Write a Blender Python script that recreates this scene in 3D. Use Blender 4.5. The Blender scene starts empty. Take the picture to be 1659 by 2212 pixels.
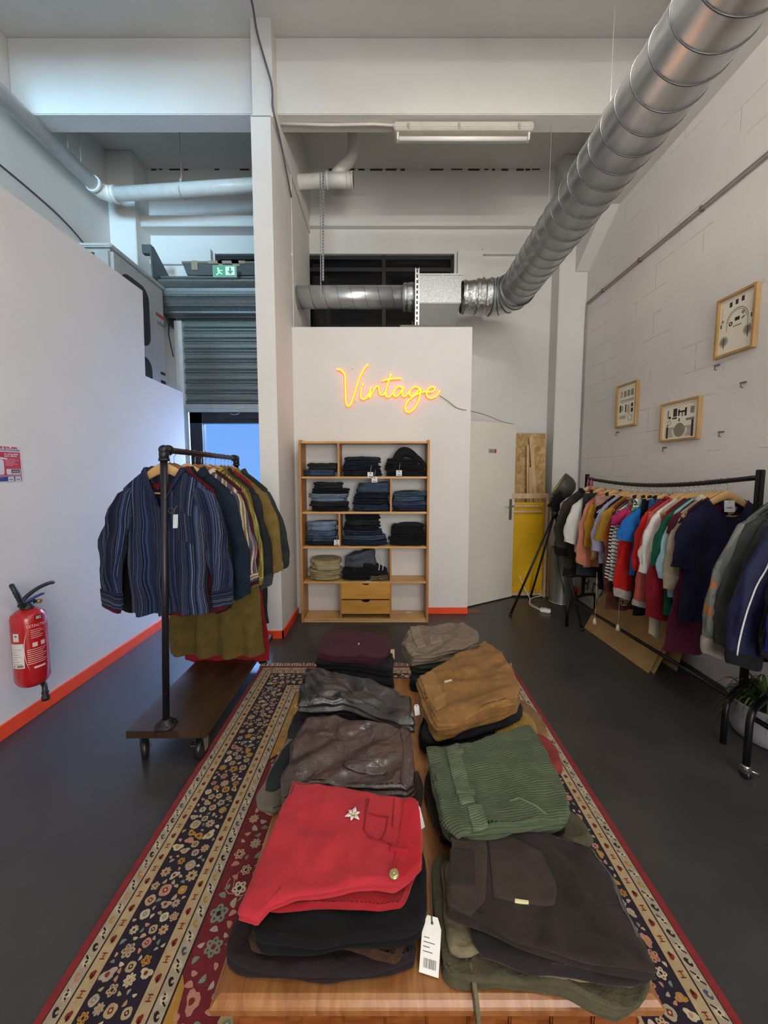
import bpy, bmesh, math, random
from mathutils import Vector, Matrix, noise
sc = bpy.context.scene
COL = sc.collection
PI = math.pi
sin, cos = math.sin, math.cos

# ------------------------------------------------------------------ where photo points lie in the room
# pinhole of the photograph (1659 x 2212): used to turn a measured point plus a known plane into metres
F_, CX_, H_ = 830.0, 834.0, 1.5
PIT = math.radians(4.8)
CY_ = 1016 + F_ * math.tan(PIT)
def _ray(x, y):
    u = (x - CX_) / F_; v = (CY_ - y) / F_
    return Vector((u, cos(PIT) + sin(PIT) * v, -sin(PIT) + cos(PIT) * v))
CAMP = Vector((0, 0, H_))
def onZ(x, y, z=0.0):
    r = _ray(x, y); return CAMP + r * ((z - H_) / r.z)
def onY(x, y, Y):
    r = _ray(x, y); return CAMP + r * (Y / r.y)
def onX(x, y, X):
    r = _ray(x, y); return CAMP + r * (X / r.x)

# ------------------------------------------------------------------ colours and materials
def lin(c):
    c /= 255.0
    return c / 12.92 if c <= 0.04045 else ((c + 0.055) / 1.055) ** 2.4
def hexc(h):
    return (lin(int(h[0:2], 16)), lin(int(h[2:4], 16)), lin(int(h[4:6], 16)), 1.0)
def rgba(c):
    if isinstance(c, str): return hexc(c)
    return (c[0], c[1], c[2], 1.0)

class NT:
    def __init__(s, name):
        s.m = bpy.data.materials.new(name); s.m.use_nodes = True
        s.t = s.m.node_tree; s.n = s.t.nodes; s.b = s.n['Principled BSDF']
    def add(s, typ, **kw):
        x = s.n.new(typ)
        for k, v in kw.items(): setattr(x, k, v)
        return x
    def link(s, a, b): s.t.links.new(a, b)
    def set(s, node, **kw):
        for k, v in kw.items(): node.inputs[k].default_value = v
    def coord(s, which='Object', scale=(1, 1, 1), rot=(0, 0, 0)):
        tc = s.add('ShaderNodeTexCoord'); mp = s.add('ShaderNodeMapping')
        mp.inputs['Scale'].default_value = scale; mp.inputs['Rotation'].default_value = rot
        s.link(tc.outputs[which], mp.inputs['Vector']); return mp.outputs['Vector']
    def noise(s, vec, scale=5, detail=4, rough=.55, dist=0):
        x = s.add('ShaderNodeTexNoise')
        x.inputs['Scale'].default_value = scale; x.inputs['Detail'].default_value = detail
        x.inputs['Roughness'].default_value = rough; x.inputs['Distortion'].default_value = dist
        s.link(vec, x.inputs['Vector']); return x.outputs['Fac']
    def wave(s, vec, scale=5, dist=0, detail=2, axis='X', prof='SIN'):
        x = s.add('ShaderNodeTexWave', bands_direction=axis, wave_profile=prof)
        x.inputs['Scale'].default_value = scale; x.inputs['Distortion'].default_value = dist; x.inputs['Detail'].default_value = detail
        s.link(vec, x.inputs['Vector']); return x.outputs['Fac']
    def ramp(s, fac, stops, const=False):
        x = s.add('ShaderNodeValToRGB'); cr = x.color_ramp
        if const: cr.interpolation = 'CONSTANT'
        while len(cr.elements) < len(stops): cr.elements.new(0.5)
        for e, (p, c) in zip(cr.elements, stops): e.position = p; e.color = rgba(c)
        s.link(fac, x.inputs['Fac']); return x.outputs['Color']
    def mix(s, fac, a, b, typ='MIX'):
        x = s.add('ShaderNodeMix', data_type='RGBA', blend_type=typ)
        for i, v in ((0, fac), (6, a), (7, b)):
            if hasattr(v, 'is_output'): s.link(v, x.inputs[i])
            else: x.inputs[i].default_value = v if i == 0 else rgba(v)
        return x.outputs[2]
    def math(s, op, a, b=0.0):
        x = s.add('ShaderNodeMath', operation=op)
        for i, v in ((0, a), (1, b)):
            if hasattr(v, 'is_output'): s.link(v, x.inputs[i])
            else: x.inputs[i].default_value = v
        return x.outputs[0]
    def bump(s, fac, strength=.3, dist=.01, normal=None):
        x = s.add('ShaderNodeBump'); x.inputs['Strength'].default_value = strength; x.inputs['Distance'].default_value = dist
        s.link(fac, x.inputs['Height'])
        if normal is not None: s.link(normal, x.inputs['Normal'])
        s.link(x.outputs['Normal'], s.b.inputs['Normal']); return x.outputs['Normal']
    def color(s, v):
        if hasattr(v, 'is_output'): s.link(v, s.b.inputs['Base Color'])
        else: s.b.inputs['Base Color'].default_value = rgba(v)
    def pr(s, rough=.6, metal=0, spec=.5, **kw):
        s.b.inputs['Roughness'].default_value = rough; s.b.inputs['Metallic'].default_value = metal
        s.b.inputs['Specular IOR Level'].default_value = spec
        for k, v in kw.items(): s.b.inputs[k.replace('_', ' ')].default_value = v
        return s

def shade(c, k):
    c = rgba(c); return tuple(min(1, v * k) for v in c[:3]) + (1,)
_mc = {}
def flat(c, rough=.55, metal=0, spec=.5):
    """paint, plastic or plain metal with a slight mottling"""
    key = ('flat', str(c), rough, metal, spec)
    if key not in _mc:
        t = NT('finish'); v = t.coord(); n = t.noise(v, 14, 3)
        t.color(t.ramp(n, [(.3, shade(c, .92)), (.7, shade(c, 1.06))])); t.pr(rough, metal, spec); _mc[key] = t.m
    return _mc[key]
def emit(c, s):
    t = NT('glow'); t.color((0.02, 0.02, 0.02)); t.b.inputs['Emission Color'].default_value = rgba(c); t.b.inputs['Emission Strength'].default_value = s
    return t.m
def fabric(c, rough=.9, var=.28, weave=220, bump=.25, sheen=.03, c2=None, wr=0.5):
    key = ('fab', str(c), rough, var, weave, bump, str(c2))
    if key in _mc: return _mc[key]
    t = NT('fabric'); v = t.coord(); n = t.noise(v, 16, 5, .65)
    f = t.noise(v, weave, 2, .7)
    base = t.ramp(n, [(.3, shade(c, 1 - var)), (.7, c2 or shade(c, 1 + var))])
    t.color(t.mix(t.math('MULTIPLY', f, .35), base, shade(c, .45)))
    big = t.noise(v, 11, 4, .55, .6)
    h = t.math('ADD', t.math('MULTIPLY', big, wr), t.math('MULTIPLY', f, bump * .25))
    t.bump(h, .8, .035); t.pr(rough, 0, .25, Sheen_Weight=sheen); _mc[key] = t.m
    return t.m
def corduroy(c, rot=0.0, wales=260, var=.25, rough=.92):
    t = NT('corduroy'); v = t.coord('UV', rot=(0, 0, rot)); w = t.wave(v, wales / 2, .8, 1)
    n = t.noise(t.coord(), 18, 5, .65)
    base = t.ramp(n, [(.3, shade(c, 1 - var)), (.72, shade(c, 1 + var * 1.3))])
    t.color(t.mix(t.math('MULTIPLY', t.math('SUBTRACT', 1.0, w), .4), base, shade(c, .35)))
    big = t.noise(t.coord(), 12, 4, .55, .6)
    t.bump(t.math('ADD', t.math('MULTIPLY', w, .12), t.math('MULTIPLY', big, .5)), .6, .03); t.pr(rough, 0, .2, Sheen_Weight=.08)
    return t.m
def velvet(c, var=.2):
    t = NT('velvet'); v = t.coord(); n = t.noise(v, 9, 6, .7)
    t.color(t.ramp(n, [(.3, shade(c, 1 - var)), (.7, shade(c, 1 + var))]))
    h = t.math('ADD', t.math('MULTIPLY', t.noise(v, 10, 3, .5, .5), .5), t.math('MULTIPLY', t.noise(v, 400, 2), .06))
    t.bump(h, .55, .03); t.pr(.85, 0, .2, Sheen_Weight=.10); return t.m
def leather(c, rough=.36):
    t = NT('leather'); v = t.coord(); n = t.noise(v, 7, 5, .6)
    t.color(t.ramp(n, [(.3, shade(c, .8)), (.7, shade(c, 1.3))]))
    vo = t.add('ShaderNodeTexVoronoi', feature='DISTANCE_TO_EDGE'); vo.inputs['Scale'].default_value = 260; t.link(v, vo.inputs['Vector'])
    h = t.math('ADD', t.math('MULTIPLY', t.noise(v, 10, 5, .6, 1.6), .8), t.math('MULTIPLY', vo.outputs['Distance'], .1))
    t.bump(h, .5, .03); t.pr(rough, 0, .8, Coat_Weight=.6, Coat_Roughness=.22); return t.m
def denim(c, fade=.5, rough=.88):
    key = ('denim', c, fade)
    if key in _mc: return _mc[key]
    t = NT('denim'); v = t.coord(); n = t.noise(v, 13, 6, .7); f = t.noise(t.coord(scale=(1, 1, 5)), 160, 2, .8)
    base = t.ramp(n, [(.28, shade(c, .55)), (.55, c), (.8, shade(c, 1 + fade * 1.6))])
    t.color(t.mix(t.math('MULTIPLY', f, .5), base, shade(c, .4)))
    t.bump(t.math('ADD', t.math('MULTIPLY', t.noise(v, 16, 4, .6, .8), .5), t.math('MULTIPLY', f, .06)), .7, .03)
    t.pr(rough, 0, .25); _mc[key] = t.m; return t.m
def stripes(pal, freq, axis=0, seed=0.0, rough=.9, irregular=True, bumpv=True):
    """vertical (axis 0) or horizontal (axis 1) cloth stripes along the garment's own weave coordinates"""
    t = NT('striped_cloth'); tc = t.add('ShaderNodeTexCoord'); sp = t.add('ShaderNodeSeparateXYZ'); t.link(tc.outputs['UV'], sp.inputs[0])
    o = t.noise(t.coord(), 5, 2)
    u = t.math('ADD', sp.outputs[axis], t.math('MULTIPLY', o, .012))
    if irregular:
        nz = t.add('ShaderNodeTexNoise', noise_dimensions='1D'); nz.inputs['Scale'].default_value = freq; nz.inputs['Detail'].default_value = 1.5
        t.link(t.math('ADD', u, seed), nz.inputs['W']); f = nz.outputs['Fac']
        f = t.math('FRACT', t.math('MULTIPLY', f, 3.0))
    else:
        f = t.math('FRACT', t.math('MULTIPLY', t.math('ADD', u, seed), freq))
    col = t.ramp(f, pal, True)
    n = t.noise(t.coord(), 20, 4, .6)
    t.color(t.mix(t.math('MULTIPLY', n, .35), col, (.02, .02, .02)))
    t.bump(t.noise(t.coord(), 14, 4, .6, .7), .55, .025); t.pr(rough, 0, .2); return t.m
def patterned(pal, scale=40, rough=.9, stretch=(1, 1, 1), dist=1.5):
    t = NT('printed_cloth'); v = t.coord(scale=stretch); n = t.noise(v, scale, 3, .6, dist)
    t.color(t.ramp(n, pal, True)); t.bump(t.noise(v, 14, 4), .5, .025); t.pr(rough, 0, .25); return t.m
def wood(c1, c2, scale=3, stretch=(14, 1, 14), rough=.45, c3=None):
    t = NT('wood'); v = t.coord(scale=stretch); n = t.noise(v, scale, 6, .62, 1.0)
    st = [(.3, c1), (.62, c2)] + ([(.8, c3)] if c3 else [])
    t.color(t.ramp(n, st)); t.bump(n, .12, .004); t.pr(rough, 0, .4); return t.m
def paint(c, bumpk=.15, rough=.75, scale=60):
    t = NT('wall_paint'); v = t.coord(); n = t.noise(v, 1.6, 6, .6)
    t.color(t.ramp(n, [(.3, shade(c, .95)), (.7, shade(c, 1.03))]))
    t.bump(t.noise(v, scale, 5, .7), bumpk, .01); t.pr(rough, 0, .3); return t.m

# ------------------------------------------------------------------ mesh building
class MB:
    """collects shapes; build() links them as ONE mesh object"""
    def __init__(s): s.v = []; s.f = []; s.mi = []; s.uv = {}; s.sm = []
    def vert(s, p, uv=None):
        s.v.append(tuple(p))
        if uv is not None: s.uv[len(s.v) - 1] = uv
        return len(s.v) - 1
    def face(s, ix, mi=0, smooth=True):
        s.f.append(tuple(ix)); s.mi.append(mi); s.sm.append(smooth)
    def box(s, c, d, mi=0, M=None, bev=0.0):
        x, y, z = [k / 2 for k in d]; c = Vector(c)
        if bev <= 0:
            P = [Vector((a * x, b * y, e * z)) for a in (-1, 1) for b in (-1, 1) for e in (-1, 1)]
            if M is not None: P = [M @ p for p in P]
            i = len(s.v)
            for p in P: s.vert(p + c)
            for q in ((0, 1, 3, 2), (4, 6, 7, 5), (0, 4, 5, 1), (2, 3, 7, 6), (0, 2, 6, 4), (1, 5, 7, 3)):
                s.face([i + k for k in q], mi, False)
        else:
            bm = bmesh.new(); bmesh.ops.create_cube(bm, size=1.0)
            bmesh.ops.scale(bm, vec=d, verts=bm.verts)
            bmesh.ops.bevel(bm, geom=bm.edges[:], offset=min(bev, min(d) * .45), segments=2, affect='EDGES')
            s.bm(bm, mi, (Matrix.Translation(c) @ (M.to_4x4() if M is not None else Matrix())), False); bm.free()
        return s
    def bm(s, bm, mi=0, M=None, smooth=True):
        i = len(s.v); bm.verts.index_update()
        for v in bm.verts: s.vert(M @ v.co if M is not None else v.co)
        for f in bm.faces: s.face([i + v.index for v in f.verts], mi, smooth)
    def bbox(s, p0, p1, mi=0, bev=0.0):
        p0 = Vector(p0); p1 = Vector(p1); d = p1 - p0
        return s.box((p0 + p1) / 2, (abs(d.x), abs(d.y), abs(d.z)), mi, None, bev)
    def tube(s, pts, r, n=10, mi=0, closed=False, caps=True, rr=None):
        pts = [Vector(p) for p in pts]; m = len(pts); rings = []; up = None; L = 0
        for k, p in enumerate(pts):
            a = pts[(k - 1) % m] if (k or closed) else p; b = pts[(k + 1) % m] if (k < m - 1 or closed) else p
            t = (b - a); t = t.normalized() if t.length > 1e-9 else Vector((0, 0, 1))
            if up is None: up = Vector((0, 0, 1)) if abs(t.z) < .9 else Vector((1, 0, 0))
            up = (up - t * up.dot(t)); up = up.normalized() if up.length > 1e-6 else t.orthogonal().normalized()
            sd = t.cross(up); q = rr[k] if rr else r
            if k: L += (p - pts[k - 1]).length
            rings.append([s.vert(p + (up * cos(2 * PI * j / n) + sd * sin(2 * PI * j / n)) * q, (j / n * 2 * PI * q, L)) for j in range(n)])
        for k in range(m if closed else m - 1):
            A, B = rings[k], rings[(k + 1) % m]
            for j in range(n): s.face((A[j], A[(j + 1) % n], B[(j + 1) % n], B[j]), mi)
        if caps and not closed:
            s.face(rings[0][::-1], mi, False); s.face(rings[-1], mi, False)
        return s
    def cyl(s, p0, p1, r, n=16, mi=0, r1=None):
        return s.tube([p0, p1], r, n, mi, rr=[r, r if r1 is None else r1])
    def lathe(s, prof, O=(0, 0, 0), n=32, mi=0, M=None, a0=0, a1=2 * PI):
        O = Vector(O); rings = []; full = abs(a1 - a0 - 2 * PI) < 1e-6; N = n if full else n + 1
        for r, z in prof:
            ring = []
            for j in range(N):
                a = a0 + (a1 - a0) * j / n; p = Vector((r * cos(a), r * sin(a), z))
                ring.append(s.vert((M @ p if M is not None else p) + O, (a * r, z)))
            rings.append(ring)
        for A, B in zip(rings, rings[1:]):
            for j in range(N if full else N - 1): s.face((A[j], A[(j + 1) % N], B[(j + 1) % N], B[j]), mi)
        return s
    def sphere(s, c, r, n=14, mi=0, M=None):
        rx, ry, rz = r if hasattr(r, '__len__') else (r, r, r)
        prof = [(sin(PI * k / n), -cos(PI * k / n)) for k in range(n + 1)]
        m = Matrix.Diagonal((rx, ry, rz)); m = (M @ m) if M is not None else m
        return s.lathe(prof, c, n * 2, mi, m)
    def prism(s, poly, fn, d0, d1, mi=0, side=None):
        """2-D outline (counter-clockwise) made solid between depth d0 and d1; fn(x, y, d) -> point"""
        a = [s.vert(fn(x, y, d0)) for x, y in poly]; b = [s.vert(fn(x, y, d1)) for x, y in poly]; n = len(poly)
        s.face(a[::-1], mi, False); s.face(b, mi, False)
        for j in range(n): s.face((a[j], a[(j + 1) % n], b[(j + 1) % n], b[j]), mi if side is None else side, False)
        return s
    def grid(s, fn, nu, nv, mi=0, wrapu=False, uvf=None, smooth=True):
        R = [[s.vert(fn(i, j), uvf(i, j) if uvf else None) for i in range(nu)] for j in range(nv)]
        for j in range(nv - 1):
            for i in range(nu if wrapu else nu - 1):
                s.face((R[j][i], R[j][(i + 1) % nu], R[j + 1][(i + 1) % nu], R[j + 1][i]), mi, smooth)
        return R
    def build(s, name, mats, parent=None, loc=None, rot=None, solid=0.0, sub=0, autosmooth=True):
        me = bpy.data.meshes.new(name); me.from_pydata(s.v, [], s.f)
        if not isinstance(mats, (list, tuple)): mats = [mats]
        for m in mats: me.materials.append(m)
        me.polygons.foreach_set('material_index', s.mi)
        me.polygons.foreach_set('use_smooth', s.sm)
        if s.uv:
            ul = me.uv_layers.new(name='UVMap')
            for l in me.loops:
                q = s.uv.get(l.vertex_index)
                if q: ul.data[l.index].uv = q
        me.update()
        o = bpy.data.objects.new(name, me); COL.objects.link(o)
        if solid:
            md = o.modifiers.new('thickness', 'SOLIDIFY'); md.thickness = solid; md.offset = 0
        if sub:
            md = o.modifiers.new('smooth', 'SUBSURF'); md.levels = sub; md.render_levels = sub
        if parent is not None: o.parent = parent
        if loc is not None: o.location = loc
        if rot is not None: o.rotation_euler = rot
        return o

def tag(o, label, cat, group=None, kind=None):
    o['label'] = label; o['category'] = cat
    if group: o['group'] = group
    if kind: o['kind'] = kind
    return o
def thing(name, label, cat, loc=(0, 0, 0), rotz=0.0, group=None):
    o = bpy.data.objects.new(name, None); COL.objects.link(o); o.location = loc; o.rotation_euler = (0, 0, rotz)
    o.empty_display_size = .05
    return tag(o, label, cat, group)
def struct(o, label=None):
    o['kind'] = 'structure'
    return o
def dup(o, loc, rotz=None, label=None, parent=None):
    """a copy of a thing with copies of its parts and sub-parts"""
    r = o.copy(); COL.objects.link(r)
    if parent is not None: r.parent = parent
    if loc is not None: r.location = loc
    if rotz is not None: r.rotation_euler = (0, 0, rotz)
    if label: r['label'] = label
    for ch in list(o.children): dup(ch, None, None, None, r)
    return r
def chaikin(p, it=2, closed=True):
    for _ in range(it):
        q = []; n = len(p)
        for i in range(n if closed else n - 1):
            a, b = Vector(p[i]), Vector(p[(i + 1) % n]); q += [a * .75 + b * .25, a * .25 + b * .75]
        if not closed: q = [Vector(p[0])] + q + [Vector(p[-1])]
        p = q
    return p
def resample(p, n, closed=True):
    p = [Vector(q) for q in p]
    if closed: p = p + [p[0]]
    L = [0]
    for a, b in zip(p, p[1:]): L.append(L[-1] + (b - a).length)
    out = []; k = 0; m = n if closed else n - 1
    for i in range(n):
        t = L[-1] * i / m
        while k < len(L) - 2 and L[k + 1] < t: k += 1
        d = L[k + 1] - L[k]; out.append(p[k].lerp(p[k + 1], (t - L[k]) / d if d > 1e-9 else 0))
    return out
def smooth3(p, n, closed=False, it=3):
    return resample(chaikin([Vector(q) for q in p], it, closed), n, closed)
_tc = {}
def text_geo(s, size=1.0, bold=0.0):
    """flat letters: vertices and faces, anchored at the left of the baseline"""
    k = (s, size, bold)
    if k in _tc: return _tc[k]
    cu = bpy.data.curves.new('letters', 'FONT'); cu.body = s; cu.size = size; cu.offset = bold; cu.resolution_u = 2
    o = bpy.data.objects.new('letters', cu); COL.objects.link(o); bpy.context.view_layer.update()
    me = bpy.data.meshes.new_from_object(o.evaluated_get(bpy.context.evaluated_depsgraph_get()))
    g = ([v.co.copy() for v in me.vertices], [list(p.vertices) for p in me.polygons])
    bpy.data.objects.remove(o); bpy.data.curves.remove(cu); bpy.data.meshes.remove(me)
    _tc[k] = g; return g
class Flat:
    """draws on a plane: O origin, ex / ey axes, en the side it faces"""
    def __init__(s, O, ex, ey, mb=None):
        s.O = Vector(O); s.ex = Vector(ex).normalized(); s.ey = Vector(ey).normalized(); s.en = s.ex.cross(s.ey).normalized(); s.mb = mb or MB()
    def P(s, x, y, d=0): return s.O + s.ex * x + s.ey * y + s.en * d
    def rect(s, x0, y0, x1, y1, d0, d1, mi=0):
        s.mb.prism([(x0, y0), (x1, y0), (x1, y1), (x0, y1)], s.P, d0, d1, mi); return s
    def poly(s, p, d0, d1, mi=0): s.mb.prism(p, s.P, d0, d1, mi); return s
    def disc(s, x, y, r, d0, d1, mi=0, n=20): return s.poly([(x + r * cos(2 * PI * k / n), y + r * sin(2 * PI * k / n)) for k in range(n)], d0, d1, mi)
    def ring(s, x, y, r, w, d, mi=0, a0=0, a1=2 * PI, n=24):
        for k in range(n):
            a = a0 + (a1 - a0) * k / n; b = a0 + (a1 - a0) * (k + 1) / n
            s.poly([(x + (r - w) * cos(a), y + (r - w) * sin(a)), (x + r * cos(a), y + r * sin(a)), (x + r * cos(b), y + r * sin(b)), (x + (r - w) * cos(b), y + (r - w) * sin(b))], d - .0003, d, mi)
        return s
    def line(s, x0, y0, x1, y1, w, d, mi=0):
        a = Vector((x1 - x0, y1 - y0)); n = Vector((-a.y, a.x)).normalized() * w / 2
        return s.poly([(x0 - n.x, y0 - n.y), (x1 - n.x, y1 - n.y), (x1 + n.x, y1 + n.y), (x0 + n.x, y0 + n.y)], d - .0003, d, mi)
    def text(s, t, x, y, size, d, mi=0, width=None, bold=0.0, align='L', warp=None):
        V, Fc = text_geo(t, size, bold)
        if not V: return s
        w = max(v.x for v in V); k = (width / w) if width else 1.0; i = len(s.mb.v)
        ox = {'L': 0, 'C': -w * k / 2, 'R': -w * k}[align]
        for v in V:
            s.mb.vert((warp or s.P)(x + ox + v.x * k, y + v.y, d))
        for f in Fc: s.mb.face([i + q for q in f], mi, False)
        return s
# ================================================================== the room
WALL = paint('dcdad6', .12); WALLC = paint('d9d8d3', .3, .8, 26)
CONC = paint('d7d6d1', .35, .85, 22)
def right_wall_mat():
    t = NT('painted_blockwork'); tc = t.add('ShaderNodeTexCoord'); sp = t.add('ShaderNodeSeparateXYZ'); cb = t.add('ShaderNodeCombineXYZ')
    t.link(tc.outputs['Object'], sp.inputs[0]); t.link(sp.outputs['Y'], cb.inputs['X']); t.link(sp.outputs['Z'], cb.inputs['Y'])
    br = t.add('ShaderNodeTexBrick'); t.link(cb.outputs[0], br.inputs['Vector'])
    t.set(br, Scale=1.0); br.inputs['Mortar Size'].default_value = .006; br.inputs['Brick Width'].default_value = .5; br.inputs['Row Height'].default_value = .205
    br.inputs['Mortar Smooth'].default_value = .6
    n = t.noise(t.coord(), 2.2, 5); n2 = t.noise(t.coord(), 55, 5, .7)
    msk = t.math('MULTIPLY', br.outputs['Fac'], t.math('GREATER_THAN', n, .53))
    t.color(t.mix(t.math('MULTIPLY', msk, .3), t.ramp(n, [(.3, 'dad6d1'), (.7, 'e3dfda')]), 'a9a39c'))
    t.bump(t.math('SUBTRACT', t.math('MULTIPLY', n2, .35), t.math('MULTIPLY', msk, .9)), .35, .012); t.pr(.8, 0, .25); return t.m
def floor_mat():
    t = NT('dark_floor'); v = t.coord(); n = t.noise(v, 3.0, 6, .65); f = t.noise(v, 120, 3)
    t.color(t.mix(t.math('MULTIPLY', f, .4), t.ramp(n, [(.3, '363433'), (.7, '454240')]), '2c2a29'))
    t.link(t.ramp(n, [(.3, (.30, .30, .30)), (.75, (.42, .42, .42))]), t.b.inputs['Roughness'])
    t.bump(t.noise(v, 260, 3), .06, .003); t.b.inputs['Specular IOR Level'].default_value = .5; return t.m
ORANGE = flat('ee4a1c', .45)
def wall(name, p0, p1, m, parent=None):
    return struct(MB().bbox(p0, p1).build(name, m, parent))
FLOOR = floor_mat()
wall('floor', (-3.25, -3.1, -.1), (2.45, 4.9, 0), FLOOR)
MB_ = MB().bbox((-6, 4.9, -.12), (6, 12, -.02)); struct(MB_.build('ground_outside', flat('9aa4b4', .8)))
wall('ceiling', (-3.25, -3.1, 5.08), (2.45, 5.0, 5.2), CONC)
wall('wall_right', (2.35, -3.1, 0), (2.5, 5.0, 5.08), right_wall_mat())
wall('wall_outer', (-3.25, -3.1, 0), (-3.15, 5.0, 5.08), WALLC)
# back wall: openings for the door (left) and the high window band
mb = MB()
for a in (((-3.15, 0), (-2.5, 3.3)), ((-3.15, 3.3), (-2.08, 4.12)), ((-1.12, 0), (2.35, 2.8)), ((.83, 2.8), (2.35, 4.12)), ((-3.15, 4.12), (2.35, 5.08)), ((-2.5, 2.9), (-1.12, 3.3)), ((-2.5, 2.4), (-1.12, 2.9))):
    mb.bbox((a[0][0], 4.9, a[0][1]), (a[1][0], 5.05, a[1][1]))
struct(mb.build('wall_back', WALLC))
wall('wall_front', (-3.25, -3.2, 0), (2.45, -3.1, 5.08), WALL)
# low white partition on the left, stepped towards the door
pa, pb, pc = onX(308, 628, -2.15), onX(314, 812, -2.15), onX(395, 848, -2.15)
mb = MB(); mb.prism([(-3.1, 0), (pc.y, 0), (pc.y, pc.z), (pb.y, pb.z), (pa.y, pa.z), (-3.1, pa.z)], lambda x, y, d: (d, x, y), -2.15, -2.25)
struct(mb.build('wall_left', WALL))
# tall divider wall and the boxed-in closet
wall('wall_divider', (-1.09, 3.338, 0), (-.93, 4.9, 4.34), WALL)
mb = MB(); mb.bbox((-1.08, 3.36, 4.35), (-.915, 4.9, 5.08)); mb.bbox((-1.085, 3.338, 4.335), (-.925, 3.40, 4.352))
struct(mb.build('beam_1', CONC))
wall('wall_closet', (-.93, 3.93, 0), (.853, 4.9, 2.912), WALL)
# concrete frame
struct(MB().bbox((-3.15, 3.5, 4.49), (2.35, 3.68, 5.08), 0, .006).build('beam_2', CONC))
struct(MB().bbox((-3.15, 1.62, 4.49), (2.35, 1.80, 5.08), 0, .006).build('beam_3', CONC))
struct(MB().bbox((-3.15, -.28, 4.49), (2.35, -.10, 5.08), 0, .006).build('beam_4', CONC))
mb = MB(); mb.prism([(-3.1, 5.08), (-3.1, 4.17), (4.1, 4.17), (4.66, 3.80), (4.9, 3.80), (4.9, 5.08)], lambda x, y, d: (d, x, y), 2.2, 2.35)
struct(mb.build('beam_5', CONC))
struct(MB().bbox((-3.15, 4.72, 4.33), (-1.09, 4.9, 4.45), 0, .005).build('beam_6', CONC))
struct(MB().bbox((-.93, 4.83, 4.40), (2.02, 4.9, 4.47), 0, .005).build('beam_7', CONC))
struct(MB().bbox((2.02, 4.68, 0), (2.35, 4.9, 5.08), 0, .006).build('pillar_1', CONC))
struct(MB().bbox((-3.15, 4.62, 0), (-2.85, 4.9, 5.08), 0, .006).build('pillar_2', CONC))
mb = MB(); mb.bbox((.86, 4.83, 0), (1.16, 4.9, 4.12)); mb.bbox((1.16, 4.85, 4.09), (2.02, 4.9, 4.16)); struct(mb.build('pillar_3', CONC))
mb = MB(); mb.bbox((-2.35, 4.83, 3.3), (-2.1, 4.9, 4.14)); mb.bbox((-2.85, 4.86, 3.98), (-2.35, 4.9, 4.03)); struct(mb.build('pillar_4', CONC))
# dark crack along the ceiling joint
rnd = random.Random(4); mb = MB(); x = -2.8
while x < 1.9:
    w = rnd.uniform(.03, .16)
    if not -1.15 < x < -.8 and rnd.random() < .75: mb.bbox((x, 4.892, 5.066 + rnd.uniform(-.004, .004)), (x + w, 4.8995, 5.0795))
    x += w + rnd.uniform(.02, .1)
struct(mb.build('trim_1', flat('3a3530', .9)))
# baseboards
def base(name, p0, p1): struct(MB().bbox(p0, p1, 0, .003).build(name, ORANGE))
base('baseboard_left', (-2.15, -3.1, 0), (-2.135, pc.y, .085))
mb = MB(); mb.bbox((-1.105, 3.323, 0), (-.915, 3.338, .068)); mb.bbox((-.93, 3.323, 0), (-.915, 3.93, .068)); mb.bbox((-1.105, 3.323, 0), (-1.09, 4.7, .068))
struct(mb.build('baseboard_divider', ORANGE))
base('baseboard_closet', (.42, 3.915, 0), (.853, 3.93, .066))
base('baseboard_right', (2.335, 3.1, 0), (2.35, 4.68, .07))
struct(MB().bbox((.84, 3.93, 0), (1.02, 4.06, .004)).build('trim_2', wood('8a3d22', '5e3427', 4, (3, 8, 3), .35)))
# high window band
DG = NT('dark_window_glass'); DG.color((.006, .006, .007)); DG.pr(.06, 0, .5); DG = DG.m
FRM = flat('16171a', .5)
w1 = struct(MB().bbox((-2.08, 4.985, 2.8), (.83, 5.0, 4.12)).build('window_1', DG))
mb = MB()
for x0 in (-2.08, -1.12, -.05, .79): mb.bbox((x0, 4.93, 2.8), (x0 + .045, 4.99, 4.12))
for z0 in (4.07, 3.93, 2.8): mb.bbox((-2.08, 4.93, z0), (.83, 4.985, z0 + .045))
mb.build('window_frame', FRM, w1)
# ------------------------------------------------------------------ door_1: open grey-white leaf on the closet's right side
hp = onZ(1007, 1313, 0); fp = onZ(1105, 1290, 0)
ex = (fp - hp); DW = ex.length; ex.normalize(); ez = Vector((0, 0, 1)); fd = Flat(hp, ex, ez)
d1 = fd.rect(0, .012, DW, 2.022, -.04, 0).mb.build('door_1', paint('dcd7cb', .05, .55)); struct(d1)
f2 = Flat(hp, ex, ez)
f2.rect(DW - .085, .93, DW - .045, 1.17, 0, .008, 0); f2.mb.cyl(f2.P(DW - .065, 1.09, .004), f2.P(DW - .065, 1.09, .05), .009, 12); f2.mb.tube([f2.P(DW - .065, 1.09, .045), f2.P(DW - .10, 1.09, .05), f2.P(DW - .175, 1.088, .05)], .009, 10)
f2.mb.cyl(f2.P(DW - .065, .985, .006), f2.P(DW - .065, .985, .012), .01, 12)
f2.mb.build('door_handle', flat('a9a8a4', .3, .9), d1)
f2 = Flat(hp, ex, ez); x0, z0 = .285, 1.69
f2.rect(x0, z0, x0 + .115, z0 + .045, 0, .003, 0); f2.rect(x0 + .088, z0 + .003, x0 + .112, z0 + .042, .003, .0034, 1); f2.text('PRIVÉ', x0 + .018, z0 + .015, .018, .0034, 2)
f2.mb.build('door_sign', [flat('9a9a98', .4), flat('b3202c', .4), flat('3a3a3a', .5)], d1)
f2 = Flat(hp, ex, ez)
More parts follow.
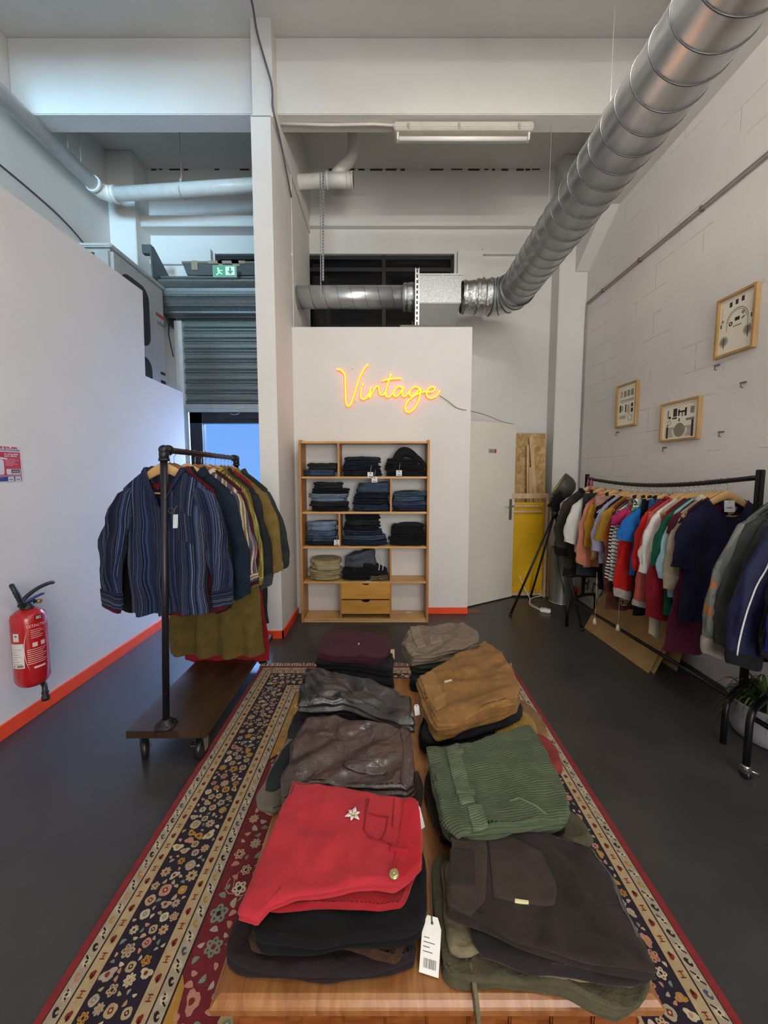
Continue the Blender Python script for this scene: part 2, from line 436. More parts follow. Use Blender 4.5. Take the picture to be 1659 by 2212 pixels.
for z0 in (.25, 1.05, 1.85): f2.mb.cyl(f2.P(-.008, z0, -.006), f2.P(-.008, z0 + .09, -.006), .008, 10)
f2.mb.build('hinge', flat('b8b6b0', .4, .8), d1)
# ------------------------------------------------------------------ door_2: dark framed glass door to the street
FR2 = flat('1b1f26', .45)
d2 = MB(); d2.bbox((-2.42, 4.80, 0), (-2.27, 4.90, 2.25)); d2.bbox((-1.16, 4.80, 0), (-1.10, 4.90, 2.25)); d2.bbox((-2.42, 4.80, 2.08), (-1.10, 4.90, 2.25)); d2.bbox((-2.27, 4.82, 0), (-1.16, 4.88, .07))
d2.bbox((-1.98, 4.775, 2.13), (-1.5, 4.80, 2.18)); d2 = struct(d2.build('door_2', FR2))
GL = NT('clear_glass'); GL.color((1, 1, 1)); GL.pr(.0, 0, .5, Transmission_Weight=1.0, IOR=1.02); GL = GL.m
MB().bbox((-2.27, 4.845, .07), (-1.16, 4.853, 2.08)).build('door_glass', GL, d2)
MB().tube([(-2.2, 4.80, .95), (-2.2, 4.77, .95), (-2.2, 4.77, 1.25), (-2.2, 4.80, 1.25)], .011, 10).build('door_handle', flat('40444a', .3, .9), d2)
# ------------------------------------------------------------------ roller shutter above the glass door
rs = thing('roller_shutter', 'grey ribbed metal roller shutter half lowered over the glass door', 'shutter', (-1.8, 4.7, 2.2))
def cp(o, root):                                    # parent while keeping the place
    o.parent = root; o.matrix_parent_inverse = Matrix.Translation(-Vector(root.location)); return o
GALV = NT('galvanised_slats'); v = GALV.coord(); n = GALV.noise(v, 70, 4, .7); GALV.color(GALV.ramp(n, [(.3, '666a67'), (.7, '8e928f')])); GALV.pr(.42, .75, .5); GALV = GALV.m
mb = MB(); prof = []; z = 2.30; pit = .1225
while z < 3.42:
    for q, dy in ((0, .0), (.10, -.016), (.22, -.02), (.30, -.004), (.5, .006), (.8, .006), (.93, .0)):
        prof.append((4.765 + dy, z + q * pit))
    z += pit
mb.grid(lambda i, j: ((-2.44, -1.1)[i], prof[j][0], prof[j][1]), 2, len(prof), smooth=False)
cp(mb.build('curtain', GALV, solid=.002), rs)
mb = MB(); R = .205; N = 14; pts = []
for k in range(N):
    a0 = 2 * PI * k / N
    for q, dr in ((0, 0), (.08, .012), (.2, .016), (.3, .002), (.6, -.004)):
        a = a0 + q * 2 * PI / N; pts.append((4.66 - (R + dr) * sin(a), 3.5 + (R + dr) * cos(a)))
mb.grid(lambda i, j: ((-2.55, -1.1)[i], pts[j % len(pts)][0], pts[j % len(pts)][1]), 2, len(pts) + 1, smooth=False)
mb.cyl((-2.56, 4.66, 3.5), (-1.1, 4.66, 3.5), .18, 24)
cp(mb.build('roll', GALV), rs)
mb = MB(); mb.bbox((-2.44, 4.735, 2.205), (-1.1, 4.775, 2.30), 0, .004); mb.bbox((-2.44, 4.722, 2.245), (-1.1, 4.74, 2.262))
cp(mb.build('bottom_bar', flat('b4bab8', .4, .5)), rs)
mb = MB(); mb.bbox((-1.93, 4.712, 2.235), (-1.76, 4.735, 2.285), 0, .004); mb.cyl((-1.845, 4.715, 2.26), (-1.845, 4.705, 2.26), .012); mb.bbox((-1.98, 4.72, 2.25), (-1.93, 4.735, 2.27)); mb.bbox((-1.76, 4.72, 2.25), (-1.71, 4.735, 2.27))
cp(mb.build('lock', flat('b9bdba', .35, .7)), rs)
mb = MB(); mb.tube([(-1.9, 4.73, 2.205), (-1.88, 4.725, 2.18), (-1.84, 4.72, 2.172), (-1.79, 4.725, 2.18), (-1.77, 4.73, 2.205)], .006, 8); cp(mb.build('pull_ring', flat('a8adab', .35, .7)), rs)
mb = MB(); mb.bbox((-2.52, 4.72, 0), (-2.43, 4.80, 3.27), 0, .004); cp(mb.build('guide_rail', flat('d2d8d6', .45, .1)), rs)
mb = MB(); mb.prism([(4.4, 3.95), (4.46, 3.95), (4.85, 3.72), (4.85, 3.2), (4.7, 3.22), (4.42, 3.45)], lambda x, y, d: (d, x, y), -2.575, -2.56); mb.bbox((-2.66, 4.4, 3.86), (-2.575, 4.46, 3.95)); cp(mb.build('end_plate', flat('5f6766', .5, .6)), rs)
mb = MB(); mb.tube([(-2.56, 4.70, 3.3), (-2.57, 4.69, 3.1), (-2.55, 4.70, 2.95), (-2.54, 4.72, 2.85)], .006, 8); cp(mb.build('cable', flat('15171a', .6)), rs)
# sheet panel taped over the shutter roll
sp_ = thing('sheet_panel', 'flat dark grey panel with torn tape lying on the shutter roll', 'panel', (-1.75, 4.55, 3.72))
YP = 4.56; a, b, c, d = onY(393, 566, YP), onY(575, 563, YP), onY(575, 594, YP), onY(404, 594, YP)
mb = MB(); mb.prism([(d.x, d.z), (c.x, d.z), (b.x, a.z), (a.x, a.z)], lambda x, z, d_: (x, YP + .02 - d_, z), 0, .02); cp(mb.build('board', flat('4f5352', .6)), sp_)
mb = MB(); mb.prism([(a.x, a.z - .016), (b.x, a.z - .016), (b.x, a.z + .006), (a.x, a.z + .006)], lambda x, z, d_: (x, YP + .03 - d_, z), 0, .036); cp(mb.build('painted_lit_edge', flat('77705f', .6)), sp_)  # lighter strip puts the lit top edge into the colour
for px, w, dz, sl in ((414, .07, .09, 0), (450, .42, .022, 0), (470, .05, .13, .04), (500, .08, .05, .02)):
    p = onY(px, 566, YP); mb = MB(); mb.prism([(p.x + sl, a.z - dz), (p.x + w + sl, a.z - dz), (p.x + w, a.z + .01), (p.x, a.z + .01)], lambda x, z, d_: (x, YP - .008 - d_, z), 0, .003); cp(mb.build('tape', flat('a09077', .7)), sp_)
# emergency exit sign
es = thing('exit_sign', 'lit green emergency exit sign behind the shutter roll', 'exit sign', (-1.98, 4.44, 3.72))
a = onY(461, 597, 4.43); b = onY(509, 574, 4.43); fx = Flat((a.x, 4.43, a.z), (1, 0, 0), (0, 0, 1)); W_, Hh = b.x - a.x, b.z - a.z
fx.rect(-.004, -.004, W_ + .004, Hh + .004, -.035, 0, 0); cp(fx.mb.build('housing', flat('c9d8d2', .5)), es)
fx = Flat((a.x, 4.43, a.z), (1, 0, 0), (0, 0, 1)); fx.rect(0, 0, W_, Hh, 0, .003, 0)
fx.rect(W_ * .55, Hh * .12, W_ * .95, Hh * .9, .003, .0036, 1); fx.disc(W_ * .22, Hh * .74, .011, .003, .0036, 1); fx.line(W_ * .22, Hh * .62, W_ * .27, Hh * .36, .02, .0036, 1)
fx.line(W_ * .26, Hh * .38, W_ * .40, Hh * .2, .012, .0036, 1); fx.line(W_ * .27, Hh * .36, W_ * .14, Hh * .12, .012, .0036, 1); fx.line(W_ * .2, Hh * .56, W_ * .42, Hh * .54, .009, .0036, 1)
fx.poly([(W_ * .62, Hh * .5), (W_ * .76, Hh * .16), (W_ * .9, Hh * .5), (W_ * .8, Hh * .5), (W_ * .8, Hh * .82), (W_ * .71, Hh * .82), (W_ * .71, Hh * .5)], .0036, .0042, 2)
cp(fx.mb.build('lit_face', [emit('4fb894', .8), emit('d8fff0', 1.0), emit('4fb894', .7)]), es)
# ================================================================== ducts, pipes, lamps, cables
def duct_mat():
    t = NT('galvanised_duct'); v = t.coord(); n = t.noise(v, 9, 6, .7); f = t.noise(v, 60, 4, .75)
    t.color(t.ramp(n, [(.3, 'c0c2c3'), (.7, 'd2d4d4')]))
    t.link(t.ramp(n, [(.3, (.27, .27, .27)), (.7, (.36, .36, .36))]), t.b.inputs['Roughness'])
    t.bump(n, .05, .006); t.b.inputs['Metallic'].default_value = .8; return t.m
DUCT = duct_mat(); DUCTD = flat('6d7072', .4, .9)
def spiral(mb, p0, p1, r, pitch, mi=1, n=36, rr=.0035):
    p0, p1 = Vector(p0), Vector(p1); ax = (p1 - p0); L = ax.length; ax.normalize(); up = Vector((0, 0, 1)); s = ax.cross(up).normalized()
    mb.cyl(p0, p1, r, 48, 0); k = int(L / pitch * n)
    mb.tube([p0 + ax * (L * i / k) + (up * cos(2 * PI * i / n) + s * sin(2 * PI * i / n)) * (r + .001) for i in range(k + 1)], rr, 5, mi)
ZD = 3.31; XD = 1.31; RD = .172; YD = 4.2
dd = thing('ventilation_duct', 'big spiral galvanised ventilation duct running overhead to the fan box', 'duct', (XD, YD, ZD))
mb = MB(); spiral(mb, (XD, YD - .22, ZD), (XD, -1.6, ZD + .02), RD, .125); cp(mb.build('straight_pipe', [DUCT, DUCTD]), dd)
mb = MB(); pts = []
for k in range(5):
    a = PI / 2 * k / 4; pts.append(Vector((XD - .22 + .22 * cos(a), YD - .22 + .22 * sin(a), ZD)))
mb.tube(pts, RD + .004, 40, 0)
for p, q in zip(pts, pts[1:]):
    pass
for k, p in enumerate(pts):
    a = PI / 2 * k / 4; ax = Vector((-sin(a), cos(a), 0)); s = Vector((cos(a), sin(a), 0))
    mb.tube([p + (s * cos(2 * PI * j / 40) + Vector((0, 0, 1)) * sin(2 * PI * j / 40)) * (RD + .006) for j in range(40)], .006, 6, 1, True)
cp(mb.build('elbow', [DUCT, DUCTD]), dd)
mb = MB(); rn = random.Random(8); ring = []
prof = []
for k in range(22):
    x = XD - .22 - .30 * k / 21; prof.append((RD * (1.0 if k < 12 else .93) + (.008 if k in (2, 6, 10) else 0) + rn.uniform(-.008, .006), x))
mb.grid(lambda i, j: (prof[j][1], YD + prof[j][0] * (1 + .04 * noise.noise(Vector((i * .6, j * .5, 0)))) * cos(2 * PI * i / 40), ZD + prof[j][0] * (1 + .05 * noise.noise(Vector((i * .6, j * .5, 3)))) * sin(2 * PI * i / 40)), 40, 22, wrapu=True)
FOIL = NT('foil_tape'); v = FOIL.coord(); FOIL.color('c9cbcc'); FOIL.pr(.22, 1, .5); FOIL.bump(FOIL.noise(v, 26, 5, .7, 1), .5, .02); FOIL = FOIL.m
cp(mb.build('taped_collar', FOIL), dd)
# fan box on its rails
fb = thing('fan_box', 'galvanised square fan box standing on top of the white closet', 'fan box', (.55, 4.15, 2.95))
a = onY(899, 592, 3.98); b = onY(996, 655, 3.98)
mb = MB(); mb.bbox((a.x, 3.98, b.z), (b.x, 4.42, a.z), 0, .006); mb.bbox((a.x - .004, 3.975, a.z - .012), (b.x + .004, 4.425, a.z + .004))
SPNG = NT('spangled_zinc'); v = SPNG.coord(); vo = SPNG.add('ShaderNodeTexVoronoi'); vo.inputs['Scale'].default_value = 75; SPNG.link(v, vo.inputs['Vector'])
SPNG.color(SPNG.ramp(vo.outputs['Distance'], [(.1, 'aaadad'), (.6, '8b8f90')])); SPNG.pr(.42, .7, .5); SPNG = SPNG.m
cp(mb.build('housing', SPNG), fb)
mb = MB(); q0 = [(a.x + .01, 3.99), (b.x - .01, 3.99), (b.x - .01, 4.41), (a.x + .01, 4.41)]; zt, zb = b.z, b.z - .205
i = [mb.vert((x, y, zt)) for x, y in q0] + [mb.vert((x + (.02 if x < .5 else -.03), y + (.02 if y < 4.1 else -.03), zb)) for x, y in q0]
for q in ((0, 1, 5, 4), (1, 2, 6, 5), (2, 3, 7, 6), (3, 0, 4, 7), (7, 6, 5, 4)): mb.face([i[k] for k in q], 0, False)
cp(mb.build('underside', flat('4a4a48', .4, .6)), fb)
mb = MB()
for x0, y0 in ((a.x - .01, 3.955), (b.x - .07, 3.955), (a.x - .01, 4.43), (b.x - .04, 4.43)):
    mb = MB(); top = onY(900, 578, 3.955).z if (x0 < a.x and y0 < 4) else zt
    mb.bbox((x0, y0, 2.93), (x0 + .006, y0 + .03, top)); mb.bbox((x0 + .034, y0, 2.93), (x0 + .04, y0 + .03, top)); mb.bbox((x0, y0 + .024, 2.93), (x0 + .04, y0 + .03, top))
    z = 2.95
    while z < top - .03:
        mb.bbox((x0 + .012, y0 + .018, z), (x0 + .028, y0 + .0235, z + .028), 1); z += .05
    if x0 < a.x or y0 > 4: cp(mb.build('upright', [flat('b9bec0', .35, .8), flat('2c2f30', .5)]), fb)
mb = MB()
for y0 in (3.95, 4.40): mb.bbox((a.x - .16, y0, 2.912), (b.x + .02, y0 + .045, 2.94), 0, .003)
cp(mb.build('base_rail', flat('54504e', .5, .5)), fb)
# smaller duct to the left of the box
sd = thing('branch_duct', 'narrower galvanised duct from the fan box through the divider wall', 'duct', (-.3, 4.2, ZD))
mb = MB(); spiral(mb, (.17, 4.2, ZD), (-1.0, 4.2, ZD), .112, .14, rr=.002); cp(mb.build('straight_pipe', [DUCT, DUCTD]), sd)
mb = MB(); PR = [(.17, .115), (.185, .135), (.215, .137), (.22, .128), (.235, .138), (.275, .14), (.29, .132), (.33, .132)]
mb.grid(lambda i, j: (PR[j][0], 4.2 + PR[j][1] * cos(2 * PI * i / 40), ZD + PR[j][1] * sin(2 * PI * i / 40)), 40, len(PR), wrapu=True); cp(mb.build('reducer', FOIL), sd)
# perforated strap from the pvc pipe to the duct
ps = thing('perforated_strap', 'thin perforated metal strap holding up the branch duct', 'strap', (-.62, 4.2, 3.9))
for x0, x1, zt_, zb_, w in ((-.625, -.64, 4.46, 3.42, .018), (-.655, -.665, 4.46, 3.26, .009)):
    mb = MB(); mb.prism([(-w / 2, zb_), (w / 2, zb_), (w / 2, zt_), (-w / 2, zt_)], lambda x, z, d: (x + x1 + (x0 - x1) * (z - zb_) / (zt_ - zb_), 4.078 + d, z), 0, .002)
    z = zb_ + .02
    while z < zt_ - .03:
        xx = x1 + (x0 - x1) * (z - zb_) / (zt_ - zb_); mb.bbox((xx - w * .2, 4.0772, z), (xx + w * .2, 4.0779, z + .012), 1); z += .03
    cp(mb.build('strip', [flat('c3c4c2', .35, .8), flat('45433f', .6)]), ps)
# ------------------------------------------------------------------ white pvc pipe
PVC = flat('dcdad3', .35)
R_ = .066; Yp = 4.3
L0 = onY(232, 420, Yp); R0 = onY(763, 389, Yp)
pv = thing('drain_pipe', 'white plastic drain pipe under the ceiling turning along the left wall', 'pipe', (R0.x, Yp, R0.z))
mb = MB(); mb.cyl((L0.x + .08, Yp, L0.z), (R0.x - .25, Yp, R0.z), R_, 28); cp(mb.build('cross_pipe', PVC), pv)
mb = MB(); mb.cyl((R0.x - .28, Yp, R0.z), (R0.x, Yp, R0.z), R_ + .006, 28)
for x in (R0.x - .28, R0.x - .07, R0.x - .02): mb.cyl((x, Yp, R0.z), (x + .02, Yp, R0.z), R_ + .011, 28)
p0 = Vector((R0.x - .2, Yp, R0.z + .02)); mb.tube([p0, p0 + Vector((.06, 0, .08)), p0 + Vector((.15, .02, .17)), p0 + Vector((.19, .02, .24)), p0 + Vector((.20, .02, .34)), p0 + Vector((.20, .02, .62))], R_ * .86, 24)
cp(mb.build('branch', PVC), pv)
mb = MB(); LX = L0.x; mb.tube([(LX + .10, Yp, L0.z), (LX + .02, Yp - .01, L0.z), (LX - .03, Yp - .05, L0.z), (LX - .045, Yp - .13, L0.z + .01)], R_ + .008, 24)
for p, q in (((LX + .10, Yp, L0.z), (LX + .06, Yp, L0.z)), ((LX - .043, Yp - .11, L0.z + .01), (LX - .047, Yp - .15, L0.z + .012))): mb.cyl(p, q, R_ + .014, 24)
cp(mb.build('elbow', PVC), pv)
mb = MB(); mb.cyl((LX - .045, Yp - .13, L0.z + .01), (LX - .045, -1.5, L0.z - .02), R_, 24); cp(mb.build('long_run', PVC), pv)
mb = MB(); x = onY(392, 390, Yp).x; mb.tube([(x + (R_ + .004) * cos(t * PI / 10), Yp, 0) for t in ()] or [(x, Yp - R_ * 1.02 * cos(k * PI / 10), L0.z + .02 + R_ * 1.05 * sin(k * PI / 10)) for k in range(-4, 15)], .004, 6)
mb.cyl((x, Yp, L0.z + .09), (x, Yp, 5.08), .004, 6); mb.bbox((x - .012, Yp - .02, L0.z + .085), (x + .012, Yp + .02, L0.z + .15)); cp(mb.build('pipe_clip', flat('c9c8c2', .4, .5)), pv)
for px in (150, 176):
    q = onX(px, 365, LX - .045); mb = MB(); mb.cyl((LX - .045, q.y, L0.z + .05), (LX - .045, q.y, 5.08), .004, 6); cp(mb.build('hanging_rod', flat('c9c8c2', .4, .5)), pv)
# ------------------------------------------------------------------ fluorescent fittings
TUBE_OFF = NT('unlit_tube'); TUBE_OFF.color('f4f2ec'); TUBE_OFF.pr(.25, 0, .5); TUBE_OFF = TUBE_OFF.m
def tube_lamp(label, x0, x1, y, z, tube):
    t = thing('tube_light', label, 'light', ((x0 + x1) / 2, y, z), 0, 'fluorescent fittings under the beams')
    mb = MB(); mb.bbox((x0, y - .06, z - .075), (x1, y + .07, z - .012), 0, .012); mb.bbox((x0 + .01, y - .072, z - .095), (x1 - .01, y + .075, z - .07), 0, .006)
    mb.bbox((x0 + .12, y - .02, z - .014), (x0 + .16, y + .02, z)); mb.bbox((x1 - .16, y - .02, z - .014), (x1 - .12, y + .02, z))
    cp(mb.build('housing', flat('c9c3b8', .5)), t)
    mb = MB(); mb.cyl((x0 + .05, y - .03, z - .135), (x1 - .05, y - .03, z - .135), .017, 16); cp(mb.build('tube', tube), t)
    for x in (x0 + .03, x1 - .045):
        mb = MB(); mb.bbox((x, y - .05, z - .155), (x + .015, y - .01, z - .09), 0, .003); cp(mb.build('tube_holder', flat('e6e3db', .4)), t)
    for x in (x0 + .12, (x0 + x1) / 2 - .05, x1 - .14):
        mb = MB(); mb.bbox((x, y - .078, z - .09), (x + .02, y - .062, z - .04), 0, .003); cp(mb.build('clip', flat('b7b2a8', .4, .3)), t)
    return t
a = onZ(850, 278, 4.4); b = onZ(1155, 278, 4.4)
tube_lamp('unlit fluorescent fitting with one white tube under the far beam', a.x, b.x, 3.60, 4.488, TUBE_OFF)
LIT = emit((1.0, .93, .85), 135.0)
for y, lab_ in ((1.71, 'lit fluorescent fitting hung below the middle ceiling beam'), (-.19, 'lit fluorescent fitting hung below the beam nearest the shop front')):
    t = tube_lamp(lab_, .12, 1.35, y, 4.15, LIT)
    for x in (.26, 1.21):
        mb = MB(); mb.cyl((x, y, 4.14), (x, y, 4.49), .006, 8); cp(mb.build('hanging_rod', flat('c9c8c2', .4, .5)), t)
mb = MB(); c0 = onY(606, 268, 3.58); mb.tube([(-.92, 3.58, 4.482), (-.5, 3.58, 4.472), (-.1, 3.58, 4.478), (a.x + .02, 3.585, 4.472)], .011, 8)
tag(mb.build('light_conduit', flat('d2ccc2', .5)), 'thin white conduit under the beam leading to the unlit tube fitting', 'conduit')
# cables
def cable(name, label, pts, r, m, cat='cable', n=40, it=3):
    return tag(MB().tube(smooth3(pts, n, False, it), r, 6).build(name, m), label, cat)
GREY = flat('5f5c66', .6); 
cable('power_cable', 'grey clipped cable running down the top of the divider wall', [(-1.0, 2.6, 5.06), (-1.02, 3.28, 5.06), (-1.03, 3.325, 4.98), onY(575, 140, 3.32), onY(590, 190, 3.315), (-.915, 3.33, 4.40), (-.905, 3.42, 4.36), (-.905, 3.56, 4.3), (-.905, 3.9, 4.1)], .008, GREY)
cable('wall_cable', 'thin dark cable along the upper left wall under the drain pipe', [(-3.14, 1.6, 3.98), (-3.14, 2.6, 3.99), (-3.14, 3.7, 3.97), (-3.14, 4.1, 3.9), (-3.13, 4.3, 3.78)], .008, flat('4b4a4c', .6))
mb = MB(); mb.bbox((-.926, 3.965, 2.93), (-.916, 3.98, 4.36)); mb.bbox((-.93, 3.96, 3.6), (-.912, 3.985, 3.63)); tag(mb.build('cable_duct', flat('cfc9c0', .5)), 'slim vertical cable duct on the side of the divider wall', 'conduit')
t0 = onX(1268, 657, 2.34)
mb = MB(); mb.bbox((2.325, -1.5, t0.z - .012), (2.35, t0.y - .02, t0.z + .014)); mb.bbox((2.322, -1.5, t0.z - .001), (2.326, t0.y - .02, t0.z + .003), 1)
for y in (1.6, 2.3, 3.0, 3.7, 4.3): mb.bbox((2.321, y, t0.z - .016), (2.35, y + .025, t0.z + .018), 1)
tag(mb.build('cable_trunking', [flat('a59c98', .5), flat('6f6668', .5)]), 'long grey cable trunking running level along the right wall', 'conduit')
cable('corner_cable', 'thin grey cable down the corner beside the right wall', [(2.33, t0.y - .02, t0.z), (2.335, 4.64, t0.z - .03), (2.335, 4.66, t0.z - .2), (2.338, 4.665, 2.2), (2.338, 4.665, 1.0)], .007, flat('8e8a86', .6))
for i_, (px, y0, y1, Y, lab) in enumerate(((1381, 0, 250, 2.75, 'thin hanging wire of the big duct, nearest the camera'), (1185, 268, 460, 3.62, 'thin hanging wire of the big duct, beside the unlit tube light'))):
    p = onY(px, y1, Y); mb = MB(); ztop = 5.08 if i_ == 0 else 4.49; xx = min(max(p.x, XD - RD - .006), XD + RD); mb.cyl((xx + (.0 if i_ else -.0), Y, ZD + .03), (xx, Y, ztop), .003, 6)
    tag(mb.build('suspension_wire', flat('d5d1ca', .4, .5)), lab, 'wire')
# ------------------------------------------------------------------ outdoor unit behind the partition
au = thing('condenser_unit', 'tall grey two-fan condenser unit behind the low white partition', 'air conditioner', (-2.75, 3.9, 1.9))
A = onX(239, 527, -2.47); B = onX(345, 616, -2.47); zt = A.z; Ya, Yb = A.y, max(B.y, 4.45)
CREAM = flat('a9aaa5', .5); 
mb = MB(); mb.bbox((-3.0, Ya, 1.75), (-2.47, Yb, zt - .02), 0, .03); cp(mb.build('casing', CREAM), au)
mb = MB(); mb.bbox((-3.01, Ya - .01, zt - .025), (-2.46, Yb + .01, zt + .01), 0, .01); cp(mb.build('top_cover', flat('b9bcb6', .5)), au)
mb = MB(); mb.bbox((-2.96, Ya - .006, 1.9), (-2.62, Ya + .004, zt - .07), 0, .003)
for k in range(22): mb.bbox((-2.95, Ya - .012, 1.95 + k * .068), (-2.63, Ya - .006, 1.985 + k * .068), 1)
cp(mb.build('coil_grille', [flat('33373a', .5), flat('50565a', .4, .4)]), au)
def rrect(x0, y0, x1, y1, r, n=5):
    P = []
    for cx, cy, a0 in ((x1 - r, y0 + r, -PI / 2), (x1 - r, y1 - r, 0), (x0 + r, y1 - r, PI / 2), (x0 + r, y0 + r, PI)):
        for k in range(n + 1): a = a0 + PI / 2 * k / n; P.append((cx + r * cos(a), cy + r * sin(a)))
    return P
g0 = onX(258, 570, -2.468).y; g1 = onX(323, 690, -2.468).y
for z0, z1 in ((2.77, 3.36), (2.02, 2.66)):
    mb = MB(); mb.prism(rrect(g0, z0, g1, z1, .12), lambda x, y, d: (-2.47 + d, x, y), -.002, .006)
    cyy, czz = (g0 + g1) / 2, (z0 + z1) / 2; rr0 = min(g1 - g0, z1 - z0) / 2 - .02
    for k in range(1, 8): mb.tube([(-2.462, cyy + rr0 * k / 7 * cos(2 * PI * j / 28), czz + rr0 * k / 7 * sin(2 * PI * j / 28)) for j in range(28)], .003, 4, 1, True)
    cp(mb.build('fan_grille', [flat('2f3230', .6), flat('4a4e4a', .5)]), au)
fx = Flat((-2.469, g1 + .12, 3.16), (0, 1, 0), (0, 0, 1)); fx.rect(0, 0, .16, .035, 0, .002, 0); fx.rect(.02, -.06, .18, -.05, 0, .002, 1); fx.rect(.02, -.08, .15, -.07, 0, .002, 1)
cp(fx.mb.build('badge', [flat('a8443a', .5), flat('6a6a6a', .5)]), au)
for z in (2.55, 2.36):
    mb = MB(); mb.bbox((-2.472, g1 + .16, z), (-2.462, g1 + .24, z + .03 + .1 * (z < 2.4)), 0, .003); cp(mb.build('side_handle', flat('2a2a2a', .5)), au)
mb = MB(); 
for y in (Ya + .1, Yb - .12): mb.bbox((-3.15, y, 1.70), (-2.5, y + .05, 1.75)); mb.bbox((-3.15, y, 1.4), (-3.11, y + .05, 1.72))
cp(mb.build('wall_bracket', flat('8b8f90', .4, .6)), au)
# ------------------------------------------------------------------ neon sign on the closet wall
YN = 3.905
def npx(p): return onY(715 + p[0] * 250 / 1659, 770 + p[1] * 250 / 1659, YN)
NEON = [
 [(88, 184), (112, 183), (142, 196), (175, 222), (198, 255), (206, 310), (208, 400), (209, 480), (210, 560), (215, 640), (225, 695), (246, 715), (270, 705), (292, 670), (312, 610), (345, 510), (375, 410), (405, 325), (440, 240), (475, 178), (525, 120)],
 [(462, 388), (450, 425)],
 [(442, 448), (430, 500), (424, 560), (432, 600), (460, 615), (495, 605), (530, 570), (550, 530), (565, 480), (572, 440)],
 [(568, 480), (560, 530), (550, 600), (560, 580), (585, 530), (620, 470), (650, 428), (672, 424), (688, 445), (692, 490), (697, 525), (712, 552), (735, 555), (760, 540), (785, 500)],
 [(862, 255), (845, 300), (822, 360), (795, 450), (782, 520), (783, 562), (800, 583), (830, 580), (860, 555), (890, 520), (915, 480)],
 [(730, 350), (790, 335), (850, 323), (920, 316), (1010, 318)],
 [(1035, 470), (1010, 435), (975, 428), (938, 445), (905, 495), (892, 540), (905, 568), (930, 574), (962, 560), (1000, 510), (1030, 460), (1042, 425), (1030, 480), (1020, 535), (1030, 570), (1050, 576), (1080, 555), (1110, 520), (1140, 480)],
 [(1285, 470), (1245, 440), (1200, 432), (1160, 455), (1130, 500), (1122, 545), (1140, 570), (1170, 570), (1210, 535), (1255, 485), (1290, 445), (1282, 510), (1270, 580), (1250, 650), (1215, 715), (1170, 770), (1125, 800), (1085, 795), (1060, 760), (1062, 710), (1090, 650), (1140, 600), (1210, 550), (1280, 520), (1340, 503), (1380, 505), (1440, 512), (1480, 490), (1490, 455), (1470, 435), (1430, 437), (1390, 470), (1368, 525), (1372, 565), (1400, 592), (1440, 598), (1490, 580), (1530, 540), (1558, 493)],
]
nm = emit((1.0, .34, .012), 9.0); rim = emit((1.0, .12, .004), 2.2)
ns = thing('neon_sign', 'glowing yellow neon script sign reading Vintage on the closet wall', 'neon sign', tuple(npx((820, 450))))
mb = MB(); m2 = MB()
for s in NEON:
    P = [npx(p) for p in s]; P = smooth3(P, max(6, len(P) * 4), False, 2) if len(P) > 2 else P
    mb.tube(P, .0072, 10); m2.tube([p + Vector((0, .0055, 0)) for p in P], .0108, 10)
cp(mb.build('glowing_tube', nm), ns); cp(m2.build('added_halo_tube', rim), ns)  # wider emissive tube added to imitate the orange halo round the letters
mb = MB()
for p in ((300, 170), (1030, 470), (350, 640), (1180, 640)): q = npx(p); mb.cyl((q.x, 3.93, q.z), (q.x, YN + .004, q.z), .006, 10)
cp(mb.build('standoff', flat('c9c2b8', .3, .3)), ns)
tp = fd.P(DW - .02, 2.026, -.02)
cable('neon_cable', 'thin grey cable from the neon sign to the top of the open door', [npx((1555, 560)), npx((1700, 650)), onY(985, 882, 3.92), (.86, 3.93, onY(1017, 888, 3.93).z), fd.P(.25, 2.10, -.02), fd.P(.5, 2.04, -.02), tp], .004, flat('8b8781', .5))
cable('door_cable', 'thin white cable hanging past the door edge down to the floor socket', [tp + Vector((.015, 0, 0)), fd.P(DW + .012, 1.6, -.02), fd.P(DW + .02, 1.1, -.02), fd.P(DW + .05, .7, -.02), fd.P(DW + .09, .35, -.03), (1.63, 4.42, .10), onZ(1195, 1290, .008) * 0 + Vector((1.68, 4.33, .008)), onZ(1140, 1306, .006), onZ(1168, 1318, .012)], .005, flat('e4e0d6', .5))
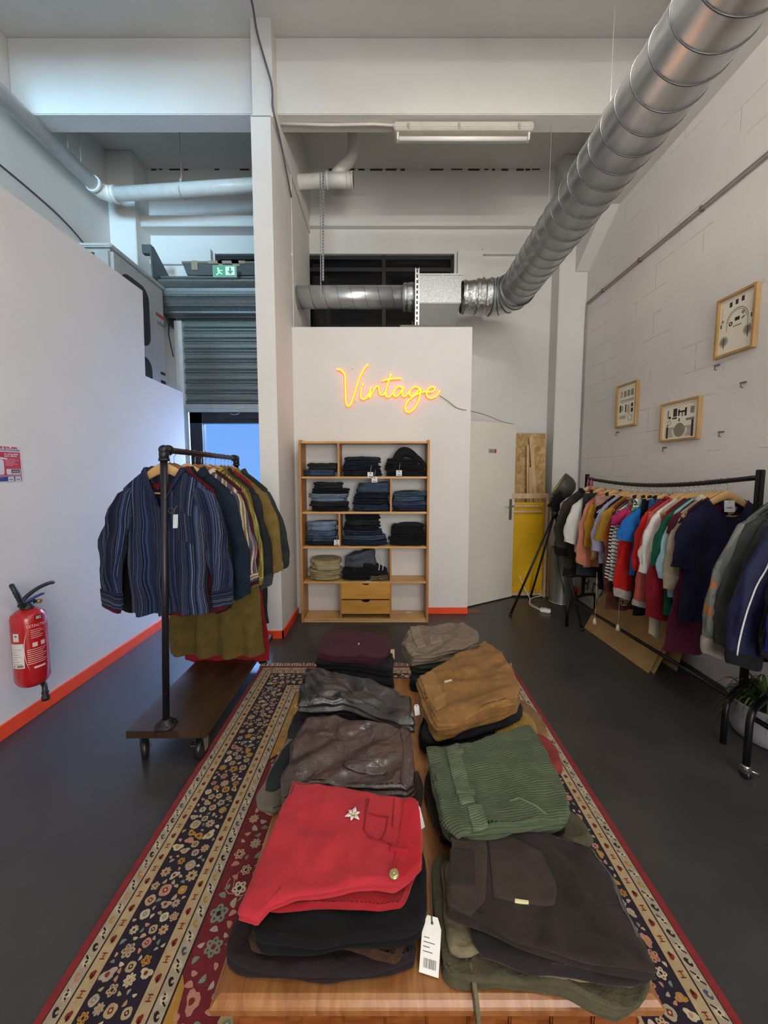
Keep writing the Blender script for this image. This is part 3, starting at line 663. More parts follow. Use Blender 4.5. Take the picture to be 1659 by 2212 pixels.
# ================================================================== rug
def make_rug():
    X0, X1, Y0, Y1 = -.956, .964, -.25, 2.825; rn = random.Random(11)
    pal = {'red': '76222a', 'edge': '8e2a2d', 'cream': 'bda57c', 'cream2': 'b3a48c', 'navy': '281f2f', 'gold': 'b98a3c', 'rose': 'c08a72', 'green': '7d8b78', 'dark': '2e1a20', 'brick': '7c2a22', 'pale': 'cdbf9f', 'blue': '4d5468'}
    names = list(pal)
    def pile(c):
        t = NT('rug_pile'); v = t.coord(); n = t.noise(v, 30, 4, .7); f = t.noise(v, 420, 2, .8)
        t.color(t.mix(t.math('MULTIPLY', f, .5), t.ramp(n, [(.3, shade(c, .8)), (.7, shade(c, 1.15))]), shade(c, .45))); t.bump(f, .5, .006); t.pr(.95, 0, .15, Sheen_Weight=.1); return t.m
    mats = [pile(pal[k]) for k in names]; ix = {k: i for i, k in enumerate(names)}
    mb = MB(); TZ = .009
    mb.bbox((X0, Y0, 0), (X1, Y1, TZ), ix['edge'])
    lay = [0]
    def flatpoly(P, c, z):
        i = [mb.vert((x, y, z)) for x, y in P]; mb.face(i, ix[c], False)
    def band(d0, d1, c, z):                        # a frame-shaped band between two distances from the edge
        for (x0, y0, x1, y1) in ((X0 + d0, Y0 + d0, X1 - d0, Y0 + d1), (X0 + d0, Y1 - d1, X1 - d0, Y1 - d0), (X0 + d0, Y0 + d1, X0 + d1, Y1 - d1), (X1 - d1, Y0 + d1, X1 - d0, Y1 - d1)):
            flatpoly([(x0, y0), (x1, y0), (x1, y1), (x0, y1)], c, z)
    z1, z2, z3, z4 = TZ + .0004, TZ + .0008, TZ + .0012, TZ + .0016
    B = [('dark', .024, .027), ('cream2', .027, .062), ('dark', .062, .067), ('cream', .067, .105), ('dark', .105, .109), ('navy', .109, .262), ('dark', .262, .266), ('cream', .266, .304), ('dark', .304, .309), ('cream2', .309, .346), ('dark', .346, .352), ('red', .352, .8)]
    for c, a, b in B[:-1]: band(a, b, c, z1)
    flatpoly([(X0 + .352, Y0 + .352), (X1 - .352, Y0 + .352), (X1 - .352, Y1 - .352), (X0 + .352, Y1 - .352)], 'red', z1)
    def blob(cx, cy, r, n, k, ph, c, z, sx=1, sy=1, ang=0, seg=None):
        P = []; m = seg or n * 4
        for i in range(m):
            a = 2 * PI * i / m; q = r * (1 - k + k * abs(cos(n * a / 2 + ph))); x, y = q * cos(a) * sx, q * sin(a) * sy
            P.append((cx + x * cos(ang) - y * sin(ang), cy + x * sin(ang) + y * cos(ang)))
        flatpoly(P, c, z)
    def flower(cx, cy, r, bg):
        kind = rn.random(); a = rn.uniform(0, 6.28); n = rn.choice((5, 6, 8))
        col = rn.choice(('pale', 'cream', 'cream', 'rose', 'cream2', 'gold')) if bg == 'navy' else rn.choice(('cream', 'green', 'cream2', 'pale', 'green', 'rose'))
        if kind < .5:
            blob(cx, cy, r, n, .32, 0, col, z2, ang=a)
            for i in range(n):
                b = a + 2 * PI * i / n; blob(cx + .58 * r * cos(b), cy + .58 * r * sin(b), r * .13, 1, 0, 0, rn.choice(('brick', bg, 'brick')) if n < 8 else 'rose', z3, seg=6)
            blob(cx, cy, r * .3, 4, .2, 0, rn.choice(('dark', 'brick', 'gold')), z3, ang=a, seg=8)
        elif kind < .75:
            blob(cx, cy, r, 4, .12, PI / 4, col, z2, ang=a); blob(cx, cy, r * .5, 4, .2, 0, rn.choice(('brick', 'dark', 'green', 'rose')), z3, ang=a, seg=8); blob(cx, cy, r * .2, 1, 0, 0, 'pale', z4, seg=6)
        else:
            blob(cx, cy, r * 1.1, 3, .35, 0, col, z2, .8, 1.25, a); blob(cx - .1 * r, cy, r * .4, 3, .3, 0, rn.choice(('brick', 'gold', 'rose')), z3, ang=a, seg=9)
    def leaf(cx, cy, r, bg):
        a = rn.uniform(0, 6.28); c = rn.choice(('pale', 'cream', 'green', 'rose', 'cream2')) if bg == 'navy' else rn.choice(('green', 'cream2', 'green', 'rose'))
        L = []
        for i in range(9):
            t = i / 8; L.append((r * 2.0 * (t - .5), r * .75 * sin(PI * t) ** .8 + .25 * r * sin(PI * t)))
        for i in range(7, 0, -1):
            t = i / 8; L.append((r * 2.0 * (t - .5), -r * .45 * sin(PI * t) + .25 * r * sin(PI * t)))
        flatpoly([(cx + x * cos(a) - y * sin(a), cy + x * sin(a) + y * cos(a)) for x, y in L], c, z2)
    def seg(x0, y0, x1, y1, w, c, z):
        a = Vector((x1 - x0, y1 - y0)); 
        if a.length < 1e-6: return
        q = Vector((-a.y, a.x)).normalized() * w / 2; flatpoly([(x0 - q.x, y0 - q.y), (x1 - q.x, y1 - q.y), (x1 + q.x, y1 + q.y), (x0 + q.x, y0 + q.y)], c, z)
    def along(d):                                   # points (x, y, tangent angle) round a rectangle d from the edge
        a, b, c, e = X0 + d, Y0 + d, X1 - d, Y1 - d
        return [((a, max(b, .3)), (a, e), PI / 2), ((a, e), (c, e), 0), ((c, e), (c, max(b, .3)), -PI / 2)]
    # narrow guard bands: a hooked motif and a small square, over and over
    for d, w in ((.086, .03), (.285, .03)):
        k = 0
        for p, q, ang in along(d):
            L = math.hypot(q[0] - p[0], q[1] - p[1]); n = int(L / .043)
            for i in range(n):
                t = (i + .5) / n; x, y = p[0] + (q[0] - p[0]) * t, p[1] + (q[1] - p[1]) * t; k += 1
                if k % 2:
                    blob(x, y, .0115, 3, .25, 0, 'brick', z2, .8, 1.0, ang + PI / 2, seg=12); seg(x - .012 * cos(ang), y - .012 * sin(ang), x + .0 * cos(ang), y + .0 * sin(ang), .003, 'brick', z2)
                else:
                    for s in (-1, 0, 1):
                        cx, cy = x + s * .007 * cos(ang), y + s * .007 * sin(ang); seg(cx - .008 * sin(ang), cy + .008 * cos(ang), cx + .008 * sin(ang), cy - .008 * cos(ang), .003, 'brick' if s else 'gold', z2)
                    seg(x - .009 * cos(ang), y - .009 * sin(ang), x + .009 * cos(ang), y + .009 * sin(ang), .003, 'brick', z3)
    for d, w in ((.0445, .03), (.3275, .03)):
        k = 0
        for p, q, ang in along(d):
            L = math.hypot(q[0] - p[0], q[1] - p[1]); n = int(L / .036)
            for i in range(n):
                t = (i + .5) / n; x, y = p[0] + (q[0] - p[0]) * t, p[1] + (q[1] - p[1]) * t; k += 1
                r = .0135
                if k % 2:
                    blob(x, y, r, 4, .3, 0, 'pale', z2, ang=ang); blob(x, y, .004, 1, 0, 0, 'dark', z3, seg=6)
                    for s in (-1, 1):
                        seg(x + s * .016 * cos(ang) - .012 * sin(ang) * s, y + s * .016 * sin(ang) + .012 * cos(ang) * s, x + s * .007 * cos(ang), y + s * .007 * sin(ang), .004, rn.choice(('rose', 'dark', 'navy')), z2)
                else:
                    blob(x, y, r * .95, 2, .4, 0, rn.choice(('navy', 'rose', 'blue', 'gold')), z2, 1, .8, ang + .6, seg=10); blob(x + .004, y, r * .35, 1, 0, 0, 'cream', z3, seg=6)
    # broad navy border: a close field of flowers and leaves
    pts = []
    def scatter(inside, n, rmin, rmax, gap, bg, pf):
        tries = 0; made = 0
        while made < n and tries < 90000:
            tries += 1; x = rn.uniform(X0, X1); y = rn.uniform(.25, Y1)
            if not inside(x, y): continue
            r = rn.uniform(rmin, rmax) if rn.random() < pf else rn.uniform(rmin * .5, rmin * .9)
            if not inside(x - r, y) or not inside(x + r, y) or not inside(x, y - r) or not inside(x, y + r): continue
            if any((x - a) ** 2 + (y - b) ** 2 < (r + q + gap) ** 2 for a, b, q in pts): continue
            pts.append((x, y, r)); made += 1
            if r >= rmin: flower(x, y, r, bg)
            else: leaf(x, y, r, bg)
    def dist(x, y): return min(x - X0, X1 - x, y - Y0, Y1 - y)
    nb = lambda x, y: .110 < dist(x, y) < .261
    scatter(nb, 420, .014, .022, .001, 'navy', 1.0); scatter(nb, 3200, .014, .015, .0004, 'navy', .1)
    pts.clear()
    # gold corner spandrels with a dark rim
    for sx in (-1, 1):
        cx = X0 + .352 if sx < 0 else X1 - .352; cy = Y1 - .352; P = [(cx, cy), (cx - sx * .30, cy)]
        P += [(cx - sx * .30, cy - .10), (cx - sx * .24, cy - .14), (cx - sx * .21, cy - .23), (cx - sx * .13, cy - .27), (cx - sx * .12, cy - .38), (cx - sx * .05, cy - .42), (cx - sx * .045, cy - .55), (cx, cy - .60)]
        if sx < 0: P = P
        Q = [(x + (x - cx) * .05, y + (y - cy) * .04) for x, y in P]; flatpoly(Q if sx > 0 else Q[::-1], 'dark', z1 + .0002); flatpoly(P if sx > 0 else P[::-1], 'gold', z1 + .0003)
        for i in range(30):
            x = cx - sx * rn.uniform(.02, .24); y = cy - rn.uniform(.02, .4)
            if abs(x - cx) / .26 + (cy - y) / .5 < .85: blob(x, y, rn.uniform(.008, .014), rn.choice((3, 5)), .3, 0, rn.choice(('brick', 'cream', 'rose', 'dark')), z2, ang=rn.uniform(0, 6))
        ym = .86                                   # the side lobe nearer the shopper
        P = [(cx, ym - .1), (cx - sx * .05, ym - .05), (cx - sx * .06, ym + .03), (cx - sx * .03, ym + .07), (cx - sx * .02, ym + .13), (cx, ym + .16)]
        if sx > 0: P = P[::-1]
        flatpoly(P, 'gold', z1 + .0003)
    ins = lambda x, y: dist(x, y) > .36 and not (abs(x - (X0 + X1) / 2) < .25 and y < 2.0)
    scatter(ins, 240, .020, .031, .006, 'red', 1.0); scatter(ins, 900, .020, .020, .002, 'red', 0.0)
    for i in range(110):                           # thin tendrils
        x = rn.choice((-1, 1)) * rn.uniform(.25, .58); y = rn.uniform(.4, 2.4); a = rn.uniform(0, 6.28)
        for k in range(6):
            nx, ny = x + .02 * cos(a), y + .02 * sin(a)
            if dist(nx, ny) > .37: seg(x, y, nx, ny, .0028, 'cream2', z1 + .0002)
            x, y = nx, ny; a += rn.uniform(.1, .7)
    o = mb.build('rug', mats); tag(o, 'long red and navy floral rug under the low wooden table', 'rug')
    f = MB()
    for i in range(190):
        x = X0 + (X1 - X0) * (i + .5) / 190; L = rn.uniform(.03, .06); k = rn.uniform(-.025, .025)
        f.tube([(x, Y1 - .003, .006), (x + k * .4, Y1 + L * .5, .012 + rn.uniform(0, .008)), (x + k, Y1 + L, .004)], .0028, 4)
    f.build('fringe', flat('c4b7a0', .9), o)
    return o
make_rug()
# ================================================================== low wooden table
TW = NT('table_veneer'); v = TW.coord(scale=(16, 2.2, 4)); n = TW.noise(v, 1.6, 7, .65, 1.4); n2 = TW.noise(TW.coord(scale=(3, 1, 1)), 4, 4, .6)
TW.color(TW.mix(TW.math('MULTIPLY', n2, .5), TW.ramp(n, [(.28, '6f4826'), (.5, '98673a'), (.75, 'b48a56')]), '87481f')); TW.pr(.33, 0, .5); TW.bump(n, .06, .003); TW = TW.m
TH = .42; TX0, TX1, TY0, TY1 = -.357, .564, .695, 1.93
tb = thing('coffee_table', 'low glossy brown wooden table carrying two columns of folded trousers', 'table', (.1, 1.3, 0))
mb = MB(); prof = [(0, TH - .032), (.004, TH - .014), (.0, TH - .012), (-.006, TH - .004), (-.014, TH)]
R = []
for d, z in [(-.02, TH - .034)] + prof:
    R.append([mb.vert(p) for p in ((TX0 - d, TY0 - d, z), (TX1 + d, TY0 - d, z), (TX1 + d, TY1 + d, z), (TX0 - d, TY1 + d, z))])
for A, B in zip(R, R[1:]):
    for j in range(4): mb.face((A[j], A[(j + 1) % 4], B[(j + 1) % 4], B[j]), 0, False)
mb.face(R[-1], 0, False); mb.face(R[0][::-1], 0, False); cp(mb.build('tabletop', TW), tb)
mb = MB()
mb.bbox((TX0 + .03, TY0 + .03, TH - .12), (TX1 - .03, TY0 + .05, TH - .033)); mb.bbox((TX0 + .03, TY1 - .05, TH - .12), (TX1 - .03, TY1 - .03, TH - .033))
mb.bbox((TX0 + .03, TY0 + .05, TH - .12), (TX0 + .05, TY1 - .05, TH - .033)); mb.bbox((TX1 - .05, TY0 + .05, TH - .12), (TX1 - .03, TY1 - .05, TH - .033))
for k in range(9): mb.bbox((TX0 + .09 + k * .088, TY0 + .022, TH - .105), (TX0 + .15 + k * .088, TY0 + .03, TH - .05), 0, .006)
cp(mb.build('apron', wood('5f3013', '8a4d20', 2.0, (3, 3, 20), .4)), tb)
for sx in (TX0 + .06, TX1 - .06):
    for sy in (TY0 + .06, TY1 - .06):
        mb = MB(); mb.lathe([(.0, .009), (.028, .0095), (.03, .03), (.02, .06), (.026, .16), (.034, .26), (.024, .29), (.036, .31), (.036, TH - .034), (0, TH - .034)], (sx, sy, 0), 20); cp(mb.build('leg', wood('5f3013', '8a4d20', 2.0, (3, 3, 20), .4)), tb)
# ================================================================== shelf unit
PINE = wood('b98a52', 'd3a86c', 2.2, (2, 12, 12), .45, 'c4935a'); PINED = wood('a06f3b', 'bd8850', 2.0, (14, 14, 1.2), .5)
DRW = wood('bd8638', 'd29c4c', 1.6, (1.2, 10, 9), .4, 'b37a30')
SX0, SX1, SYF, SYB, SH = -.835, .417, 3.685, 3.925, 1.79
sh = thing('shelf_unit', 'open pine shelf unit full of folded jeans against the closet wall', 'shelf', ((SX0 + SX1) / 2, 3.8, 0))
zs = lambda y: onY(790, y, SYF).z
SZ = [zs(1337), zs(1257), zs(1181), zs(1106), zs(1029.5), zs(953)]     # tops: bottom board .. top board
T_ = .022
for x in (SX0, SX1 - T_):
    mb = MB(); mb.prism([(SYF, 0), (SYB, 0), (SYB, SH), (SYF + .02, SH), (SYF, SH - .03)], lambda y, z, d: (d, y, z), x, x + T_); cp(mb.build('side_panel', PINED), sh)
for k, z in enumerate(SZ):
    mb = MB(); mb.bbox((SX0 + T_, SYF + .004, z - .02), (SX1 - T_, SYB, z), 0, .006); cp(mb.build('shelf', PINE), sh)
xs = lambda px: onY(px, 1100, SYF).x
def divider(px, a, b):
    x = xs(px); mb = MB(); mb.bbox((x - .009, SYF + .012, SZ[a]), (x + .009, SYB, SZ[b] - .02)); cp(mb.build('divider', PINED), sh)
divider(732, 4, 5); divider(844.5, 3, 4); divider(732.5, 2, 3); divider(844, 1, 2); divider(734, 0, 1); divider(844, 0, 1)
mb = MB(); mb.bbox((SX0 + T_, SYF + .012, 0), (SX1 - T_, SYF + .03, SZ[0] - .02)); cp(mb.build('plinth', wood('c9a86e', 'd9bd88', 2.2, (2, 12, 12), .5)), sh)
for z0, z1 in ((1295, 1259), (1327, 1296.5)):
    za, zb = zs(z0) + .004, zs(z1) - .003; x0, x1 = xs(735.5), xs(842.5)
    P = [(x0, za), (x1, za), (x1, zb), ((x0 + x1) / 2 + .04, zb)] + [((x0 + x1) / 2 + .04 * cos(a), zb - .022 * sin(a)) for a in [PI * k / 10 for k in range(1, 10)]] + [((x0 + x1) / 2 - .04, zb), (x0, zb)]
    mb = MB(); mb.prism(P, lambda x, z, d: (x, SYF + .008 - d, z), -.014, .006); q = cp(mb.build('drawer', DRW), sh)
    mb = MB(); mb.bbox((x0 + .01, SYF + .022, za + .005), (x1 - .01, SYB - .02, za + .012)); mb.bbox((x0 + .01, SYF + .2, za), (x1 - .01, SYF + .21, zb - .02)); mb.bbox((x0 + .01, SYF + .03, zb - .004), (x1 - .01, SYB - .02, zb - .003))
    mb.build('drawer_box', flat('4a2a17', .6), q)
# ================================================================== left pipe rack
LXC, LYN, LYF, LZ = -1.125, 1.88, 2.90, 1.60
PIPE = flat('34343a', .38, .7); 
lr = thing('clothes_rack', 'rolling clothes rack of dark iron pipe on a brown wooden board', 'clothes rack', (LXC, 2.4, 0))
BRD = wood('241912', '443021', 1.6, (9, 1.2, 4), .36, '5e4530')
mb = MB(); mb.bbox((-1.312, 1.83, .152), (-.908, 2.98, .19), 0, .003); cp(mb.build('base_board', BRD), lr)
def pole(y, x0=LXC):
    mb = MB(); mb.cyl((x0 - .01, y, .19), (LXC + .045 if y < 2 else LXC, y, LZ - .02), .0165, 16); cp(mb.build('post', PIPE), lr)
    mb = MB(); mb.lathe([(0, .19), (.052, .19), (.052, .196), (.028, .199), (.026, .222), (.018, .226)], (x0 - .01, y, 0), 24)
    for a in range(4): mb.cyl((x0 - .01 + .04 * cos(a * PI / 2 + .6), y + .04 * sin(a * PI / 2 + .6), .196), (x0 - .01 + .04 * cos(a * PI / 2 + .6), y + .04 * sin(a * PI / 2 + .6), .2), .006, 8)
    cp(mb.build('flange', PIPE), lr)
pole(LYN); pole(LYF)
LXT = LXC + .045
mb = MB(); mb.cyl((LXT, LYN + .02, LZ), (LXC, LYF - .02, LZ - .01), .0155, 16); cp(mb.build('rail', flat('3c3029', .4, .6)), lr)
for x, y, z, s in ((LXT, LYN, LZ, 1), (LXC, LYF, LZ - .01, -1)):
    mb = MB(); mb.tube([(x, y, z - .05), (x, y, z - .018), (x, y + s * .006, z - .004), (x, y + s * .02, z), (x, y + s * .045, z)], .022, 16); mb.cyl((x, y, z - .055), (x, y, z - .042), .025, 16); mb.cyl((x, y + s * .036, z), (x, y + s * .049, z), .025, 16); mb.sphere((x, y + s * .002, z - .001), .024); cp(mb.build('elbow_joint', PIPE), lr)
CHR = flat('b5b5b5', .25, .95); RUB = flat('1d1d1f', .3)
def caster(x, y, root, h=.152, r=.055, ang=0.0, brake=False):
    M = Matrix.Rotation(ang, 3, 'Z'); P = lambda a, b, c: Vector((x, y, 0)) + M @ Vector((a, b, c))
    mb = MB(); 
    for k, (rr, ww) in enumerate(((r, .026), (r * .6, .032))): mb.cyl(P(-ww / 2 - .002, 0, r), P(ww / 2 + .002, 0, r), rr, 28)
    mb.tube([P(0, (r - .012) * cos(2 * PI * j / 28), r + (r - .012) * sin(2 * PI * j / 28)) for j in range(28)], .0145, 8, 0, True)
    w = mb.build('wheel', RUB)
    mb = MB()
    for s in (-1, 1):
        i = [mb.vert(P(s * .02 + e, b, c)) for e in (0, s * .003) for b, c in ((-.016, r - .012), (.016, r - .012), (.032, h - .006), (-.032, h - .006))]
        for q in ((0, 1, 2, 3), (7, 6, 5, 4), (0, 4, 5, 1), (1, 5, 6, 2), (2, 6, 7, 3), (3, 7, 4, 0)): mb.face([i[k] for k in q], 0, False)
    mb.box(P(0, 0, h - .005), (.075, .075, .008), 0, M); mb.cyl(P(-.027, 0, r), P(.027, 0, r), .006, 10)
    if brake: mb.box(P(-.035, .01, r + .005), (.035, .02, .006), 0, M); mb.box(P(-.05, .01, r + .01), (.008, .035, .01), 0, M)
    f_ = cp(mb.build('caster', CHR), root); w.parent = f_
caster(-1.262, 1.90, lr, ang=.5); caster(-.965, 1.90, lr, ang=0.0, brake=True); caster(-1.262, 2.90, lr, ang=.3); caster(-.955, 2.88, lr, ang=-.2)
# ================================================================== right racks
BLK = flat('17171a', .35, .4)
def foot(cx, cy, mbx, dirx, L, h=.25, r=.0155, rise=.02):
    d = Vector(dirx).normalized(); a = Vector((cx, cy, 0)) - d * L / 2; b = Vector((cx, cy, 0)) + d * L / 2
    Zv = Vector((0, 0, 1)); P = [a, a + Zv * (h - .07), a + Zv * (h - .02) + d * .015, a + Zv * h + d * .06, (a + b) / 2 + Zv * (h + rise), b + Zv * h - d * .06, b + Zv * (h - .02) - d * .015, b + Zv * (h - .07), b]
    q = [P[0]] + smooth3(P[1:-1], 40, False, 2) + [P[-1]]; mbx.tube(q, r, 12); return a, b
RA0, RA1 = Vector((2.06, 2.12, 0)), Vector((1.945, 3.72, 0))
def railA(y): return RA0.x + (RA1.x - RA0.x) * (y - RA0.y) / (RA1.y - RA0.y)
def railZ(y):
    t = (y - RA0.y) / (RA1.y - RA0.y); return 1.462 - .04 * t - .055 * sin(PI * t)
ra = thing('clothes_rack', 'black metal clothes rack with a sagging rail of colourful tops along the right wall', 'clothes rack', (2.0, 2.9, 0))
for c in (RA0, RA1):
    mb = MB(); foot(c.x, c.y, mb, (.86, .50, 0), .46); cp(mb.build('foot', BLK), ra)
    mb = MB(); zt = railZ(c.y) + .03; mb.bbox((c.x - .016, c.y - .016, .255), (c.x + .016, c.y + .016, zt + .012), 0, .004); cp(mb.build('post', BLK), ra)
mb = MB(); mb.tube([(railA(y), y, railZ(y)) for y in [RA0.y + (RA1.y - RA0.y) * k / 24 for k in range(25)]], .0145, 14); cp(mb.build('rail', BLK), ra)
mb = MB(); o_ = Vector((-.15, -.085, 0)); mb.tube([RA0 + o_ + Vector((0, 0, .25)), RA1 + o_ + Vector((0, 0, .25))], .0125, 12); cp(mb.build('bottom_bar', BLK), ra)
RB0 = Vector((1.98, 1.87, 0)); RB1 = Vector((2.1, .45, 0))
def railB(y): return RB0.x + (RB1.x - RB0.x) * (y - RB0.y) / (RB1.y - RB0.y)
rb = thing('clothes_rack', 'black metal clothes rack of jackets and denim nearest the camera on the right', 'clothes rack', (2.04, 1.2, 0))
for c in (RB0, RB1):
    mb = MB(); a, b = foot(c.x, c.y, mb, (.86, .42, 0), .50, .30); 
    cp(mb.build('foot', BLK), rb)
    mb = MB(); mb.bbox((c.x - .016, c.y - .016, .31), (c.x + .016, c.y + .016, 1.50), 0, .004); cp(mb.build('post', BLK), rb)
mb = MB(); mb.cyl((RB0.x, RB0.y, 1.485), (RB1.x, RB1.y, 1.485), .0145, 14); cp(mb.build('rail', BLK), rb)
mb = MB(); mb.cyl((1.80, 1.79, .29), (1.93, .40, .29), .0125, 12); cp(mb.build('bottom_bar', BLK), rb)
for q in rb.children:
    if q.name.startswith('foot'):
        q.location.z += .055
dv = Vector((.86, .42, 0)).normalized() * .25
for c in (RB0, RB1):
    for sg in (-1, 1):
        a = c + dv * sg
        mb = MB(); mb.cyl((a.x - .011, a.y, .024), (a.x + .011, a.y, .024), .024, 18); q = mb.build('wheel', RUB)
        mb = MB(); mb.bbox((a.x - .017, a.y - .02, .03), (a.x + .017, a.y + .02, .058), 0, .004); mb.tube([(a.x + .012, a.y, .045), (a.x + .05, a.y - .01, .03), (a.x + .06, a.y - .012, .018)], .005, 8); mb.cyl((a.x, a.y, .05), (a.x, a.y, .07), .018, 16); q.parent = cp(mb.build('caster', CHR), rb)
# ================================================================== fire extinguisher and its notice
ER = NT('extinguisher_red'); ER.color('b01a22'); ER.pr(.22, 0, .5, Coat_Weight=.3); ER = ER.m
ec = onX(75, 1400, -2.15); EY = onX(75, 1480, -2.02).y + .01; EX = -2.035; EB = onX(75, 1472, EX).z; ET = onX(75, 1308, EX).z; r = .08
fe = thing('fire_extinguisher', 'red fire extinguisher hung on the white partition above the orange skirting', 'fire extinguisher', (EX, EY, EB))
Hc = ET - EB
mb = MB(); mb.lathe([(0, .012), (.05, .008), (.062, .0), (.07, .012), (r, .035), (r, Hc - .05), (r - .006, Hc - .028), (r - .03, Hc - .008), (.03, Hc), (.0, Hc)], (EX, EY, EB), 40); cp(mb.build('cylinder', ER), fe)
BK = flat('23262a', .45)
mb = MB(); mb.lathe([(0, 0), (.03, 0), (.032, .012), (.024, .016), (.024, .035), (.0, .035)], (EX, EY, EB + Hc - .002), 24); mb.box((EX, EY, EB + Hc + .028), (.03, .10, .022), 0, None, .006); VLV = cp(mb.build('valve', BK), fe)
z = EB + Hc + .04
mb = MB(); mb.tube(smooth3([(EX, EY - .045, z), (EX, EY + .0, z + .03), (EX + .01, EY + .06, z + .06), (EX + .015, EY + .13, z + .068), (EX + .015, EY + .16, z + .063)], 18), .011, 10); mb.build('handle', BK, VLV)
mb = MB(); mb.tube(smooth3([(EX, EY - .02, z - .005), (EX + .004, EY + .05, z + .012), (EX + .006, EY + .10, z + .015)], 10), .008, 8); mb.build('trigger', flat('3b4a7a', .4), VLV)
mb = MB(); mb.cyl((EX + .03, EY + .035, z - .01), (EX + .045, EY + .035, z - .01), .012, 16); mb.build('gauge', flat('c2a35a', .3, .8), VLV)
P = smooth3([(EX, EY - .03, z - .01), (EX + .003, EY - .058, z + .05), (EX - .012, EY - .066, z + .112), (EX - .045, EY - .035, z + .10), (EX - .06, EY + .015, z + .03), (EX - .07, EY + .06, EB + .33), (EX - .066, EY + .072, EB + .1), (EX - .0, EY + .05, EB - .012), (EX + .035, EY + .03, EB - .05)], 70)
mb = MB(); mb.tube(P, .0115, 10, rr=[.0115 + .0016 * (k % 2) for k in range(70)]); cp(mb.build('hose', BK), fe)
mb = MB(); mb.lathe([(0, 0), (.019, 0), (.021, .02), (.015, .03), (.019, .045), (.014, .06), (.014, .1), (0, .1)], (EX + .035, EY + .03, EB - .125), 18); cp(mb.build('nozzle', BK), fe)
# labels wrapped on the cylinder: angle measured from the side facing the shopper
a_c = math.atan2(0 - EY, 0 - EX)
def wrap(x, y, d): a = a_c + x / r; return Vector((EX + (r + .0012 + d) * cos(a), EY + (r + .0012 + d) * sin(a), EB + y))
mb = MB()
def lab(x0, y0, x1, y1, d, mi):
    n = max(2, int((x1 - x0) / .006)); mb.grid(lambda i, j: wrap(x0 + (x1 - x0) * i / (n - 1), (y0, y1)[j], d), n, 2, mi, smooth=False)
LM = [flat('d9d6d0', .5), flat('e6c9c4', .5), flat('6d6a72', .5), flat('e8e4dc', .5), flat('3a1216', .5)]
lab(-.078, Hc * .63, -.048, Hc * .735, 0, 0); lab(-.070, Hc * .69, -.056, Hc * .71, .0004, 2); cp(mb.build('badge_label', LM), fe); mb = MB()
lab(-.098, Hc * .28, -.03, Hc * .60, 0, 0)
for k in range(7): lab(-.092, Hc * (.33 + .032 * k), -.04 - .012 * (k % 3), Hc * (.335 + .032 * k), .0004, 2)
lab(-.088, Hc * .295, -.078, Hc * .315, .0004, 2); lab(-.066, Hc * .295, -.036, Hc * .32, .0004, 2); cp(mb.build('service_label', LM), fe); mb = MB()
fxx = Flat((0, 0, 0), (1, 0, 0), (0, 1, 0), mb); 
fxx.text('EXTINCTEUR', -.012, Hc * .79, .022, 0, 1, .10, 0, 'L', wrap); fxx.text('002', .03, Hc * .885, .024, 0.0006, 3, .026, 0.0006, 'L', wrap)
lab(.026, Hc * .875, .06, Hc * .93, 0, 4)
for k, w in enumerate((.05, .06, .04, .055, .05)): lab(.004, Hc * (.75 - .025 * k), .004 + w, Hc * (.756 - .025 * k), 0, 1)
for k in range(8): lab(-.016, Hc * (.50 - .026 * k), .07 - .008 * (k % 3), Hc * (.507 - .026 * k), 0, 1)
for x in (.008, .045): lab(x, Hc * .535, x + .022, Hc * .59, 0, 1)
lab(.008, Hc * .25, .06, Hc * .275, 0, 1)
for k in range(12):
    t0, t1 = k / 12, (k + 1) / 12; f = lambda t: -.030 + .020 * (2 * t - 1) ** 2
    n = 2; mb.grid(lambda i, j: wrap(f((t0, t1)[j]) + .004 * i * (1 - (2 * (t0, t1)[j] - 1) ** 2), Hc * (.24 + .52 * (t0, t1)[j]), .0), 2, 2, 1, smooth=False)
cp(mb.build('printed_lettering', LM), fe)
# notice above it
s0, s1 = onX(43, 965, -2.149), onX(47, 1040, -2.149)
SW, SHt = .30, s0.z - s1.z
fx = Flat((-2.148, s0.y - SW, s1.z), (0, 1, 0), (0, 0, 1)); u, w = SW, SHt
fx.rect(0, 0, u, w, 0, .003, 0); fx.rect(.004, w * .17, u - .008, w * .83, .003, .0034, 1); fx.rect(.004, .004, u - .008, w * .155, .003, .0034, 2); fx.rect(.004, w * .855, u - .010, w * .90, .003, .0034, 3)
fx.text('EXTINCTEUR', u * .02, w * .915, w * .085, .0034, 1, u * .93, .0008); fx.text('À EAU PULVÉRISÉE AVEC ADDITIF', u * .03, w * .865, w * .03, .0038, 0, u * .88)
bx = u * .56
fx.poly(rrect(bx - .022, w * .2, bx + .024, w * .62, .012), .0034, .0038, 0); fx.line(bx - .005, w * .62, bx - .005, w * .72, .012, .0038, 0); fx.ring(bx - .03, w * .70, .034, .009, .0038, 0, 0, PI); fx.line(bx - .06, w * .7, bx - .06, w * .3, .009, .0038, 0); fx.line(bx, w * .66, bx + .045, w * .64, .01, .0038, 0)
fx.text('À UTILISER', u * .66, w * .755, w * .045, .0038, 0, u * .28, .0005); fx.text('SUR FEUX', u * .66, w * .70, w * .045, .0038, 0, u * .25, .0005)
for k, ww in enumerate((.2, .26, .2, .18, .24, .14)): fx.rect(u * .67, w * (.63 - k * .036), u * (.67 + ww), w * (.642 - k * .036), .0034, .0038, 4)
fx.poly(rrect(u * .68, w * .2, u * .955, w * .36, .006), .0034, .0038, 0); fx.rect(u * .77, w * .24, u * .94, w * .345, .0038, .0042, 5); fx.text('002', u * .785, w * .265, w * .07, .0046, 6, u * .13)
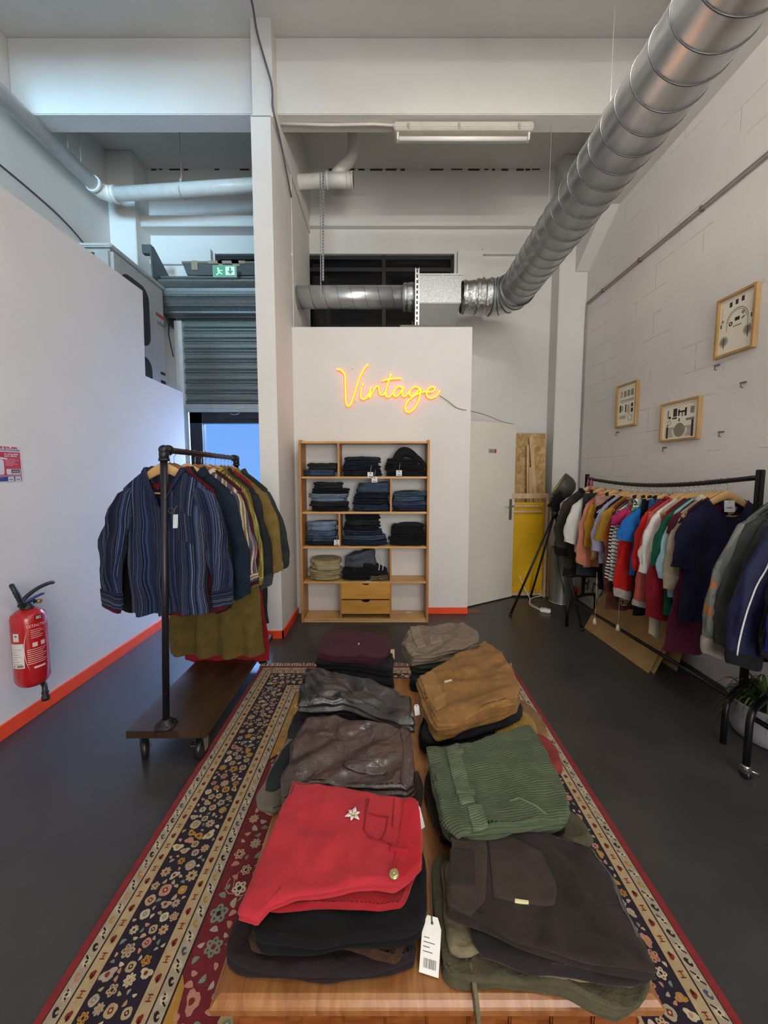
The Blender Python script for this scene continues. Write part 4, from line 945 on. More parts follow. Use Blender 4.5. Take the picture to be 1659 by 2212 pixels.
fx.text('CLASSES', u * .30, w * .115, w * .032, .0038, 4, u * .30); fx.text('AB', u * .40, w * .03, w * .07, .0038, 0, None, .0008)
for x in (.70, .84): fx.poly(rrect(u * x, w * .025, u * (x + .115), w * .14, .004), .0034, .0038, 0); fx.poly([(u * (x + .025), w * .05), (u * (x + .09), w * .05), (u * (x + .095), w * .09), (u * (x + .06), w * .075), (u * (x + .02), w * .09)], .0038, .0042, 3)
tag(fx.mb.build('safety_notice', [flat('d7cfd2', .4), flat('b5202c', .4), flat('27327c', .4), flat('6f7488', .4), flat('dba0a2', .4), flat('3d3a3e', .4), flat('d8d4d0', .4)]), 'red white and blue fire extinguisher notice on the white partition', 'sign')
# ================================================================== framed prints on the right wall
FW = wood('a07c4e', 'ba9663', 2, (8, 2, 2), .4); INK = flat('2a2730', .7); MID = flat('8d877c', .7); PALE = flat('b9b09e', .7)
GLZ = NT('print_paper'); GLZ.color('efe8d2'); GLZ.pr(.5, 0, .4, Coat_Weight=.6, Coat_Roughness=.04); GLZ = GLZ.m
def frame(label, tl, tr, br, bl, art):
    A, B, C, D = [onX(p[0], p[1], 2.32) for p in (tl, tr, br, bl)]
    y0, y1 = (B.y + C.y) / 2, (A.y + D.y) / 2; z0, z1 = (C.z + D.z) / 2, (A.z + B.z) / 2; W, Hh = y1 - y0, z1 - z0
    t = thing('picture_frame', label, 'picture', (2.33, (y0 + y1) / 2, (z0 + z1) / 2), 0, 'framed prints on the right wall')
    fx = Flat((2.348, y1, z0), (0, -1, 0), (0, 0, 1)); b = .016
    for x0_, y0_, x1_, y1_ in ((0, 0, W, b), (0, Hh - b, W, Hh), (0, b, b, Hh - b), (W - b, b, W, Hh - b)): fx.rect(x0_, y0_, x1_, y1_, 0, .03)
    cp(fx.mb.build('frame', FW), t)
    fx = Flat((2.348, y1, z0), (0, -1, 0), (0, 0, 1)); fx.rect(b, b, W - b, Hh - b, 0, .012, 0); art(fx, W, Hh, .0125)
    cp(fx.mb.build('print', [GLZ, INK, MID, PALE]), t)
def art_a(f, W, H, d):                              # an arch of small marks, three dark blocks on top
    for k in range(3): f.rect(W * (.30 + .15 * k), H * (.80 + .01 * k), W * (.37 + .15 * k), H * (.88 + .01 * k), d - .0003, d, 1)
    f.ring(W * .52, H * .55, W * .27, .004, d, 2, 0, PI); f.ring(W * .52, H * .55, W * .23, .003, d, 2, 0, PI)
    for x in (.26, .78): f.line(W * x, H * .55, W * x, H * .42, .004, d, 2)
    for k in range(14): a = PI * (k + .5) / 14; f.line(W * .52 + W * .22 * cos(a), H * .55 + W * .22 * sin(a), W * .52 + W * .28 * cos(a), H * .55 + W * .28 * sin(a), .003, d, 2)
    f.rect(W * .46, H * .54, W * .58, H * .60, d - .0003, d, 1); f.ring(W * .36, H * .52, W * .05, .008, d, 1); f.disc(W * .66, H * .64, .012, d - .0003, d, 2); f.line(W * .63, H * .54, W * .7, H * .57, .008, d, 1)
    for x, q in ((.2, .26), (.8, .33)):
        f.disc(W * x, H * q, W * .12, d - .0005, d - .0002, 3); f.disc(W * x, H * q, W * .08, d - .0003, d, 2); f.line(W * x, H * (q + .06), W * x, H * (q - .12), .006, d + .0003, 1)
    for x in (.12, .88): f.line(W * x, H * .5, W * x, H * .85, .002, d, 2); f.rect(W * (x - .03), H * .5, W * (x + .0), H * .57, d - .0003, d, 1); f.disc(W * (x + .02), H * .61, .01, d - .0003, d, 2)
    for k in range(7): f.disc(W * (.44 + .03 * k), H * .46, .004, d - .0003, d, 1 + k % 2)
def art_b(f, W, H, d):                              # columns of small panels
    for k in range(4): f.rect(W * (.16 + .17 * k), H * .70, W * (.28 + .17 * k), H * .84, d - .0003, d, 2 if k else 3)
    f.rect(W * .15, H * .60, W * .83, H * .64, d - .0003, d, 3); f.line(W * .2, H * .575, W * .8, H * .59, .005, d, 2)
    for x, y, w, h, m in ((.14, .36, .08, .16, 1), (.26, .38, .05, .12, 2), (.42, .34, .06, .18, 1), (.52, .30, .12, .2, 3), (.70, .44, .1, .08, 1), (.70, .32, .1, .09, 1)): f.rect(W * x, H * y, W * (x + w), H * (y + h), d - .0003, d, m)
    f.rect(W * .15, H * .2, W * .42, H * .28, d - .0003, d, 3); f.ring(W * .66, H * .20, W * .10, .006, d, 2); f.line(W * .4, H * .18, W * .5, H * .3, .004, d, 1)
def art_c(f, W, H, d):                              # hall scene of small blocks
    f.rect(W * .12, H * .1, W * .86, H * .36, d - .0004, d - .0001, 3); f.disc(W * .5, H * .27, W * .14, d - .0003, d, 2); f.ring(W * .5, H * .3, W * .2, .012, d + .0002, 0, PI, 2 * PI)
    for x, y, w, h, m in ((.32, .62, .1, .2, 1), (.45, .70, .2, .04, 1), (.45, .62, .04, .16, 1), (.54, .60, .04, .14, 2), (.62, .60, .05, .2, 1), (.16, .6, .04, .2, 2), (.2, .58, .06, .06, 1), (.76, .64, .09, .16, 2), (.66, .48, .2, .06, 2), (.3, .56, .12, .04, 1), (.8, .38, .05, .1, 1), (.47, .48, .03, .08, 1)): f.rect(W * x, H * y, W * (x + w), H * (y + h), d - .0003, d, m)
    for x in (.15, .80): f.rect(W * x, H * .08, W * (x + .05), H * .38, d - .0002, d + .0001, 1); f.disc(W * (x + .025), H * .41, .007, d - .0003, d + .0001, 1)
    for k in range(12): f.line(W * (.14 + .06 * k), H * .88, W * (.17 + .06 * k), H * .90 + (k % 2) * .006, .003, d, 2)
    f.ring(W * .22, H * .48, W * .05, .005, d, 2)
frame('largest framed print, highest on the right wall', (1546, 651), (1634, 610), (1627, 748), (1543, 777), art_a)
frame('narrow upright framed print, lowest towards the far corner', (1332, 834), (1376, 821), (1371, 919), (1328, 924), art_b)
frame('wide framed print between the narrow print and the big print', (1427, 876), (1511, 852), (1505, 946), (1423, 957), art_c)
hk = [((1551, 789), 'small wall hook just under the largest framed print'), ((1335, 934), 'small wall hook just under the narrow upright print'), ((1437, 967), 'small wall hook just under the wide framed print'), ((1560, 933), 'bare wall hook to the right of the wide framed print'), ((1608, 826), 'bare wall staple below and right of the largest print')]
for (px, py), lab_ in hk:
    p = onX(px, py, 2.345); mb = MB(); mb.bbox((2.34, p.y - .012, p.z - .004), (2.35, p.y + .03, p.z + .006)); mb.tube([(2.345, p.y, p.z), (2.325, p.y, p.z - .006), (2.322, p.y, p.z - .03), (2.335, p.y, p.z - .034)], .004, 6)
    tag(mb.build('wall_hook', flat('6d6678', .4, .5)), lab_, 'hook', 'hooks on the right wall')
# ================================================================== back right corner: boards, lamp, bin
def osb():
    t = NT('strand_board'); v = t.coord(scale=(1, 1, .45), rot=(0, .5, 0)); v2 = t.coord(scale=(.5, 1, 1), rot=(0, -.7, 0))
    a = t.noise(v, 7, 4, .75, 2.6); b = t.noise(v2, 9, 4, .75, 2.8)
    t.color(t.mix(.5, t.ramp(a, [(.35, '7d6038'), (.5, 'b7955f'), (.65, 'd8bd8a')]), t.ramp(b, [(.35, '8a6a3e'), (.55, 'c4a26a'), (.7, 'dcc597')]))); t.bump(a, .3, .01); t.pr(.7, 0, .3); return t.m
LATH = wood('b39468', 'cdb088', 2, (12, 12, 1.4), .6)
a = onY(1113, 936, 4.74); b = onY(1179, 936, 4.74)
mb = MB(); mb.prism([(4.62, 0.004), (4.64, 0), (4.765, a.z), (4.745, a.z)], lambda y, z, d: (d, y, z), a.x - .32, b.x)
tag(mb.build('strand_board_sheet', osb()), 'tall strand board sheet leaning in the corner behind the open door', 'board')
def stick(label, px0, py0, px1, py1, Y0, Y1, w=.045, d=.02):
    p = onY(px0, py0, Y0); q = onY(px1, py1, Y1); x = q - p; x.normalize(); s = Vector((1, 0, 0)); s = (s - x * s.dot(x)).normalized(); n_ = s.cross(x)
    L = (q - p).length; mb = MB(); mb.prism([(-w / 2, 0), (w / 2, 0), (w / 2, L), (-w / 2, L)], lambda u, v_, dd_: p + s * u + x * v_ + n_ * dd_, 0, d)
    return tag(mb.build('wooden_batten', LATH), label, 'batten', 'loose battens in the corner')
stick('longest loose batten leaning crooked against the strand board', 1158, 1120, 1146, 945, 4.58, 4.70)
stick('middle loose batten leaning upright against the strand board', 1140, 1120, 1139, 962, 4.595, 4.70, .03)
stick('shortest loose batten in front of the strand board', 1146, 1125, 1145, 1010, 4.565, 4.65, .04)
# yellow panel on a timber stand
yb = thing('yellow_panel', 'bright yellow panel standing on a timber frame behind the open door', 'panel', (1.66, 4.5, 0))
a = onY(1107, 1085, 4.48); b = onY(1169, 1275, 4.48); x0 = a.x - .25
YEL = NT('yellow_sheet'); v = YEL.coord(); n = YEL.noise(v, 3, 4); YEL.color(YEL.ramp(n, [(.3, 'c99a06'), (.7, 'd9ab12')])); YEL.pr(.4, 0, .4); YEL.bump(n, .15, .02); YEL = YEL.m
mb = MB(); mb.bbox((x0, 4.475, b.z), (b.x, 4.485, a.z), 0, .003); mb.bbox((x0, 4.455, b.z - .015), (b.x + .01, 4.49, b.z + .012), 0, .005); cp(mb.build('sheet', YEL), yb)
def bar(p0, p1, nm): mb = MB(); mb.bbox(p0, p1, 0, .002); cp(mb.build(nm, LATH), yb)
c = onY(1160, 1073, 4.46)
for py, yy in ((1068, 4.43), (1093, 4.44), (1105, 4.44)):
    z = onY(1150, py, yy).z; bar((x0, yy, z - .035 * (py < 1080) - .012), (onY(1182 if py < 1080 else 1171, py, yy).x, yy + .03, z + .012), 'crosspiece')
zt = onY(1180, 1066, 4.46).z
for px, yy, w, z1 in ((1168, 4.49, .03, zt - .02), (1176, 4.44, .028, zt), (1184, 4.46, .03, zt - .06)):
    p = onY(px, 1200, yy); bar((p.x, yy, 0), (p.x + w, yy + .025, z1), 'upright')
bar((x0, 4.45, 0.02), (onY(1172, 1285, 4.45).x, 4.475, .06), 'crosspiece'); bar((x0, 4.44, 0), (x0 + .03, 4.47, zt), 'upright')
# metal bin
bc = onZ(1219, 1308, 0); mb = MB(); bc.y += .11; r0 = .115
bn = thing('metal_bin', 'plain grey metal bin on the floor behind the dark olive jacket', 'bin', (bc.x, bc.y, 0))
mb.lathe([(0, 0), (r0, 0), (r0, .02), (r0 - .003, .025), (r0 + .006, .62), (r0 + .012, .63), (r0, .635), (r0 - .008, .6), (r0 - .012, .03), (0, .03)], (bc.x, bc.y, 0), 36); cp(mb.build('body', flat('7d7d79', .42, .6)), bn)
mb = MB(); mb.lathe([(r0 + .002, 0), (r0 + .006, .004), (r0 + .006, .018), (r0 + .0, .022)], (bc.x, bc.y, 0), 36); cp(mb.build('base_rim', flat('b5b5b0', .3, .8)), bn)
cable('lamp_cord', 'thin black cord hanging behind the tripod lamp down to the floor', [(1.78, 3.94, .9), (1.80, 3.98, .5), onZ(1212, 1300, .0) * .5 + onZ(1206, 1290, 0) * .5 + Vector((-.02, -.2, .12)), onZ(1196, 1301, .006)], .004, flat('191919', .5))
# tripod lamp
AP = Vector((1.735, 3.93, 1.06)); tl = thing('tripod_lamp', 'black tripod floor lamp with a tilted bowl head beside the clothes rail', 'floor lamp', (AP.x, AP.y, 0))
TB = flat('111113', .45)
for px, py in ((1102, 1329), (1146, 1290), (1258, 1362)):
    g = onZ(px, py, .004); mb = MB(); mb.cyl(g, AP + (g - AP) * .03, .0125, 12, 0, .0105); mb.cyl(g + Vector((0, 0, -.004)), g + (AP - g) * .02, .0155, 12); cp(mb.build('leg', TB), tl)
mb = MB(); mb.cyl(AP - Vector((0, 0, .05)), AP + Vector((0, 0, .16)), .02, 16); mb.cyl(AP - Vector((0, 0, .04)), AP + Vector((0, 0, .02)), .035, 16); cp(mb.build('stem', TB), tl)
HC = onY(1206, 1046, 3.93); ax = Vector((-.80, .30, .50)).normalized(); u_ = ax.orthogonal().normalized(); v_ = ax.cross(u_)
M = Matrix((u_, v_, ax)).transposed(); Rb = .132
mb = MB(); mb.lathe([(0, -.165), (.05, -.160), (.09, -.135), (.118, -.09), (.13, -.03), (Rb, .0), (Rb - .006, .0), (.122, -.03), (.11, -.085), (.08, -.125), (.04, -.148), (0, -.152)], HC, 40, 0, M)
cp(mb.build('bowl', flat('3b3a34', .5)), tl)
mb = MB(); mb.lathe([(0, -.12), (.06, -.115), (.105, -.07), (.122, -.012), (.124, -.004)], HC, 32, 0, M); cp(mb.build('reflector', flat('b59a4e', .35, .3)), tl)
mb = MB(); mb.sphere(HC - ax * .07, .035); cp(mb.build('bulb', flat('efe9dc', .2)), tl)
q = [onY(1181, 1094, 3.84), onY(1209, 1062, 3.80), onY(1232, 1068, 3.86), onY(1199, 1098, 3.90)]; nn = (q[1] - q[0]).cross(q[2] - q[0]).normalized() * .004
mb = MB(); i = [mb.vert(p) for p in q] + [mb.vert(p + nn) for p in q]
for f in ((3, 2, 1, 0), (4, 5, 6, 7), (0, 1, 5, 4), (1, 2, 6, 5), (2, 3, 7, 6), (3, 0, 4, 7)): mb.face([i[k] for k in f], 0, False)
cp(mb.build('shade_flap', flat('151516', .55)), tl)
mb = MB(); mb.tube([AP + Vector((0, 0, .14)), AP + Vector((.02, -.02, .2)), HC - ax * .12], .012, 10); mb.bbox(AP + Vector((-.04, -.035, .02)), AP + Vector((.04, .035, .17)), 0, .01); cp(mb.build('head_joint', TB), tl)
# floor socket
p = onZ(1178, 1322, 0); SK = thing('floor_socket', 'small white two-way extension socket lying on the dark floor', 'socket', (p.x, p.y, 0), -.5)
o = MB().box((0, 0, .02), (.105, .06, .038), 0, None, .008).build('casing', flat('e9e7e0', .4), SK)
mb = MB()
for x in (-.025, .025): mb.cyl((x, 0, .039), (x, 0, .0396), .018, 18)
mb.build('socket_face', flat('bdbab2', .5), SK)
cable('extension_lead', 'short white lead from the floor socket towards the timber frame', [onZ(1170, 1318, .012), onZ(1150, 1306, .006), onZ(1141, 1300, .006), onZ(1150, 1290, .006), onZ(1172, 1288, .02), onZ(1188, 1280, .03)], .005, flat('dcd3bd', .5))
# cardboard sheets under the rack
CB = NT('cardboard'); v = CB.coord(); n = CB.noise(v, 8, 4); w = CB.wave(CB.coord(scale=(1, 1, 1)), 60, .3, 1, 'Z'); CB.color(CB.ramp(n, [(.3, '9a7a4c'), (.7, 'ad8c5c')])); CB.bump(w, .05, .004); CB.pr(.8, 0, .25); CB = CB.m
def sheet(label, p, th, name='cardboard_sheet', m=CB, cat='cardboard', grp='cardboard sheets under the rack'):
    p = [Vector(q) for q in p]; nn = (p[1] - p[0]).cross(p[3] - p[0]).normalized() * th; mb = MB(); i = [mb.vert(q) for q in p] + [mb.vert(q + nn) for q in p]
    for f in ((3, 2, 1, 0), (4, 5, 6, 7), (0, 1, 5, 4), (1, 2, 6, 5), (2, 3, 7, 6), (3, 0, 4, 7)): mb.face([i[k] for k in f], 0, False)
    return tag(mb.build(name, m), label, cat, grp)
b0, b1 = onZ(1262, 1356, 0), onZ(1400, 1454, 0)
sheet('front cardboard sheet leaning low under the rack, in full view', [(b1.x, b1.y, .0), (b0.x, b0.y, .0), (2.28, 3.86, .325), (2.28, 2.93, .325)], .006)
sheet('second cardboard sheet just behind the front one under the rack', [(b1.x + .035, b1.y - .01, .0), (b0.x + .035, b0.y + .02, .0), (2.30, 3.9, .325), (2.30, 2.90, .325)], .006)
sheet('darker cardboard sheet standing steeply behind the others against the wall', [(2.17, 2.76, 0), (2.17, 3.6, 0), (2.325, 3.7, .42), (2.325, 2.82, .42)], .006)
p0, p1 = (2.02, 3.66, .0), (2.16, 4.32, .0)
pb = thing('lettered_board', 'pale board with big dark letters leaning behind the far rack foot', 'board', (2.1, 4.1, 0))
A_, B_ = Vector((2.235, 3.72, .0)), Vector((2.245, 4.42, .0)); fx = Flat(B_, (A_ - B_), (.16, 0, 1)); L_ = (A_ - B_).length
fx.rect(0, 0, L_, .36, -.01, 0, 0); cp(fx.mb.build('panel', flat('b9b3a2', .6)), pb)
fx = Flat(B_, (A_ - B_), (.16, 0, 1)); fx.text('AT', L_ * .62, .16, .17, .002, 0, L_ * .32, .004); fx.rect(L_ * .12, .16, L_ * .16, .28, 0, .002); fx.rect(L_ * .24, .16, L_ * .28, .28, 0, .002); fx.rect(L_ * .40, .16, L_ * .44, .28, 0, .002); fx.rect(L_ * .16, .21, L_ * .24, .235, 0, .002); fx.rect(L_ * .44, .255, L_ * .54, .28, 0, .002); fx.rect(L_ * .44, .16, L_ * .54, .18, 0, .002)
cp(fx.mb.build('lettering', flat('45433d', .6)), pb)
# planter
PC = Vector((2.15, 2.04, 0)); pl = thing('potted_plant', 'grassy green plant in a low white tub beside the right wall', 'plant', tuple(PC))
mb = MB(); mb.lathe([(0, 0), (.13, 0), (.16, .02), (.178, .07), (.185, .20), (.19, .215), (.184, .22), (.176, .2), (.17, .17), (0, .17)], PC, 40); cp(mb.build('tub', flat('8f8e95', .45)), pl)
mb = MB(); mb.lathe([(.171, .172), (.1, .182), (0, .186)], PC, 24); cp(mb.build('soil', flat('2b211a', .95)), pl)
LEAF = NT('leaf'); v = LEAF.coord(); n = LEAF.noise(v, 12, 3); LEAF.color(LEAF.ramp(n, [(.3, '2f4a1e'), (.7, '58702c')])); LEAF.pr(.5, 0, .4); LEAF = LEAF.m
rn = random.Random(5); mb = MB()
for k in range(90):
    a = rn.uniform(0, 6.28); L = rn.uniform(.08, .22); h = rn.uniform(.03, .11); r0 = rn.uniform(0, .12); w = rn.uniform(.004, .009)
    b = PC + Vector((r0 * cos(a), r0 * sin(a), .175)); d = Vector((cos(a), sin(a), 0)); s = Vector((-sin(a), cos(a), 0)); tw = rn.uniform(-.3, .3); pr_ = None
    if (b + d * L).x > 2.32: L = max(.05, (2.32 - b.x) / max(d.x, .05))
    for j in range(9):
        t = j / 8; p = b + d * L * t + Vector((0, 0, h * sin(PI * t * .85) * 1.5 - .17 * t * t * L / .3)) + s * tw * t * t * .1; q = w * (1 - t) ** .6 + .0006
        cur = (mb.vert(p - s * q), mb.vert(p + Vector((0, 0, -q * .5))), mb.vert(p + s * q))
        if pr_: mb.face((pr_[0], pr_[1], cur[1], cur[0])); mb.face((pr_[1], pr_[2], cur[2], cur[1]))
        pr_ = cur
cp(mb.build('leaves', LEAF), pl)
# ================================================================== hangers
HW1 = wood('b98f5a', 'd0a871', 2, (2, 9, 9), .4); HW2 = wood('7d5233', '94663f', 2, (2, 9, 9), .4); STEEL = flat('b9babb', .25, .95)
def hz(x): return -.056 - .150 * (min(abs(x), .27) / .22) ** 1.25
def hanger_proto(m, clips=False, lab=''):
    t = thing('coat_hanger', lab, 'hanger', (0, 0, -5))
    mb = MB(); n = 19; half = .205 if not clips else .175
    def fn(i, j):
        x = -half + 2 * half * j / (n - 1); z = hz(x) if not clips else -.085 - .01 * abs(x) / half
        hgt = (.058 - .024 * abs(x) / half) if not clips else .014; yb = .012 * (abs(x) / half) ** 2
        a = 2 * PI * i / 10; return (x, (.0085 if not clips else .007) * cos(a) + yb, z - hgt / 2 + hgt / 2 * sin(a))
    R = mb.grid(fn, 10, n, wrapu=True); mb.face(R[0]); mb.face(R[-1][::-1]); mb.build('shoulder_bar', m, t)
    if not clips:
        mb = MB(); mb.cyl((-.17, 0, -.215), (.17, 0, -.215), .0055, 8); mb.build('trouser_bar', m, t)
    mb = MB(); mb.tube([(0, 0, -.075)] + [(.0, .0, -.045)] + [(0, .021 * sin(a), -.006 - .021 * cos(a) + .003) for a in [PI * k / 8 * 1.45 for k in range(9)]], .0017, 6); mb.build('hook', STEEL, t)
    if clips:
        for x in (-.13, .13): mb = MB(); mb.box((x, -.001, -.10), (.022, .022, .05), 0, None, .004); mb.box((x, -.012, -.085), (.016, .01, .03), 0, None, .003); mb.build('clip', flat('121214', .4), t)
    return t
HGP = {k: hanger_proto(m, c) for k, m, c in (('light', HW1, False), ('brown', HW2, False), ('clip', HW1, True))}
used_h = set()
def hang(kind, loc, rz, label, group):
    if kind not in used_h:
        used_h.add(kind); o = HGP[kind]; o.location = loc; o.rotation_euler = (0, 0, rz); o['label'] = label
    else: o = dup(HGP[kind], loc, rz, label)
    o['group'] = group; return o
# ================================================================== clothes on hangers
def sgnp(v, p): return math.copysign(abs(v) ** p, v)
def garment(name, label, cat, group, loc, rz, m, hw=.21, length=.62, hem=None, th=.024, sleeve=.56, out=.06, outr=None, sway=0.0, sw=(.062, .043), cuff=None, cufflen=.045, collar=None, neck='crew', seed=1, wave=.010, placket=None, pocket=None, bottom=False, folds=1.0, hanger='light', hname=None, hgroup=None, hemband=None, smat=None, nw=.086):
    rn = random.Random(seed); ph = rn.uniform(0, 6.28); ph2 = rn.uniform(0, 6.28); hem = hem or hw * 1.04
    t = thing(name, label, cat, loc, rz, group); SV = Vector((seed * 3.7, seed * 1.3, 0))
    dip = {'crew': .065, 'v': .21, 'shirt': .085, 'high': .02, 'wide': .105}[neck]
    ztop = hz(nw) + .010; zhem = hz(hw) - length
    def z0(x, front):
        if bottom: return -.103 + .004 * sin(9 * x + ph)
        ax_ = abs(x)
        if ax_ >= nw: return hz(ax_) + .010
        q = ax_ / nw; return ztop - (dip if front else .016) * ((1 - q * q) if neck != 'v' else (1 - q))
    def pt(c, v, front):
        W = hw + (hem - hw) * min(1, max(0, (v - .05) / .95)) ** .9
        if bottom: W = hw + (hem - hw) * v
        if not bottom and .06 < v < .45: W -= .012 * sin((v - .06) / .39 * PI)
        x = W * c; za = z0(hw * c, front); z = za + (zhem - za) * v
        prof = max(0.0, 1 - abs(c) ** 2.4) ** .5
        tt = th * (min(1, .28 + v * 6) if not bottom else .55 + .45 * v) * (1 + .25 * v)
        if not bottom and abs(c * hw) < nw * 1.25: tt = tt * min(1, v * 9) + max(0, 1 - v * 9) * .042 * (1 - (c * hw / nw / 1.25) ** 2)
        f = folds * v ** .8 * (.35 * sin(7.5 * c * 1.5 + ph + 1.2 * v) + .25 * sin(13 * c + ph2))
        y = (-1 if front else 1) * tt * prof * (1 + .9 * f) + wave * v * (sin(4.2 * c + ph) + .5 * sin(9 * c + ph2 + 2 * v))
        nv = noise.noise_vector(Vector((x * 7, y * 9, z * 7)) + SV); k = .014 * min(1, v * 3) * folds
        return Vector((x + nv.x * k * .6 + .006 * folds * v * sin(5 * z * 3 + ph), y + nv.y * k * .8, z + (nv.z * .008 * v)))
    NU, NV = 30, 24
    mb = MB()
    def fn(i, j):
        a = 2 * PI * i / (2 * NU); c = cos(a); return pt(sgnp(c, .9), (j / (NV - 1)) ** 1.25, sin(a) <= 1e-9)
    def uvf(i, j):
        a = 2 * PI * i / (2 * NU); c = sgnp(cos(a), .9); return (c * hw + (0 if sin(a) <= 1e-9 else 1.7), zhem * (j / (NV - 1)) ** 1.25)
    mb.grid(fn, 2 * NU, NV, wrapu=True, uvf=uvf); mb.build('body', m, t)
    if bottom:
        mb = MB(); mb.grid(lambda i, j: pt(sgnp(cos(2 * PI * i / 60), .9), .0 + .035 / length * j, sin(2 * PI * i / 60) <= 0) + Vector((0, (-.003 if sin(2 * PI * i / 60) <= 0 else .003), .002)), 60, 3, wrapu=True, uvf=lambda i, j: (j * .02, i * .008)); mb.build('waistband', m, t)
    if hemband:
        mb = MB(); mb.grid(lambda i, j: pt(sgnp(cos(2 * PI * i / 60), .9), 1 - .06 / length * (1 - j / 2), sin(2 * PI * i / 60) <= 0) * 1.0 + Vector((0, (-.002 if sin(2 * PI * i / 60) <= 0 else .002), -.02 * (j == 2))), 60, 3, wrapu=True); mb.build('hem_band', hemband, t)
    if sleeve and not bottom:
        for s in (-1, 1):
            zs_ = hz(hw) + .026; NS = 16; sm = smat or m
            yb = rn.uniform(-.012, .012) + (sway if s < 0 else sway * .5); o_ = (out if s < 0 or outr is None else outr) * rn.uniform(.9, 1.08)
            def ctr(q):
                return Vector((s * (hw - .06 + (o_ + .045) * sin(min(1, q * 1.15) * PI / 2) ** .9), yb * q + .006 * sin(5 * q + ph), zs_ - sleeve * q))
            def sfn(i, j, g=0.0, q0=0.0, q1=1.0):
                q = q0 + (q1 - q0) * j / (NS - 1); C = ctr(q); a = 2 * PI * i / 20
                k = min(1, (q * sleeve + .004) / .05) ** .6
                rx = (sw[0] + (sw[1] - sw[0]) * q) * k + g; ry = (sw[0] + (sw[1] - sw[0]) * q) * .46 * (.35 + .65 * k) + g
                w_ = 1 + folds * (.15 * sin(3 * a + ph + q * 7) + .09 * sin(5 * a + ph2 - 11 * q)) * min(1, q * 3); p = C + Vector((rx * cos(a) * w_, ry * sin(a) * w_, (.018 * q * cos(a) * s)))
                nv = noise.noise_vector(p * 9 + SV + Vector((s, 0, 0))); return p + nv * .012 * folds * min(1, q * 3)
            mb = MB(); mb.grid(sfn, 20, NS, wrapu=True, uvf=lambda i, j: (2.6 * s + .018 * i + .10 * j / NS * s, -sleeve * j / (NS - 1))); mb.build('sleeve', sm, t)
            if cuff:
                mb = MB(); NS2 = NS; q0 = 1 - cufflen / sleeve
                mb.grid(lambda i, j: sfn(i, j * (NS - 1) / 4.0, .0035 - .004 * (j == 4), q0, 1.01), 20, 5, wrapu=True, uvf=lambda i, j: (j * .012, i * .011)); mb.build('cuff', cuff, t)
    if collar:
        fold = .042 if neck == 'shirt' else .018; mb = MB(); cm = collar; P = []
        for k in range(25):
            a = 2 * PI * (k / 24) * .94 + .19 - PI / 2; c = cos(a) * nw * 1.0; fr = sin(a) < 0
            q = pt(c / hw, 0.0, fr); q.y = (.043 if not fr else -.043) * abs(sin(a)) ** .8 * (1 if not fr else 1.0); P.append((q, Vector((cos(a), sin(a), 0))))
        up = .014 if neck in ('shirt', 'high') else .008
        R = []
        for q, d in P: R.append((q - d * .002 + Vector((0, 0, -.006)), q + Vector((0, 0, up)), q + d * .010 + Vector((0, 0, up + .002)), q + d * (.014 + fold * .45) + Vector((0, 0, up - fold))))
        mb.grid(lambda i, j: R[j][i], 4, 25, uvf=lambda i, j: (.03 * i, .014 * j)); mb.build('collar', cm, t, solid=.003)
    if placket:
        mb = MB(); mb.grid(lambda i, j: pt((-.014 + .014 * i) / hw, .02 + .975 * j / 20, True) + Vector((0, -.004, 0)), 3, 21, uvf=lambda i, j: (.31 + .014 * i, -.03 * j)); plk = mb.build('placket', placket, t)
        mb = MB()
        for k in range(6): p = pt(0, .08 + .15 * k, True) + Vector((0, -.006, 0)); mb.cyl(p, p + Vector((0, -.003, 0)), .0055, 10)
        mb.build('buttons', flat('d8d2c4', .4), plk)
    if pocket:
        mb = MB(); mb.grid(lambda i, j: pt((.06 + .10 * i / 5) / hw, .27 + .2 * j / 5, True) + Vector((0, -.004, 0)), 6, 6, uvf=lambda i, j: (.9 + .02 * i, -.024 * j)); mb.build('pocket', pocket, t)
    if hname: hang(hanger, loc, rz, hname, hgroup or 'hangers')
    t['_pt'] = 0; del t['_pt']
    return t, pt
# ------------------------------------------------------------------ left rack: shirts and coats facing the shopper
def lx(y): return LXT + (LXC - LXT) * (y - LYN) / (LYF - LYN)
def lz(y): return LZ - .01 * (y - LYN) / (LYF - LYN)
LG = 'shirts and coats on the pipe rack'; LH = 'hangers on the pipe rack'
NAVY = stripes([(0, '0b0e22'), (.34, '1a2750'), (.45, '0b0e22'), (.56, '44639a'), (.61, '0b0e22'), (.72, '1b1a38'), (.78, '8fb0cc'), (.81, '14142c'), (.90, '8f8286'), (.925, '121430')], 85, 0, .2)
NAVYH = stripes([(0, '0b0e22'), (.34, '1a2750'), (.45, '0b0e22'), (.56, '3a5684'), (.61, '0b0e22'), (.78, '7f9fbe'), (.83, '14142c'), (.92, 'a8a0a4'), (.95, '121430')], 110, 0, .7)
RED_D = fabric('5a1220'); BLKF = fabric('0f1013'); DEN = denim('152536', .4); OLV = fabric('5f5024', .95, .25); MUS = corduroy('7d6735', 0, 110); CHA = denim('26282b', .35)
MULTI = stripes([(0, '8f3f34'), (.13, 'b9ac98'), (.2, '4d4c5c'), (.38, 'c3b8a4'), (.44, '8a7440'), (.52, 'c9bda6'), (.56, '50505f'), (.74, 'a85c4e'), (.80, 'cfc5b4'), (.88, '4d4c5c')], 6.5, 0, .05, irregular=False)
YEL_S = stripes([(0, '8f8434'), (.22, '3d3a22'), (.3, 'a89b48'), (.5, 'c4bb86'), (.58, '46431f'), (.66, '9c9040'), (.9, '2f3328')], 22, 0, .1, irregular=False)
MAR = velvet('3d0f1c'); GRN = fabric('25292a'); DKO = fabric('2c3432'); REDD = fabric('8a1720')
